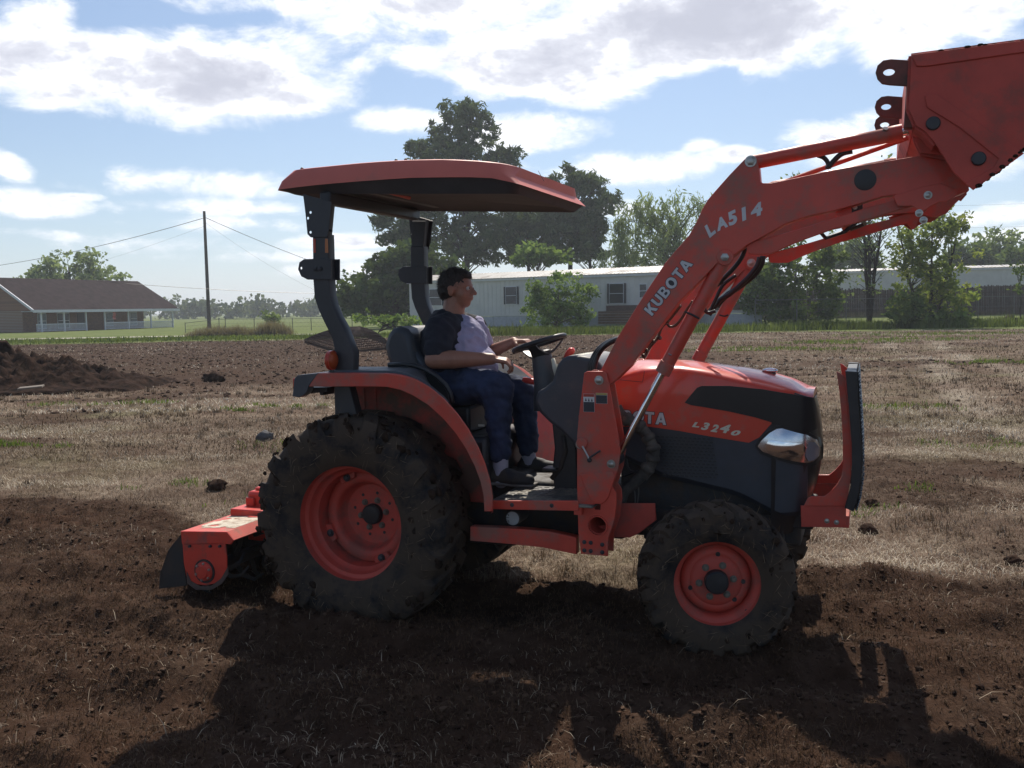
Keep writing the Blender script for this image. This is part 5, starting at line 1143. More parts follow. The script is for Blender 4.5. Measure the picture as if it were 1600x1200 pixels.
pl3 = P(1490, 262, yb0); part('cutting_edge', MB().prism([(bk[1][0]-.02, bk[1][1]-.004), (bk[1][0]+.10, bk[1][1]+.012), (bk[1][0]+.10, bk[1][1]-.012), (bk[1][0]-.02, bk[1][1]-.024)], yb0+.015, -yb0-.015), DGREY, bkt)
# reinforcing strips
s1 = O([(1424, 86), (1640, 58), (1642, 76), (1448, 104), (1432, 104)], yb0-.001); plate('rim_strip', ORANGE2, s1, yb0-.009, yb0-.0005, parent=bkt)
s2 = O([(1445, 150), (1462, 146), (1600, 240), (1521, 297), (1508, 288), (1552, 262), (1560, 248), (1500, 200), (1448, 168)], yb0-.001); plate('corner_plate', ORANGE2, s2, yb0-.008, yb0-.0005, parent=bkt)
s3 = O([(1434, 205), (1452, 196), (1486, 238), (1478, 244), (1438, 240), (1430, 222)], -.60); plate('pivot_bracket', ORANGE2, s3, -.62, -.60, parent=bkt, mirror=True)
s4 = O([(1420, 196), (1466, 180), (1480, 196), (1545, 236), (1552, 258), (1540, 272), (1520, 262), (1470, 250), (1437, 244), (1428, 226)], -.57); plate('pivot_bracket', ORANGE2, s4, -.585, -.570, parent=bkt, mirror=True)
for (u, v) in ((1458, 193), (1529, 248)): part('pivot_pin', MB().lathe([(0, yb0-.014), (.024, yb0-.013), (.028, yb0-.008), (.028, -.45)], (P(u, v, yb0).x, 0, P(u, v, yb0).z), 20), DGREY, bkt)
# quick attach hooks behind the bucket
LUG = [(1424, 95), (1392, 93), (1380, 95), (1371, 103), (1368, 114), (1371, 124), (1378, 131), (1390, 133), (1440, 136), (1440, 95)]
lg = O(LUG, yb0+.03); hc = P(1389, 113, yb0+.03); hole = [(hc.x+.022*math.cos(a)*1.05, hc.z+.015*math.sin(a)) for a in np.linspace(0, 6.283, 17)[:-1]]
LUGM = pmat('dark_orange_steel', (.20, .055, .04), .6, dirt=(.09, .06, .05), damt=.6)
for yy in (yb0+.02, yb0+.76, yb0+1.26): plate('hook_plate', LUGM, lg, yy, yy+.022, [hole], parent=bkt)
hb_ = O([(1418, 92), (1442, 90), (1446, 200), (1412, 200), (1414, 170), (1416, 140)], yb0+.05); plate('hook_frame', LUGM, hb_, yb0+.045, yb0+.10, parent=bkt)
pq = P(1432, 120, 0); 
m = MB(); a0 = O([(1430, 100), (1446, 99), (1446, 128), (1430, 128)], yb0+.1); m.prism(a0, yb0+.10, -yb0-.05); part('hook_beam', m, LUGM, bkt, bev=.004)
# dried mud on the bucket rim
r = np.random.default_rng(8); m = MB()
for k in range(26):
    u = 1462+150*r.random(); p = P(u, 86-(u-1424)*.128, yb0+.006); s = .003+.006*r.random(); m.sphere((p.x, p.y+.01*r.normal(), p.z+.001), s, 6, 4, (1.6, 1, .6))
for k in range(34):
    f = r.random(); p = P(1521+79*f, 297-64*f, yb0+.006); s = .004+.008*r.random(); m.sphere((p.x, p.y+.01*r.normal(), p.z), s, 6, 4, (1.3, 1, .9))
o = part('dried_mud', m, SOILB, bkt, smooth=180, fix=False); o['kind'] = 'stuff'

# ------------------------------------------------------------ hood
def lerp(x, xs, ys): return float(np.interp(x, xs, ys))
def side_w(x):
    if x <= 2.16: return lerp(x, [1.25, 1.7, 2.05, 2.16], [.285, .290, .287, .284])
    t = min(.985, (x-2.16)/(2.395-2.16)); return .287*((1-t**(1/.45))**(1/3.2))
def onside(u, v, w=side_w):
    y = -.27
    for _ in range(8): y = -w(P(u, v, y).x)
    q = P(u, v, y); return (q.x, q.z)
# shoulder, top and lower lines, traced
shl = [onside(u, v) for u, v in [(958, 590), (1000, 577), (1057, 574), (1100, 580), (1147, 590), (1200, 602), (1240, 611), (1268, 619)]]
topp = [(P(u, v, .06).x, P(u, v, .06).z) for u, v in [(960, 566), (1000, 561.5), (1060, 562), (1110, 567), (1165, 573.5), (1205, 581), (1240, 591), (1262, 604)]]
def zsh(x): return lerp(x, [p[0] for p in shl], [p[1] for p in shl])
def ztop(x): return max(zsh(x)+.012, lerp(x, [p[0] for p in topp], [p[1] for p in topp]))
lowl = [onside(u, v) for u, v in [(962, 667), (1010, 666), (1060, 673), (1110, 682), (1178, 693), (1196, 672), (1209, 658), (1240, 640), (1276, 622)]]
def zlow(x): return lerp(x, [p[0] for p in lowl], [p[1] for p in lowl])
def loft(xs, sec, name, mat, parent=None, smooth=40, capends=True):
    vs = []; fs = []
    for x in xs:
        s_ = sec(x); vs += [(x, y, z) for y, z in s_]
    n = len(sec(xs[0]))
    for i in range(len(xs)-1):
        for k in range(n-1): fs.append((i*n+k, i*n+k+1, (i+1)*n+k+1, (i+1)*n+k))
    if capends:
        fs.append(tuple(range(n))); fs.append(tuple((len(xs)-1)*n+k for k in range(n-1, -1, -1)))
    return part(name, MB().add(vs, fs), mat, parent, smooth)
def hood_sec(x):
    w = side_w(x); zs = zsh(x); zt = ztop(x); zl = min(zlow(x), zs-.02)
    h = [(-w, zl), (-w, zl+(zs-zl)*.5), (-w, zs-.030), (-w+.006, zs-.014), (-w+.018, zs-.004), (-w+.035, zs+.004), (-w*.72, zs+(zt-zs)*.55), (-w*.35, zs+(zt-zs)*.92)]
    return h+[(0, zt)]+[(-y, z) for y, z in h[::-1]]
xn = 2.352
xs_h = list(np.linspace(1.30, 2.15, 18))+list(np.linspace(2.18, xn, 9))
hood = loft(xs_h, hood_sec, 'hood', HOODM)
def core_sec(x):
    w = side_w(x)-.006; zt = min(zlow(x)+.08, zsh(x)-.008); zb = lerp(x, [1.3, 1.6, 2.0, 2.2, 2.3, 2.42], [.93, .80, .72, .62, .63, .72])
    h = [(-w+.03, zb), (-w, zb+.03), (-w, (zt+zb)/2), (-w, zt), (-w+.03, zt+.002)]
    return h+[(-y, z) for y, z in h[::-1]]
SIDEG = pmat('dark_side_panel', (.036, .041, .054), .5, var=.15, dirt=(.07, .06, .055), damt=.25)
loft(list(np.linspace(1.34, 2.15, 14))+list(np.linspace(2.18, 2.33, 6)), core_sec, 'side_panel', SIDEG)
# black nose: silhouette traced in profile, rounded in plan
nose = [(1274, 621), (1279, 640), (1283, 665), (1285, 690), (1284, 715), (1281, 735), (1274, 762), (1262, 790), (1248, 822)]
npz = [(P(u, v, -.06).x, P(u, v, -.06).z) for u, v in nose][::-1]
def xfront(z): return lerp(z, [p[1] for p in npz], [p[0] for p in npz])
m = MB(); zs_ = np.linspace(npz[0][1], npz[-1][1], 16); nphi = 13; vs = []
for z in zs_:
    xf = xfront(z)
    for k in range(nphi):
        a = -1+2*k/(nphi-1); w = .287; y = a*w; x = 2.16+(xf-2.16)*(1-abs(a)**3.2)**.45 if abs(a) < .999 else 2.16
        vs.append((x, y, z))
fs = [(i*nphi+k, i*nphi+k+1, (i+1)*nphi+k+1, (i+1)*nphi+k) for i in range(15) for k in range(nphi-1)]
fs.append(tuple(range(nphi))); fs.append(tuple(15*nphi+k for k in range(nphi-1, -1, -1)))
NOSEM = pmat('black_nose', (.014, .015, .018), .28, var=.1, dirt=(.05, .045, .04), damt=.2)
def nose_y(x):
    xf = 2.395; t = min(.999, max(0, (x-2.16)/(xf-2.16))); return (.284+.003)*((1-t**(1/.45))**(1/3.2))
part('grille_nose', MB().add(vs, fs), NOSEM, smooth=50)
def conform(name, mat, pix, th, parent=None, w=side_w, holes=(), bulge=0.):
    def wf(x): return w(x)
    pts = [onside(u, v, wf) for u, v in pix]
    b = bmesh.new(); vv = [b.verts.new((x, 0, z)) for x, z in pts]; b.faces.new(vv)
    x0 = min(p[0] for p in pts); x1 = max(p[0] for p in pts); z0 = min(p[1] for p in pts); z1 = max(p[1] for p in pts)
    for x in np.arange(x0+.012, x1, .025): bmesh.ops.bisect_plane(b, geom=b.verts[:]+b.edges[:]+b.faces[:], plane_co=(x, 0, 0), plane_no=(1, 0, 0))
    if bulge:
        for z in np.arange(z0+.008, z1, .012): bmesh.ops.bisect_plane(b, geom=b.verts[:]+b.edges[:]+b.faces[:], plane_co=(0, 0, z), plane_no=(0, 0, 1))
    bd = set(v for e in b.edges if len(e.link_faces) == 1 for v in e.verts)
    base = b.verts[:]; g = bmesh.ops.extrude_face_region(b, geom=b.faces[:]); top = [q for q in g['geom'] if isinstance(q, bmesh.types.BMVert)]
    for v in base: v.co.y = -wf(v.co.x)+.002
    for v in top:
        e = 0
        if bulge:
            t = (v.co.z-(z0+(z1-z0)*.5))/((z1-z0)*.5); t2 = (v.co.x-(x0+(x1-x0)*.55))/((x1-x0)*.55); e = bulge*max(0, 1-t*t*.9)*max(0, 1-t2*t2*.7)
        v.co.y = -wf(v.co.x)-th-e
    bmesh.ops.recalc_face_normals(b, faces=b.faces); me = bpy.data.meshes.new(name); b.to_mesh(me); b.free()
    return link(name, me, mat, parent or tractor, 40)
NW = lambda x: max(side_w(x), nose_y(x)) if x > 2.16 else side_w(x)
conform('side_window', NOSEM, [(1070, 629), (1078, 619), (1089, 606), (1096, 603), (1140, 603), (1190, 608), (1240, 616), (1272, 621), (1277, 640), (1280, 668), (1262, 676), (1236, 670), (1216, 664), (1206, 660), (1180, 652), (1140, 643), (1100, 636), (1080, 633)], .0035, w=NW)
hl = conform('headlight', LAMPM, [(1184, 697), (1190, 688), (1203, 676), (1214, 670), (1222, 669), (1240, 674), (1262, 679), (1277, 687), (1283, 698), (1281, 711), (1272, 720), (1262, 723), (1240, 720), (1210, 712), (1192, 705)], .004, w=NW, bulge=.022)
conform('lamp_cup', CHROME, [(1196, 694), (1203, 686), (1254, 692), (1261, 698), (1257, 708), (1250, 710), (1200, 702)], .024, hl, w=NW, bulge=.006)
conform('lens_end', pmat('smoky_lens', (.22, .23, .26), .2, metal=.15), [(1264, 690), (1274, 690), (1281, 698), (1280, 711), (1272, 718), (1264, 720), (1259, 712), (1260, 696)], .021, hl, w=NW, bulge=.004)
conform('lamp_trim', NOSEM, [(1180, 697), (1186, 686), (1201, 673), (1214, 666), (1224, 665), (1242, 670), (1264, 675), (1282, 684), (1287, 698), (1286, 716), (1274, 727), (1260, 728), (1238, 725), (1206, 716), (1188, 709)], .0025, w=NW)
# vent slots in the side panel
m = MB()
for j in range(13):
    v = 682+j*5.0
    for i in range(12):
        u = 1026+i*7.2+(3.6 if j % 2 else 0)+j*.8
        if u > 1024+88+max(0, (v-690))*.25 and j < 3: continue
        x, z = onside(u, v+.05*(i*7)); x2, _ = onside(u+4.6, v); y = -side_w(x)+.0055
        m.box((x, y-.003, z-.0040), (x2, y+.001, z+.0040))
o = part('vent_slots', m, BLACK); o['kind'] = 'stuff'
rib = MB()
for j in range(13):
    v = 684.6+j*5.0; x, z = onside(1022+j*.8, v); x2, z2 = onside(1116+j*.8, v+3.5); y = -side_w(x)+.006
    rib.add([(x, y-.004, z-.001), (x2, y-.004, z2-.001), (x2, y-.004, z2+.001), (x, y-.004, z+.001)], [(0, 1, 2, 3)])
o = part('vent_ribs', rib, SIDEG); o['kind'] = 'stuff'
# panel seam and hatch on the hood
hx = lambda u, v: onside(u, v)
for seg in ([(1009, 566), (1007, 580), (1004, 597)], [(964, 593), (1004, 597)]):
    m = MB(); pts = [Vector((onside(u, v)[0], -side_w(onside(u, v)[0])-.0006, onside(u, v)[1])) for u, v in seg if True]; pts = [p for p in pts if p.z < zsh(p.x)-.005] or pts
    m.tube(pts, .0013, 4); part('panel_seam', m, INK)
# hood badge and model number
yf = lambda x: -side_w(x)-.0005
brand((938, 656), (1041, 664), 18, -.288, hood, yf)
for s, a, b, h in [('L', (1081, 667), (1093, 668), 8), ('3', (1095, 671), (1108, 673), 12), ('2', (1110, 674), (1122, 676), 12), ('4', (1124, 675), (1140, 678), 14), ('0', (1142, 680), (1157, 681), 8)]:
    text_on('model_lettering', s, a, b, h, -.288, CREAM, shear=.3, bold=.045, parent=hood, yfun=yf)
# small lamp on the hood top
q = P(1203, 579, .0); lampb = MB().sphere((q.x, q.y, q.z+.0), .018, 14, 8, (2.3, 1.1, .8)); part('hood_ornament', lampb, CHROME, smooth=180)
part('ornament_base', MB().box((q.x-.05, -.012, q.z-.03), (q.x+.03, .012, q.z-.004)), DGREY, bev=.003)
part('bumper_weight', MB().box((2.18, -.22, .56), (2.36, .22, .66)), IRON, bev=.01)

# ------------------------------------------------------------ front guard
gb = O([(1251, 790), (1322, 790), (1322, 816), (1319, 824), (1252, 823)], -.30); plate('guard_mount', ORANGE2, gb, -.305, -.293, mirror=True)
gp = O([(1307, 580), (1312, 582), (1321, 590), (1325, 640), (1330, 690), (1330, 742), (1325, 775), (1322, 790), (1256, 790), (1262, 778), (1268, 775), (1288, 775), (1297, 768), (1308, 756), (1315, 744), (1317, 730), (1317, 690), (1315, 650), (1312, 615)], -.30); plate('guard_post', ORANGE, gp, -.312, -.300, mirror=True)
gk = [(1321, 579), (1339, 580), (1341, 620), (1343, 652), (1346, 700), (1346, 742), (1341, 776), (1334, 797), (1320, 791), (1329, 760), (1331, 742), (1331, 690), (1327, 640), (1324, 610)]
gko = O(gk, -.32); plate('guard_frame', BLACK, gko, -.36, -.315, mirror=True)
part('guard_beam', MB().box((gko[7][0]-.08, -.30, .60), (gko[7][0]-.02, .30, .66)), ORANGE2, bev=.004)
m = MB(); fr = [Vector((p[0], 0, p[1])) for p in O([(1339, 582), (1341, 620), (1343, 652), (1346, 700), (1346, 742), (1341, 776), (1335, 795)], -.35)]
def along(f):
    k = f*(len(fr)-1); i = min(int(k), len(fr)-2); return fr[i].lerp(fr[i+1], k-i)
for k in range(54):
    p = along(k/53); m.tube([(p.x+.006, -.34, p.z), (p.x+.006, .34, p.z)], .0028, 4, cap=True)
    m.tube([(p.x+.004+.004*(k % 2), -.363, p.z-.004), (p.x+.012, -.34, p.z+.004)], .004, 4)
for y in np.linspace(-.33, .33, 24): m.tube([along(f)+Vector((.002, float(y), 0)) for f in np.linspace(0, 1, 8)], .0025, 4)
o = part('mesh_screen', m, BLACK, smooth=None); o['kind'] = 'stuff'
part('top_bar', MB().box((gko[0][0]+.002, -.31, gko[0][1]-.03), (gko[1][0]-.002, .31, gko[1][1]-.004)), BLACK, bev=.003)
for (u, v) in ((1292, 814), (1307, 816)): bolt(P(u, v, -.306), .009, .008)

# ------------------------------------------------------------ fenders
FO = [(497, 583), (560, 583), (606, 583.5), (626, 586), (648, 592), (672, 605), (694, 623), (714, 645), (732, 670), (747, 698), (758, 724), (766, 751), (770, 775), (770, 799)]
FI = [(757, 799), (756, 775), (751, 752), (742, 728), (729, 702), (712, 676), (692, 653), (670, 633), (646, 618), (626, 609), (604, 604.5), (560, 604), (483, 604), (488, 595)]
yl = -.70
fo = O(FO, yl); fi = O(FI, yl)
fend = plate('fender_lip', ORANGE, fo+fi, yl-.006, yl+.006, mirror=True, bev=.004)
def strip(outer, y0, y1, th, name, mat, mirror=True, drop=.0):   # kept for simple sweeps
    m = MB(); n = len(outer); vs = []
    for (x, z) in outer: vs += [(x, y0, z), (x, y1, z+drop)]
    for i, (x, z) in enumerate(outer):
        a = Vector(outer[max(i-1, 0)]); b = Vector(outer[min(i+1, n-1)]); d = (b-a).normalized(); nn = Vector((d.y, -d.x))*th
        vs += [(x-abs(0)+(-nn.x if False else nn.x), y0, z+nn.y), (x+nn.x, y1, z+nn.y+drop)]
    o = 2*n; fs = []
    for i in range(n-1):
        a = 2*i; fs += [(a, a+1, a+3, a+2), (o+a, o+a+2, o+a+3, o+a+1), (a, a+2, o+a+2, o+a), (a+1, o+a+1, o+a+3, a+3)]
    fs += [(0, o, o+1, 1), (2*n-2, 2*n-1, o+2*n-1, o+2*n-2)]
    return part(name, m.add(vs, fs), mat, smooth=40, mirror=mirror)
# resample the outer curve for a smooth sweep
def resample(pts, n):
    p = np.array(pts); d = np.r_[0, np.cumsum(np.linalg.norm(np.diff(p, axis=0), axis=1))]; t = np.linspace(0, d[-1], n); return [(float(np.interp(q, d, p[:, 0])), float(np.interp(q, d, p[:, 1]))) for q in t]
rs = resample(fo, 40)
FOs = resample(FO, 40)
def inner_pt(i):
    u, v = FOs[i]; w = min(1, max(0, (u-600)/90)); w = w*w*(3-2*w); p = P(u-2.5, v+1.5, -.34); x, z = fo_s[i]; return (x*(1-w)+p.x*w, z*(1-w)+p.z*w)
fo_s = [(P(u, v, yl).x, P(u, v, yl).z) for u, v in FOs]
inn = [inner_pt(i) for i in range(40)]
m = MB(); vs = []
for (a, b) in zip(fo_s, inn): vs += [(a[0], yl+.004, a[1]), (b[0], -.34, b[1]), (a[0], yl+.004, a[1]-.007), (b[0], -.34, b[1]-.007)]
fs = []
for i in range(39): a = 4*i; b = a+4; fs += [(a, a+1, b+1, b), (a+2, b+2, b+3, a+3), (a, b, b+2, a+2), (a+1, a+3, b+3, b+1)]
fs += [(0, 2, 3, 1), (156, 157, 159, 158)]
part('fender_top', m.add(vs, fs), ORANGE, smooth=40, mirror=True)
m = MB(); vs = []
for i in range(1, 22):
    a, b = fo_s[i], inn[i]; f0 = .10; p0 = (a[0]*(1-f0)+b[0]*f0, yl*(1-f0)-.34*f0, a[1]*(1-f0)+b[1]*f0); p1 = (b[0], -.345, b[1])
    vs += [(p0[0], p0[1], p0[2]+.001), (p1[0], p1[1], p1[2]+.001), (p0[0], p0[1]+.006, p0[2]+.012), (p1[0], p1[1], p1[2]+.012)]
fs = []
for i in range(20): a = 4*i; b = a+4; fs += [(a+2, a+3, b+3, b+2), (a, a+2, b+2, b), (a+1, b+1, b+3, a+3)]
fs += [(0, 1, 3, 2), (80, 82, 83, 81)]
part('fender_mat', m.add(vs, fs), GREYP, smooth=40, mirror=True)
FWM = pmat('fender_wall_paint', (.42, .055, .035), .55, dirt=(.14, .08, .06), damt=.7, dscale=4)
wl = inn; zlo = .62
inner = [(wl[-1][0]-.01, zlo), (.30, zlo)]
lx = P(545, 604, -.35).x; lx2 = P(556, 645, -.35).x
wall = [(p[0]-.004, p[1]-.006) for p in wl[1:]]+[(wl[-1][0]-.02, zlo), (lx2+.02, zlo), (lx2, P(556, 645, -.35).z), (lx, wl[0][1]-.06), (lx-.01, wl[0][1])]
wall = [p for p in wall if p[0] >= lx-.011]
plate('fender_wall', FWM, wall, -.345, -.335, mirror=True)
for u in (568, 586): 
    q = P(u, 620, -.345); part('wall_rib', MB().box((q.x, -.352, q.z-.18), (q.x+.012, -.345, q.z+.05)), FWM, bev=.003)
# dark rear corner of the fender with a tail lamp
rc = O([(461, 591), (466, 586), (498, 583), (489, 595), (483, 604), (481, 611), (476, 617), (468, 621), (458, 619)], yl-.001); plate('tail_corner', GREYP, rc, yl-.008, yl+.05, mirror=True)
tc2 = O([(466, 586), (498, 583), (498, 586), (468, 590)], yl); m = MB().prism(tc2, yl+.05, -.35); part('corner_top', m, GREYP, mirror=True, bev=.003)
tb = O([(478, 605), (514, 605), (514, 612), (508, 613), (508, 617), (503, 617), (502, 613), (480, 615)], -.60); plate('lamp_housing', BLACK, tb, -.62, -.50, mirror=True)
q = P(460, 597, yl); part('tail_lamp', MB().box((q.x-.012, yl+.0, q.z-.035), (q.x+.004, yl+.10, q.z+.022)), REDL, bev=.006, mirror=True)
# amber flasher
q = P(518, 563, -.66); tl = MB().lathe([(0, -.026), (.032, -.024), (.046, -.015), (.050, 0), (.046, .015), (.032, .024), (0, .026)], (q.x, q.y, q.z), 24, 'x'); part('turn_signal', tl, AMBER, smooth=180)
part('signal_body', MB().lathe([(.047, -.012), (.054, -.010), (.054, .010), (.047, .012)], (q.x, q.y, q.z), 24, 'x'), REDL, smooth=60)
part('signal_stalk', MB().tube([(q.x, q.y, q.z-.05), (q.x+.005, q.y, q.z-.085)], .012, 8), BLACK)
# fender guard rail beside the seat
for s in (1, -1):
    pts = [P(u, v, -.40) for u, v in [(607, 570), (630, 569), (648, 571), (664, 577), (682, 588), (696, 601), (704, 615), (707, 630)]]; pts = [Vector((p.x, s*p.y, p.z)) for p in pts]
    part('seat_side_rail', MB().tube(pts, .0135, 10), BLACK, smooth=180)
    a = P(634, 570, -.40); part('rail_foot', MB().tube([(a.x, s*-.40, a.z), (a.x+.02, s*-.40, a.z-.07)], .012, 8), BLACK)
gp2 = O([(640, 578), (668, 580), (690, 596), (700, 614), (705, 640), (690, 622), (665, 602)], -.36); plate('side_guard', BLACK, gp2, -.365, -.355, mirror=True)

# ------------------------------------------------------------ roll bar and canopy
RP = [(488, 366), (489, 437), (491, 465), (497, 483), (505, 501), (513, 517), (519, 530), (522, 545), (522, 580), (522, 604), (523, 660), (560, 660), (546, 604), (551, 578), (552, 552), (545, 534), (538, 514), (527, 494), (520, 478), (516, 462), (514, 437), (512, 366)]
rp = O(RP, -.62); plate('roll_bar_post', DGREY, rp, -.62, -.55, mirror=True, bev=.006)
tp = O([(490, 372), (491, 318), (516, 318), (511, 372)], -.61); plate('upper_post', DGREY, tp, -.612, -.558, mirror=True, bev=.005)
bk2 = O([(474, 303), (519, 316), (515, 358), (512, 371), (486, 371), (481, 366), (478, 335)], -.622); hs = [circ((P(u, v, -.62).x, P(u, v, -.62).z), .0075, 10) for u, v in ((486, 332), (482, 341), (486, 363))]
plate('canopy_bracket', DGREY, bk2, -.628, -.621, hs, mirror=True)
hg = O([(490, 404.5), (519, 404), (519, 437.5), (482, 437), (472, 432), (467, 421), (469, 410), (476, 405)], -.622); hc2 = P(472, 419, -.62)
plate('hinge_bracket', DGREY, hg, -.632, -.621, [circ((hc2.x, hc2.z), .0075, 10)], mirror=True)
plate('hinge_bracket', DGREY, hg, -.549, -.538, mirror=True)
for (u, v) in ((493, 420), (500, 420)): bolt(P(u, v, -.632), .012, .01, DGREY)
q = P(515, 359, -.60); part('latch_pin', MB().tube([(q.x, -.60, q.z), (q.x+.015, -.60, q.z-.01)], .006, 6), BLACK)
rf1 = O([(489, 373), (493, 373), (493.5, 395), (489.5, 395)], -.622); plate('reflector', REDL, rf1, -.6235, -.6205, bev=.0005); rf2 = O([(508, 373), (512, 373), (513, 395), (508, 395)], -.622); plate('reflector', pmat('orange_reflector', (.45, .14, .03), .3), rf2, -.6235, -.6205, bev=.0005)
q = P(503, 308, -.58); part('roll_bar_top', MB().box((q.x-.035, -.555, q.z-.035), (q.x+.035, .555, q.z+.035)), DGREY, bev=.012)
# canopy: profile traced on the near edge
ybn = -.60
cb = [(P(u, v, ybn).x, P(u, v, ybn).z) for u, v in [(430, 297), (460, 293), (500, 288.5), (540, 285), (600, 280.5), (640, 278), (692, 277), (742, 277), (785, 279), (820, 283)]]
ct_ = [(P(u, v, -.55).x, P(u, v, -.55).z) for u, v in [(455, 267), (480, 264), (520, 260), (560, 256), (600, 253), (640, 251), (692, 250), (742, 252), (785, 256), (805, 259)]]
def zc_b(x): return lerp(x, [p[0] for p in cb], [p[1] for p in cb])
def zc_t(x): return lerp(x, [p[0] for p in ct_], [p[1] for p in ct_])
x0c, x1c = cb[0][0], P(916, 327, .58).x; x0t, x1t = ct_[0][0], ct_[-1][0]
ny_ = 17; nx_ = 24; vs = []; fs = []
# rings: outer lower rim, upper shoulder, then crowned top
def front_bow(a): return .035*(1-a*a)
us_ = np.linspace(0, 1, nx_)
def rimpt(f, a, k):   # k 0 lower rim, 1 shoulder
    pass
lower = []; upper = []
N1 = 20
def loop(xa, xb, w, zf, rad, rfront=None):
    """rounded rectangle loop in plan, front corners may be rounder"""
    pts = []; rf_ = rfront or rad
    for (cx, cy, a0, rd) in ((xb-rf_, -w+rf_, -90, rf_), (xb-rf_, w-rf_, 0, rf_), (xa+rad, w-rad, 90, rad), (xa+rad, -w+rad, 180, rad)):
        for k in range(9): a = math.radians(a0+90*k/8); pts.append((cx+rd*math.cos(a), cy+rd*math.sin(a)))
    # densify the straight sides
    out_ = []
    for i in range(len(pts)):
        p = pts[i]; q = pts[(i+1) % len(pts)]; out_.append(p); d = math.dist(p, q); n = 12 if d > .25 else 0
        for k in range(1, n): out_.append((p[0]+(q[0]-p[0])*k/n, p[1]+(q[1]-p[1])*k/n))
    return [(x, y, zf(x, y)) for x, y in out_]
zl_ = lambda x, y: zc_b(min(x, cb[-1][0]))-max(0, x-cb[-1][0]+.0)*.8-max(0, x-.80)*.12
zu_ = lambda x, y: zc_t(min(max(x, x0t), x1t))
rings = [loop(x0c+.012, x1c-.012, .588, lambda x, y: zl_(x, y)+.004, .03), loop(x0c, x1c, .60, zl_, .035),
         loop(x0c+.02, x1c-.05, .590, lambda x, y: zl_(x, y)*.55+zu_(x, y)*.45, .04, .06), loop(x0t, x1t-.0, .56, zu_, .05, .10),
         loop(x0t+.02, x1t-.03, .54, lambda x, y: zu_(x, y)+.006, .06, .14)]
for sc in (.86, .68, .5, .3, .1):
    rings.append([(( x-(x0t+x1t)/2)*sc+(x0t+x1t)/2, y*sc, zu_((x-(x0t+x1t)/2)*sc+(x0t+x1t)/2, 0)+.006+.022*(1-sc**2)) for x, y, z in rings[4]])
n = len(rings[0]); vs = [p for r_ in rings for p in r_]; fs = []
for i in range(len(rings)-1):
    for k in range(n): fs.append((i*n+k, i*n+(k+1) % n, (i+1)*n+(k+1) % n, (i+1)*n+k))
fs.append(tuple((len(rings)-1)*n+k for k in range(n)))
canopy = part('canopy', MB().add(vs, fs), CANOPYM, smooth=38)
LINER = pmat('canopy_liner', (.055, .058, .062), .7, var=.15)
zA, zB = P(600, 329, .50), P(890, 331, .50)
zt2 = lambda x, y: min(zl_(x, y)+.006, zA.z+(x-zA.x)*(zB.z-zA.z)/(zB.x-zA.x))
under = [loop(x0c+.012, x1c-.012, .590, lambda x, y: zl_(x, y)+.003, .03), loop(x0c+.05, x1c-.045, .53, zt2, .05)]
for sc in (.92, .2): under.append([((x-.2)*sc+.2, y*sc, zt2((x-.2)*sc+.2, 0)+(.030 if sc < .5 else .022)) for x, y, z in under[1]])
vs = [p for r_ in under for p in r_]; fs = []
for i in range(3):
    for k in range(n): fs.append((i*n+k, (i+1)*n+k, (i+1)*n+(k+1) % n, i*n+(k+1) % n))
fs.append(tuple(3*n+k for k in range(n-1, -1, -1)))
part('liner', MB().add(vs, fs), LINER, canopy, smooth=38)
for y in ():
    part('roof_rail', MB().tube([(x, y, zl_(x, 0)+.005) for x in (-.42, -.2, .1, .4, .7)], .020, 10), DGREY, canopy)
0 and part('roof_crossbar', MB().tube([(-.30, -.56, zl_(-.3, 0)-.01), (-.30, .56, zl_(-.3, 0)-.01)], .022, 10), DGREY, canopy)
0 and part('roof_crossbar', MB().tube([(.45, -.45, zl_(.45, 0)), (.45, .45, zl_(.45, 0))], .018, 10), DGREY, canopy)
part('roof_crossbar', MB().box((-.06, -.50, zA.z-.004), (-.01, .50, zA.z+.02)), DGREY, canopy, bev=.006)
part('roof_crossbar', MB().box((.48, -.50, zA.z-.004), (.53, .50, zA.z+.02)), DGREY, canopy, bev=.006)
q = P(560, 291, -.5); part('stay_tube', MB().tube([P(556, 289, -.45), P(600, 298, -.3), P(640, 309, -.1)], .012, 8), CANOPYM, canopy)
for u, v in ((472, 264), (619, 251), (634, 250)): 
    q = P(u, v, -.50); part('roof_bolt', MB().sphere((q.x, q.y, q.z), .010, 8, 6), BLACK, canopy)
q = P(882, 280, .0); part('roof_seam', MB().tube([P(841, 267, -.35), P(850, 283, -.40)], .0016, 4), INK, canopy)

# ------------------------------------------------------------ seat
seat = empty('seat'); seat.parent = tractor
sb = O([(604, 522), (611, 513), (622, 510), (634, 514), (641, 524), (645, 545), (652, 566), (655, 590), (630, 592), (612, 585), (603, 560), (599, 540)], -.23)
part('backrest_shell', MB().prism(sb, -.23, .23), GREYP, seat, 50, bev=.035)
cu_ = O([(626, 516), (637, 517), (646, 530), (650, 548), (660, 560), (668, 572), (672, 585), (650, 590), (640, 570), (628, 545), (622, 528)], -.20)
part('backrest', MB().prism(cu_, -.21, .21), VINYL, seat, 50, bev=.030)
for (a, b) in (((634, 540), (662, 566)), ((630, 528), (650, 556))):
    p = P(*a, -.2); q = P(*b, -.2); part('backrest_roll', MB().tube([(p.x, -.19, p.z), (p.x+.02, 0, p.z-.01), (p.x, .19, p.z)], .035, 12), VINYL, seat, smooth=180)
cs = O([(645, 588), (700, 590), (740, 600), (745, 618), (700, 622), (645, 615)], -.22); part('cushion', MB().prism(cs, -.235, .235), VINYL, seat, 50, bev=.03)
part('seat_base', MB().box((.02, -.17, .98), (.46, .17, 1.14)), BLACK, seat, bev=.02)
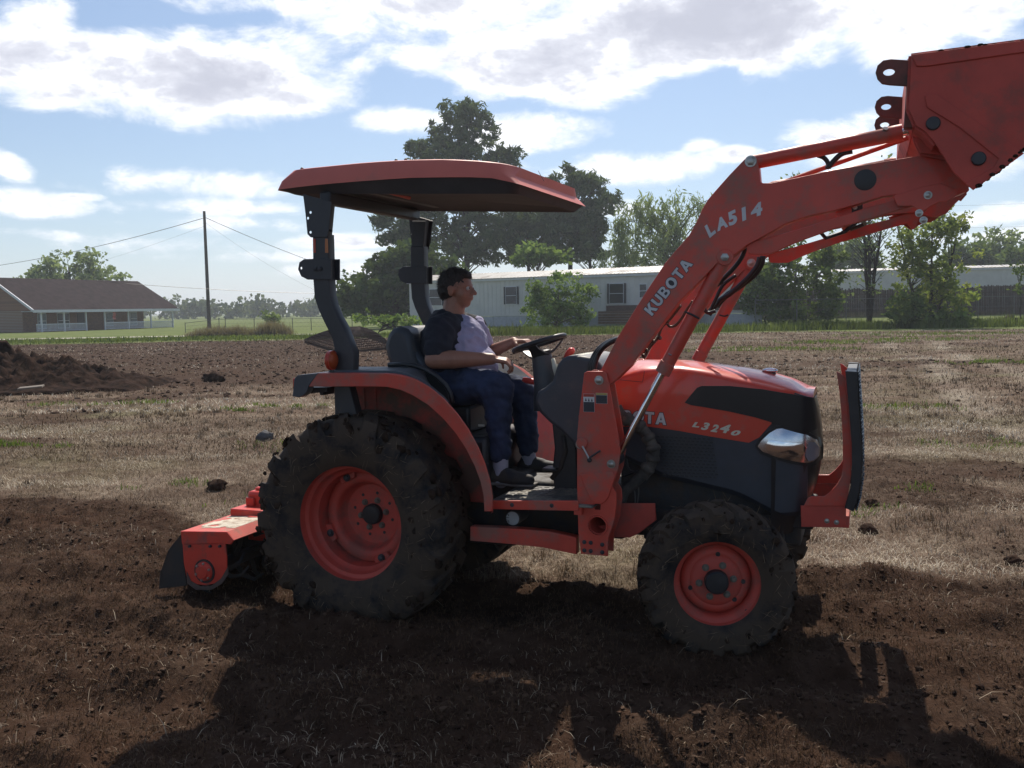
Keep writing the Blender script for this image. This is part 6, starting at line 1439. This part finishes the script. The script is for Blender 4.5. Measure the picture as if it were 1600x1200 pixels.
q = P(752, 665, -.25); part('seat_belt_tip', MB().box((q.x-.02, -.25, q.z-.006), (q.x+.02, -.245, q.z+.006)), CREAM, bev=.002)

# ------------------------------------------------------------ dash and steering
ds = O([(870, 570), (877, 561), (884, 557), (905, 556), (922, 559), (935, 566), (955, 590), (955, 690), (930, 712), (905, 714), (895, 694), (875, 674), (857, 660), (842, 645), (835, 628), (838, 612), (850, 606), (862, 596), (866, 582)], -.27)
part('dash_console', MB().prism(ds, -.27, .27), GREYP, smooth=50, bev=.022)
tpc = O([(884, 556.5), (904, 555), (921, 558), (932, 565), (930, 570), (905, 566), (884, 564)], -.20); part('instrument_cowl', MB().prism(tpc, -.18, .20), CREAM, bev=.01)
part('lower_cowl', MB().prism(O([(862, 660), (900, 690), (903, 780), (868, 775), (862, 740), (866, 700)], -.2), -.20, .20), BLACK, bev=.01)
col_ = [P(u, v, 0) for u, v in [(846, 556), (850, 575), (853, 600), (856, 640)]]
part('steering_column', MB().tube(col_, [.058, .066, .070, .085], 18), GREYP, smooth=60)
part('column_boot', MB().tube([P(842, 548, 0), P(846, 560, 0), P(848, 572, 0)], [.03, .055, .062], 16), BLACK, smooth=60)
A = P(803, 549, 0); B = P(883, 523, 0); ctr = (A+B)/2; ax = (B-A).normalized(); Rw = (B-A).length/2-.012; nrm = Vector((-ax.z, 0, ax.x)); ay = Vector((0, 1, 0))
sw_ = empty('steering_wheel'); sw_.parent = tractor
ring = [ctr+(ax*math.cos(t)+ay*math.sin(t))*Rw for t in np.linspace(0, 2*math.pi, 41)]
part('rim', MB().tube(ring, .0145, 12, cap=False), BLACK, sw_, smooth=180)
hubp = ctr-nrm*.075
part('hub', MB().tube([hubp-nrm*.03, hubp, hubp+nrm*.02, hubp+nrm*.03], [.035, .05, .052, .035], 18), BLACK, sw_, smooth=60)
for t in (math.radians(20), math.radians(150), math.radians(270)):
    e_ = ctr+(ax*math.cos(t)+ay*math.sin(t))*Rw; m = MB(); d = (ax*math.cos(t)+ay*math.sin(t)); pr = (ax*-math.sin(t)+ay*math.cos(t))
    vs = []
    for f, wd in ((0, .05), (.35, .04), (.7, .028), (1, .024)):
        c = (hubp+d*.03).lerp(e_, f)-nrm*.03*math.sin(math.pi*f)*.5
        for s1 in (-1, 1):
            for s2 in (-1, 1): vs.append(c+pr*wd*s1+nrm*.006*s2)
    fs = []
    for i in range(3): b0 = i*4; fs += [(b0, b0+4, b0+5, b0+1), (b0+2, b0+3, b0+7, b0+6), (b0, b0+2, b0+6, b0+4), (b0+1, b0+5, b0+7, b0+3)]
    fs += [(0, 1, 3, 2), (12, 14, 15, 13)]; part('spoke', m.add(vs, fs), BLACK, sw_, 30)
kn = P(890, 551, .1); part('knob', MB().tube([P(883, 559, .1), P(887, 554, .1), P(893, 548, .1), P(897, 546, .1)], [.012, .019, .022, .012], 12), pmat('red_knob', (.75, .07, .05), .35), smooth=180)
part('red_lever', MB().tube([P(817, 593, .05), P(822, 594, .05), P(832, 596, .03), P(838, 598, .02)], [.012, .018, .018, .01], 12), MATS['red_knob'], smooth=180)
part('lever', MB().tube([P(864, 560, -.1), P(867, 575, -.1), P(870, 590, -.1)], [.010, .014, .010], 10), CREAM, smooth=180); part('lever', MB().tube([P(871, 569, -.05), P(870, 580, -.05), P(868, 592, -.05)], [.006, .010, .007], 10), CREAM, smooth=180)
part('pedal', MB().box((P(870, 742, -.15).x-.05, -.26, .80), (P(870, 742, -.15).x+.03, -.16, .815)), BLACK, bev=.004)
part('pedal_arm', MB().tube([P(880, 680, -.2), P(884, 705, -.2), P(876, 730, -.2), P(862, 748, -.2)], .014, 8), IRON, smooth=180)
part('pedal_arm', MB().tube([P(892, 680, .1), P(890, 710, .1), P(878, 735, .1)], .014, 8), IRON, smooth=180)
# ============================================================ ROTARY TILLER behind the tractor
til = empty('rotary_tiller', TMX, 'orange rotary tiller working the soil behind the large rear tyre', 'tiller')
yt = -.75
def tp_(name, mb, mat, parent=None, smooth=35, bev=0.): return mb.obj(name, mat, parent or til, smooth, bev)
def tplate(name, mat, px, y0, y1, parent=None, holes=(), bev=.003): return link(name, plate_mesh(O(px, min(y0, y1)), y0, y1, holes, bev), mat, parent or til, 30)
TILM = pmat('tiller_orange', (.62, .050, .028), .42, var=.07, dirt=(.17, .09, .07), damt=.35, dscale=9, bump=.0008, bscale=30)
TILTOP = pmat('tiller_top_orange', (.58, .075, .045), .5, var=.08, dirt=(.24, .16, .12), damt=.35, dscale=10)
# hood of the tiller: profile swept across
pr = O([(283, 830), (354, 831), (365, 844), (360, 850), (352, 846), (350, 840), (286, 838)], yt)
top_prof = [pr[0], pr[1], pr[2]]
m = MB(); th = .010
for i in range(2):
    a = Vector((top_prof[i][0], 0, top_prof[i][1])); b = Vector((top_prof[i+1][0], 0, top_prof[i+1][1])); d = (b-a).normalized(); n_ = Vector((d.z, 0, -d.x))*th
    m.prism([(p.x, p.z) for p in (a, b, b+n_, a+n_)], yt+.006, .75)
tp_('hood', m, TILTOP)
a = pr[1]; b_2 = (pr[2][0]+.17, pr[2][1]-.10)
tplate('end_box', TILM, [(282, 830), (354, 831), (365, 844), (360, 851), (352, 850), (284, 850)], yt-.012, yt+.004, bev=.004)
ep = [(285, 850), (352, 850), (354, 870), (354, 893), (347, 902), (338, 911), (322, 915), (300, 912), (291, 900), (287, 880)]
tplate('end_plate', TILM, ep, yt-.004, yt+.006)
tplate('side_skid', pmat('scraped_steel', (.10, .06, .05), .6, dirt=(.06, .045, .035), damt=.6), [(291, 893), (298, 908), (312, 916), (330, 915), (345, 904), (356, 885), (357, 897), (347, 912), (330, 922), (306, 922), (292, 912)], yt-.010, yt-.003)
hc3 = P(321, 892, yt); m = MB().lathe([(0, yt-.034), (.035, yt-.034), (.040, yt-.026), (.052, yt-.024), (.058, yt-.016), (.060, yt-.004)], (hc3.x, 0, hc3.z), 30); rot = tp_('rotor_bearing', m, TILM)
tp_('bearing_ring', MB().lathe([(.060, yt-.004), (.060, yt-.012), (.070, yt-.012), (.071, yt-.004)], (hc3.x, 0, hc3.z), 30), IRON, rot)
for k in range(6): q = math.radians(60*k+20); tp_('bolt', MB().lathe([(0, yt-.032), (.007, yt-.031), (.008, yt-.024)], (hc3.x+.050*math.cos(q), 0, hc3.z+.050*math.sin(q)), 8), STEEL, rot)
for u, v in ((298, 853), (330, 853), (345, 853)): q = P(u, v, yt); tp_('bolt', MB().lathe([(0, yt-.018), (.008, yt-.017), (.009, yt-.004)], (q.x, 0, q.z), 8), DGREY)
# far end plate
ep_l = O(ep, yt); me = plate_mesh(ep_l, .744, .754); link('end_plate', me, TILM, til, 30)
# rotor with curved tines
tp_('rotor_shaft', MB().tube([(hc3.x, yt, hc3.z), (hc3.x, .75, hc3.z)], .04, 14), IRON)
r = np.random.default_rng(12); k = 0
for y in np.linspace(-.66, .66, 9):
    for s in range(4):
        t0 = s*math.pi/2+k*.37; k += 1; pts = [(hc3.x+rr*math.cos(t0+bb), y+yy, hc3.z+rr*math.sin(t0+bb)) for rr, bb, yy in ((.03, 0, 0), (.12, .05, 0), (.18, .25, .01), (.20, .5, .05))]
        tp_('tine', MB().tube(pts, [.016, .015, .012, .006], 5), IRON)
# rear shield
x0_, z0_ = pr[0]; sh_ = O([(283, 836), (262, 862), (250, 895), (250, 915)], yt)
m = MB()
for i in range(3):
    a = Vector((sh_[i][0], 0, sh_[i][1])); b = Vector((sh_[i+1][0], 0, sh_[i+1][1])); d = (b-a).normalized(); n_ = Vector((d.z, 0, -d.x))*.012
    m.prism([(p.x, p.z) for p in (a, b, b+n_, a+n_)], yt+.02, .74)
tp_('rear_shield', m, pmat('muddy_shield', (.030, .028, .028), .85, dirt=(.055, .04, .032), damt=.7))
tplate('shield_side', MATS['muddy_shield'], [(285, 838), (262, 862), (250, 895), (248, 920), (292, 915), (287, 880)], yt+.02, yt+.03)
# gearbox, mast and hitch
cx = -.98
tp_('gearbox', MB().box((cx-.10, -.22, pr[0][1]), (cx+.12, .10, pr[0][1]+.14)), TILM, bev=.02)
tp_('gearbox_lid', MB().box((cx-.07, -.18, pr[0][1]+.14), (cx+.08, .06, pr[0][1]+.16)), TILM, bev=.01)
g1 = P(396, 781, -.20); tp_('bracket', MB().box((g1.x-.03, -.24, pr[0][1]+.05), (g1.x+.03, -.18, g1.z+.02)), TILM, bev=.004)
tp_('base_rib', MB().box((cx-.14, -.34, pr[0][1]+.001), (cx+.18, .22, pr[0][1]+.05)), TILM, bev=.006)
tp_('mast', MB().tube([(cx+.05, -.16, pr[0][1]+.12), (cx+.12, -.10, .80), (cx+.12, .10, .80), (cx+.05, .16, pr[0][1]+.12)], .02, 8), TILM)
for s in (-1, 1): tp_('hitch_arm', MB().box((cx+.02, s*.37-.012, .30), (cx+.22, s*.37+.012, pr[0][1]+.02)), TILM, bev=.004)
tp_('drive_shaft', MB().tube([(cx+.10, -.02, pr[0][1]+.06), (-.30, 0, .58)], .035, 14), BLACK)
# worn cream sticker on the hood
st_ = bmesh.new(); nx2, ny2 = 26, 14
sx0, sx1 = pr[0][0]+.035, pr[1][0]-.01; sy0, sy1 = -.66, -.22
mk = fbm(*np.meshgrid(np.linspace(0, 1.6, nx2), np.linspace(0, 3, ny2*3), indexing='ij'), .55, 4, 33)
gv = {}
zt0, zt1 = pr[0][1], pr[1][1]
nyy = ny2*3
vs = []; fs = []
for i in range(nx2):
    for j in range(nyy):
        x = sx0+(sx1-sx0)*i/(nx2-1); y = sy0+(sy1-sy0)*j/(nyy-1); f = (x-pr[0][0])/(pr[1][0]-pr[0][0]); vs.append((x, y, zt0+(zt1-zt0)*f+.0022))
for i in range(nx2-1):
    for j in range(nyy-1):
        if mk[i, j] > -.13: fs.append((i*nyy+j, (i+1)*nyy+j, (i+1)*nyy+j+1, i*nyy+j+1))
tp_('worn_sticker', MB().add(vs, fs), pmat('worn_cream_print', (.62, .55, .42), .6, dirt=(.3, .2, .14), damt=.5, dscale=18), smooth=None)
# loose soil thrown on and round the tiller
cl = []
r = np.random.default_rng(5)
# ============================================================ THE DRIVER
person = empty('person', TMX, 'seated driver in dark jeans and a navy and lavender shirt steering the tractor', 'person')
def capsules(b, segs, n=14):
    """segs: (p0, p1, r0, r1) -> closed tapered pieces; merged later by remeshing"""
    for (p0, p1, r0, r1) in segs:
        p0 = Vector(p0); p1 = Vector(p1); d = p1-p0; L_ = max(d.length, 1e-4); q = d.to_track_quat('Z', 'Y').to_matrix().to_4x4()
        rings = []
        for k in range(1, 5): a = math.pi/2*k/5; rings.append((-r0*math.cos(a), r0*math.sin(a)))
        rings.append((0, r0)); rings.append((L_*.33, r0*.67+r1*.33)); rings.append((L_*.67, r0*.33+r1*.67)); rings.append((L_, r1))
        for k in range(1, 5): a = math.pi/2*k/5; rings.append((L_+r1*math.sin(a), r1*math.cos(a)))
        M_ = Matrix.Translation(p0) @ q; vs = []
        bot = b.verts.new(M_ @ Vector((0, 0, -r0))); top = b.verts.new(M_ @ Vector((0, 0, L_+r1)))
        for (z, rad) in rings: vs.append([b.verts.new(M_ @ Vector((rad*math.cos(2*math.pi*k/n), rad*math.sin(2*math.pi*k/n), z))) for k in range(n)])
        for i in range(len(vs)-1):
            for k in range(n): b.faces.new((vs[i][k], vs[i][(k+1) % n], vs[i+1][(k+1) % n], vs[i+1][k]))
        for k in range(n): b.faces.new((bot, vs[0][(k+1) % n], vs[0][k])); b.faces.new((top, vs[-1][k], vs[-1][(k+1) % n]))
def ellips(b, c, rad, rot=None, n=20):
    g = bmesh.ops.create_uvsphere(b, u_segments=n, v_segments=n//2+2, radius=1)
    M_ = Matrix.Translation(Vector(c)) @ (rot.to_matrix().to_4x4() if rot else Matrix.Identity(4)) @ Matrix.Diagonal((*rad, 1))
    for v in g['verts']: v.co = M_ @ v.co
def remeshed(b, name, voxel, mat, smooth_it=4, parent=None, wrinkle=0., wscale=.06, seed=0):
    me = bpy.data.meshes.new(name); b.to_mesh(me); b.free(); o = bpy.data.objects.new(name, me); COL.objects.link(o)
    r_ = o.modifiers.new('r', 'REMESH'); r_.mode = 'VOXEL'; r_.voxel_size = voxel; r_.use_smooth_shade = True
    if smooth_it: s = o.modifiers.new('s', 'SMOOTH'); s.iterations = smooth_it; s.factor = .5
    dg = bpy.context.evaluated_depsgraph_get(); me2 = bpy.data.meshes.new_from_object(o.evaluated_get(dg)); bpy.data.objects.remove(o)
    if wrinkle:
        n = len(me2.vertices); co = np.empty(n*3, np.float32); me2.vertices.foreach_get('co', co); co = co.reshape(-1, 3); no = np.array([v.normal[:] for v in me2.vertices])
        w = fbm(co[:, 0]+co[:, 1]*.6, co[:, 2]*1.8+co[:, 1]*.9, wscale, 3, seed); w2 = fbm(co[:, 0]*1.7-co[:, 1], co[:, 2]*.8+co[:, 0], wscale*.8, 2, seed+4)
        co = co+no*((w+w2*.6)*wrinkle)[:, None]; me2.vertices.foreach_set('co', co.astype(np.float32).ravel()); me2.update()
    me2.name = name; me2.materials.clear(); return link(name, me2, mat, parent or person, 180)
hipN, hipF = P(690, 604, -.11), P(690, 604, -.11).copy(); hipF.y = .11
hip = Vector((hipN.x-.04, 0, hipN.z-.01))
kneeN = P(778, 605, -.20); ankN = P(782, 728, -.21); toeN = P(806, 762, -.22)
kneeF = P(815, 608, .17); ankF = P(826, 712, .17); toeF = P(846, 735, .18)
chest = P(712, 538, 0); chest.y = 0; belly = P(722, 568, 0); neckb = P(708, 500, 0); neckt = P(716, 478, 0)
shN = P(688, 517, -.21); elN = P(678, 562, -.30); wrN = P(768, 561, -.17); 
shF = Vector((shN.x+.02, .21, shN.z)); elF = P(752, 556, .29); wrF = P(803, 534, .19)
print('person', hip, kneeN, chest, shN, elN, wrN, shF, elF, wrF, 'head', P(716, 440, 0))
# jeans
b = bmesh.new()
capsules(b, [(hip+Vector((0, -.11, .02)), kneeN, .125, .092), (kneeN, ankN+Vector((0, 0, .075)), .088, .064)])
capsules(b, [(hip+Vector((0, .11, .02)), kneeF, .115, .080), (kneeF, ankF+Vector((0, 0, .05)), .084, .062)])
capsules(b, [(hip+Vector((-.02, -.09, .0)), hip+Vector((-.02, .09, .0)), .135, .135), (hip+Vector((0, -.07, .04)), Vector((belly.x-.03, 0, belly.z-.07)), .12, .14)])
remeshed(b, 'jeans', .011, JEANS, 3, wrinkle=.016, wscale=.055, seed=3)
# shirt: dark sides and back, pale front
b = bmesh.new()
ellips(b, (chest.x-.03, 0, chest.z), (.175, .225, .21)); ellips(b, (belly.x-.02, 0, belly.z-.005), (.205, .215, .15)); ellips(b, (neckb.x-.03, 0, neckb.z-.005), (.105, .17, .075))
capsules(b, [(Vector((shN.x, -.15, shN.z+.01)), shN, .095, .092), (Vector((shN.x, .15, shN.z+.01)), shF, .095, .092)])
capsules(b, [(shN, shN.lerp(elN, .62), .090, .080), (shF, shF.lerp(elF, .62), .078, .068)])
remeshed(b, 'shirt', .010, SHIRTD, 4, wrinkle=.014, wscale=.07, seed=8)
b = bmesh.new()
ellips(b, (chest.x+.045, .0, chest.z-.005), (.145, .175, .185)); ellips(b, (belly.x+.060, .0, belly.z-.005), (.158, .182, .128)); capsules(b, [(Vector((shF.x+.035, .17, shF.z)), shF.lerp(elF, .5)+Vector((.03, 0, 0)), .075, .074)])
remeshed(b, 'shirt_front', .009, SHIRTL, 4, wrinkle=.015, wscale=.06, seed=18)
# body: head, neck, arms and hands in one skin
b = bmesh.new()
hd = P(716, 452, 0); hd.y = 0
sc = 1.0
ellips(b, (hd.x-.012, 0, hd.z+.022), (.098, .077, .095)); ellips(b, (hd.x+.022, 0, hd.z-.032), (.066, .060, .075)); ellips(b, (hd.x+.042, 0, hd.z-.080), (.034, .036, .030))
ellips(b, (hd.x+.060, 0, hd.z+.020), (.028, .052, .020))      # brow
capsules(b, [(Vector((hd.x+.082, 0, hd.z+.008)), Vector((hd.x+.108, 0, hd.z-.026)), .010, .0135)], 10)
ellips(b, (hd.x+.094, -.014, hd.z-.028), (.011, .009, .008)); ellips(b, (hd.x+.094, .014, hd.z-.028), (.011, .009, .008))
ellips(b, (hd.x+.082, 0, hd.z-.050), (.014, .026, .0065)); ellips(b, (hd.x+.080, 0, hd.z-.061), (.013, .022, .007))
for s in (-1, 1):
    ellips(b, (hd.x+.040, s*.046, hd.z-.030), (.030, .020, .030)); ellips(b, (hd.x-.012, s*.080, hd.z-.012), (.020, .009, .031)); ellips(b, (hd.x-.016, s*.086, hd.z+.004), (.017, .007, .018))
capsules(b, [(Vector((hd.x-.025, 0, hd.z-.07)), Vector((neckb.x-.01, 0, neckb.z-.03)), .064, .074)])
capsules(b, [(shN.lerp(elN, .35), elN, .062, .052), (elN, elN.lerp(wrN, .35), .053, .053), (elN.lerp(wrN, .35), wrN, .052, .034)])
capsules(b, [(shF.lerp(elF, .35), elF, .055, .044), (elF, elF.lerp(wrF, .35), .045, .043), (elF.lerp(wrF, .35), wrF, .042, .029)])
capsules(b, [(Vector((neckb.x-.02, 0, neckb.z-.06)), shN, .05, .05), (Vector((neckb.x-.02, 0, neckb.z-.06)), shF, .05, .05), (shN, shN.lerp(elN, .4), .055, .055), (shF, shF.lerp(elF, .4), .055, .054)])
def hand(b, w, fwd, side, curl, sgn):
    """palm leaves the wrist along fwd; side points to the thumb; fingers bend towards curl"""
    fwd = fwd.normalized(); curl = (curl-fwd*curl.dot(fwd)).normalized(); side = side-fwd*side.dot(fwd)-curl*side.dot(curl); side.normalize()
    pc = w+fwd*.045
    for k, s in enumerate((.030, .010, -.010, -.028)): capsules(b, [(w+fwd*.005+side*s*.55, w+fwd*.085+side*s, .0165, .0125)], 10)
    ln = (.040, .045, .042, .033)
    for k, s in enumerate((.032, .0105, -.011, -.031)):
        a = w+fwd*.088+side*s; l1 = ln[k]; d1 = (fwd*.75+curl*.65).normalized(); d2 = (fwd*.05+curl*1.0).normalized(); d3 = (-fwd*.75+curl*.6).normalized()
        p1 = a+d1*l1; p2 = p1+d2*l1*.68; p3 = p2+d3*l1*.5; capsules(b, [(a, p1, .0098, .0090), (p1, p2, .0088, .0080), (p2, p3, .0080, .0070)], 9)
    a = w+fwd*.022+side*.026; p1 = a+(side*.7+fwd*.55+curl*.35).normalized()*.040; p2 = p1+(fwd*.55+curl*.8-side*.05).normalized()*.030; p3 = p2+(fwd*.2+curl*.8-side*.5).normalized()*.022
    capsules(b, [(a, p1, .0140, .0110), (p1, p2, .0105, .0095), (p2, p3, .0092, .0078)], 9)
hand(b, wrN, Vector((.9, .25, -.12)), Vector((.1, .6, .6)), Vector((.1, .25, -1)), 1)
hand(b, wrF, Vector((.92, -.12, .05)), Vector((.1, -.9, .2)), Vector((.2, 0, -1)), -1)
remeshed(b, 'body', .0058, SKIN, 2)
for s in (-1, 1):
    q = MB().sphere((hd.x+.075, s*.030, hd.z+.004), .0125, 12, 8); e_ = q.obj('eye', pmat('eye_white', (.5, .48, .45), .3) if 'eye_white' not in MATS else MATS['eye_white'], person, 180); MB().sphere((hd.x+.0835, s*.031, hd.z+.004), .006, 8, 6).obj('iris', HAIR, e_, 180)
b = bmesh.new(); ellips(b, (hd.x-.024, 0, hd.z+.040), (.100, .084, .090)); ellips(b, (hd.x-.052, 0, hd.z-.005), (.066, .076, .070)); ellips(b, (hd.x+.02, 0, hd.z+.078), (.066, .066, .040))
hr = remeshed(b, 'hair', .006, HAIR, 1, wrinkle=.010, wscale=.02, seed=4)
r = np.random.default_rng(2); m = MB(); hv = hr.data.vertices
for k in r.choice(len(hv), min(5200, len(hv)), replace=False):
    p = hv[int(k)].co; n_ = hv[int(k)].normal; d = (n_*.45+Vector((-.6, 0, -.35))+Vector(r.normal(size=3))*.35).normalized(); q = d.cross(n_).normalized()*.0009; L_ = .010+.012*r.random()
    m.add([p-q, p+q, p+d*L_], [(0, 1, 2)])
o = m.obj('hair_strands', HAIR, hr, fix=False); o['kind'] = 'stuff'
for (an, kn_, toe, nm) in ((ankN, kneeN, toeN, 1), (ankF, kneeF, toeF, 2)):
    b = bmesh.new(); d = (an-kn_).normalized(); capsules(b, [(an-d*.05, an+d*.085, .046, .043)]); remeshed(b, 'sock', .008, SOCK, 2)
    b = bmesh.new(); h_ = an+d*.105; zf = fz+.045; heel = Vector((h_.x-.045, an.y, zf)); t_1 = Vector((h_.x+.175, an.y-.02*(1 if nm == 1 else -1), zf-.004)); ball = heel.lerp(t_1, .62)
    capsules(b, [(heel, ball, .042, .046), (ball, t_1, .046, .034), (heel+Vector((.02, 0, .035)), ball+Vector((-.02, 0, .018)), .040, .036), (Vector((h_.x, an.y, an.z-.07)), heel+Vector((.03, 0, .03)), .046, .042)])
    remeshed(b, 'shoe', .008, SHOE, 2)
    MB().prism([(heel.x-.045, fz+.004), (t_1.x+.03, fz+.004), (t_1.x+.034, fz+.02), (heel.x-.045, fz+.022)], an.y-.048, an.y+.048).obj('shoe_sole', pmat('shoe_sole', (.16, .15, .14), .8) if 'shoe_sole' not in MATS else MATS['shoe_sole'], person, 30, .006)
bl = P(700, 592, 0); b = bmesh.new()

# ============================================================ AIR
def haze():
    m = bpy.data.materials.new('haze'); m.use_nodes = True; t = NT(m.node_tree); m.node_tree.nodes.clear()
    o = t.n('ShaderNodeOutputMaterial'); v = t.n('ShaderNodeVolumePrincipled'); v.inputs['Color'].default_value = (.86, .92, 1.0, 1); v.inputs['Density'].default_value = HAZE_D; v.inputs['Anisotropy'].default_value = .3
    t.l(v.outputs[0], o.inputs['Volume'])
    b = MB().box((-1500, -1500, -3), (1500, 1500, 32)); ob = b.obj('haze', m); tag(ob, 'thin pale haze in the air over the field', None, None, 'stuff')
HAZE_D = .00062
USE_HAZE = True
if USE_HAZE: haze()
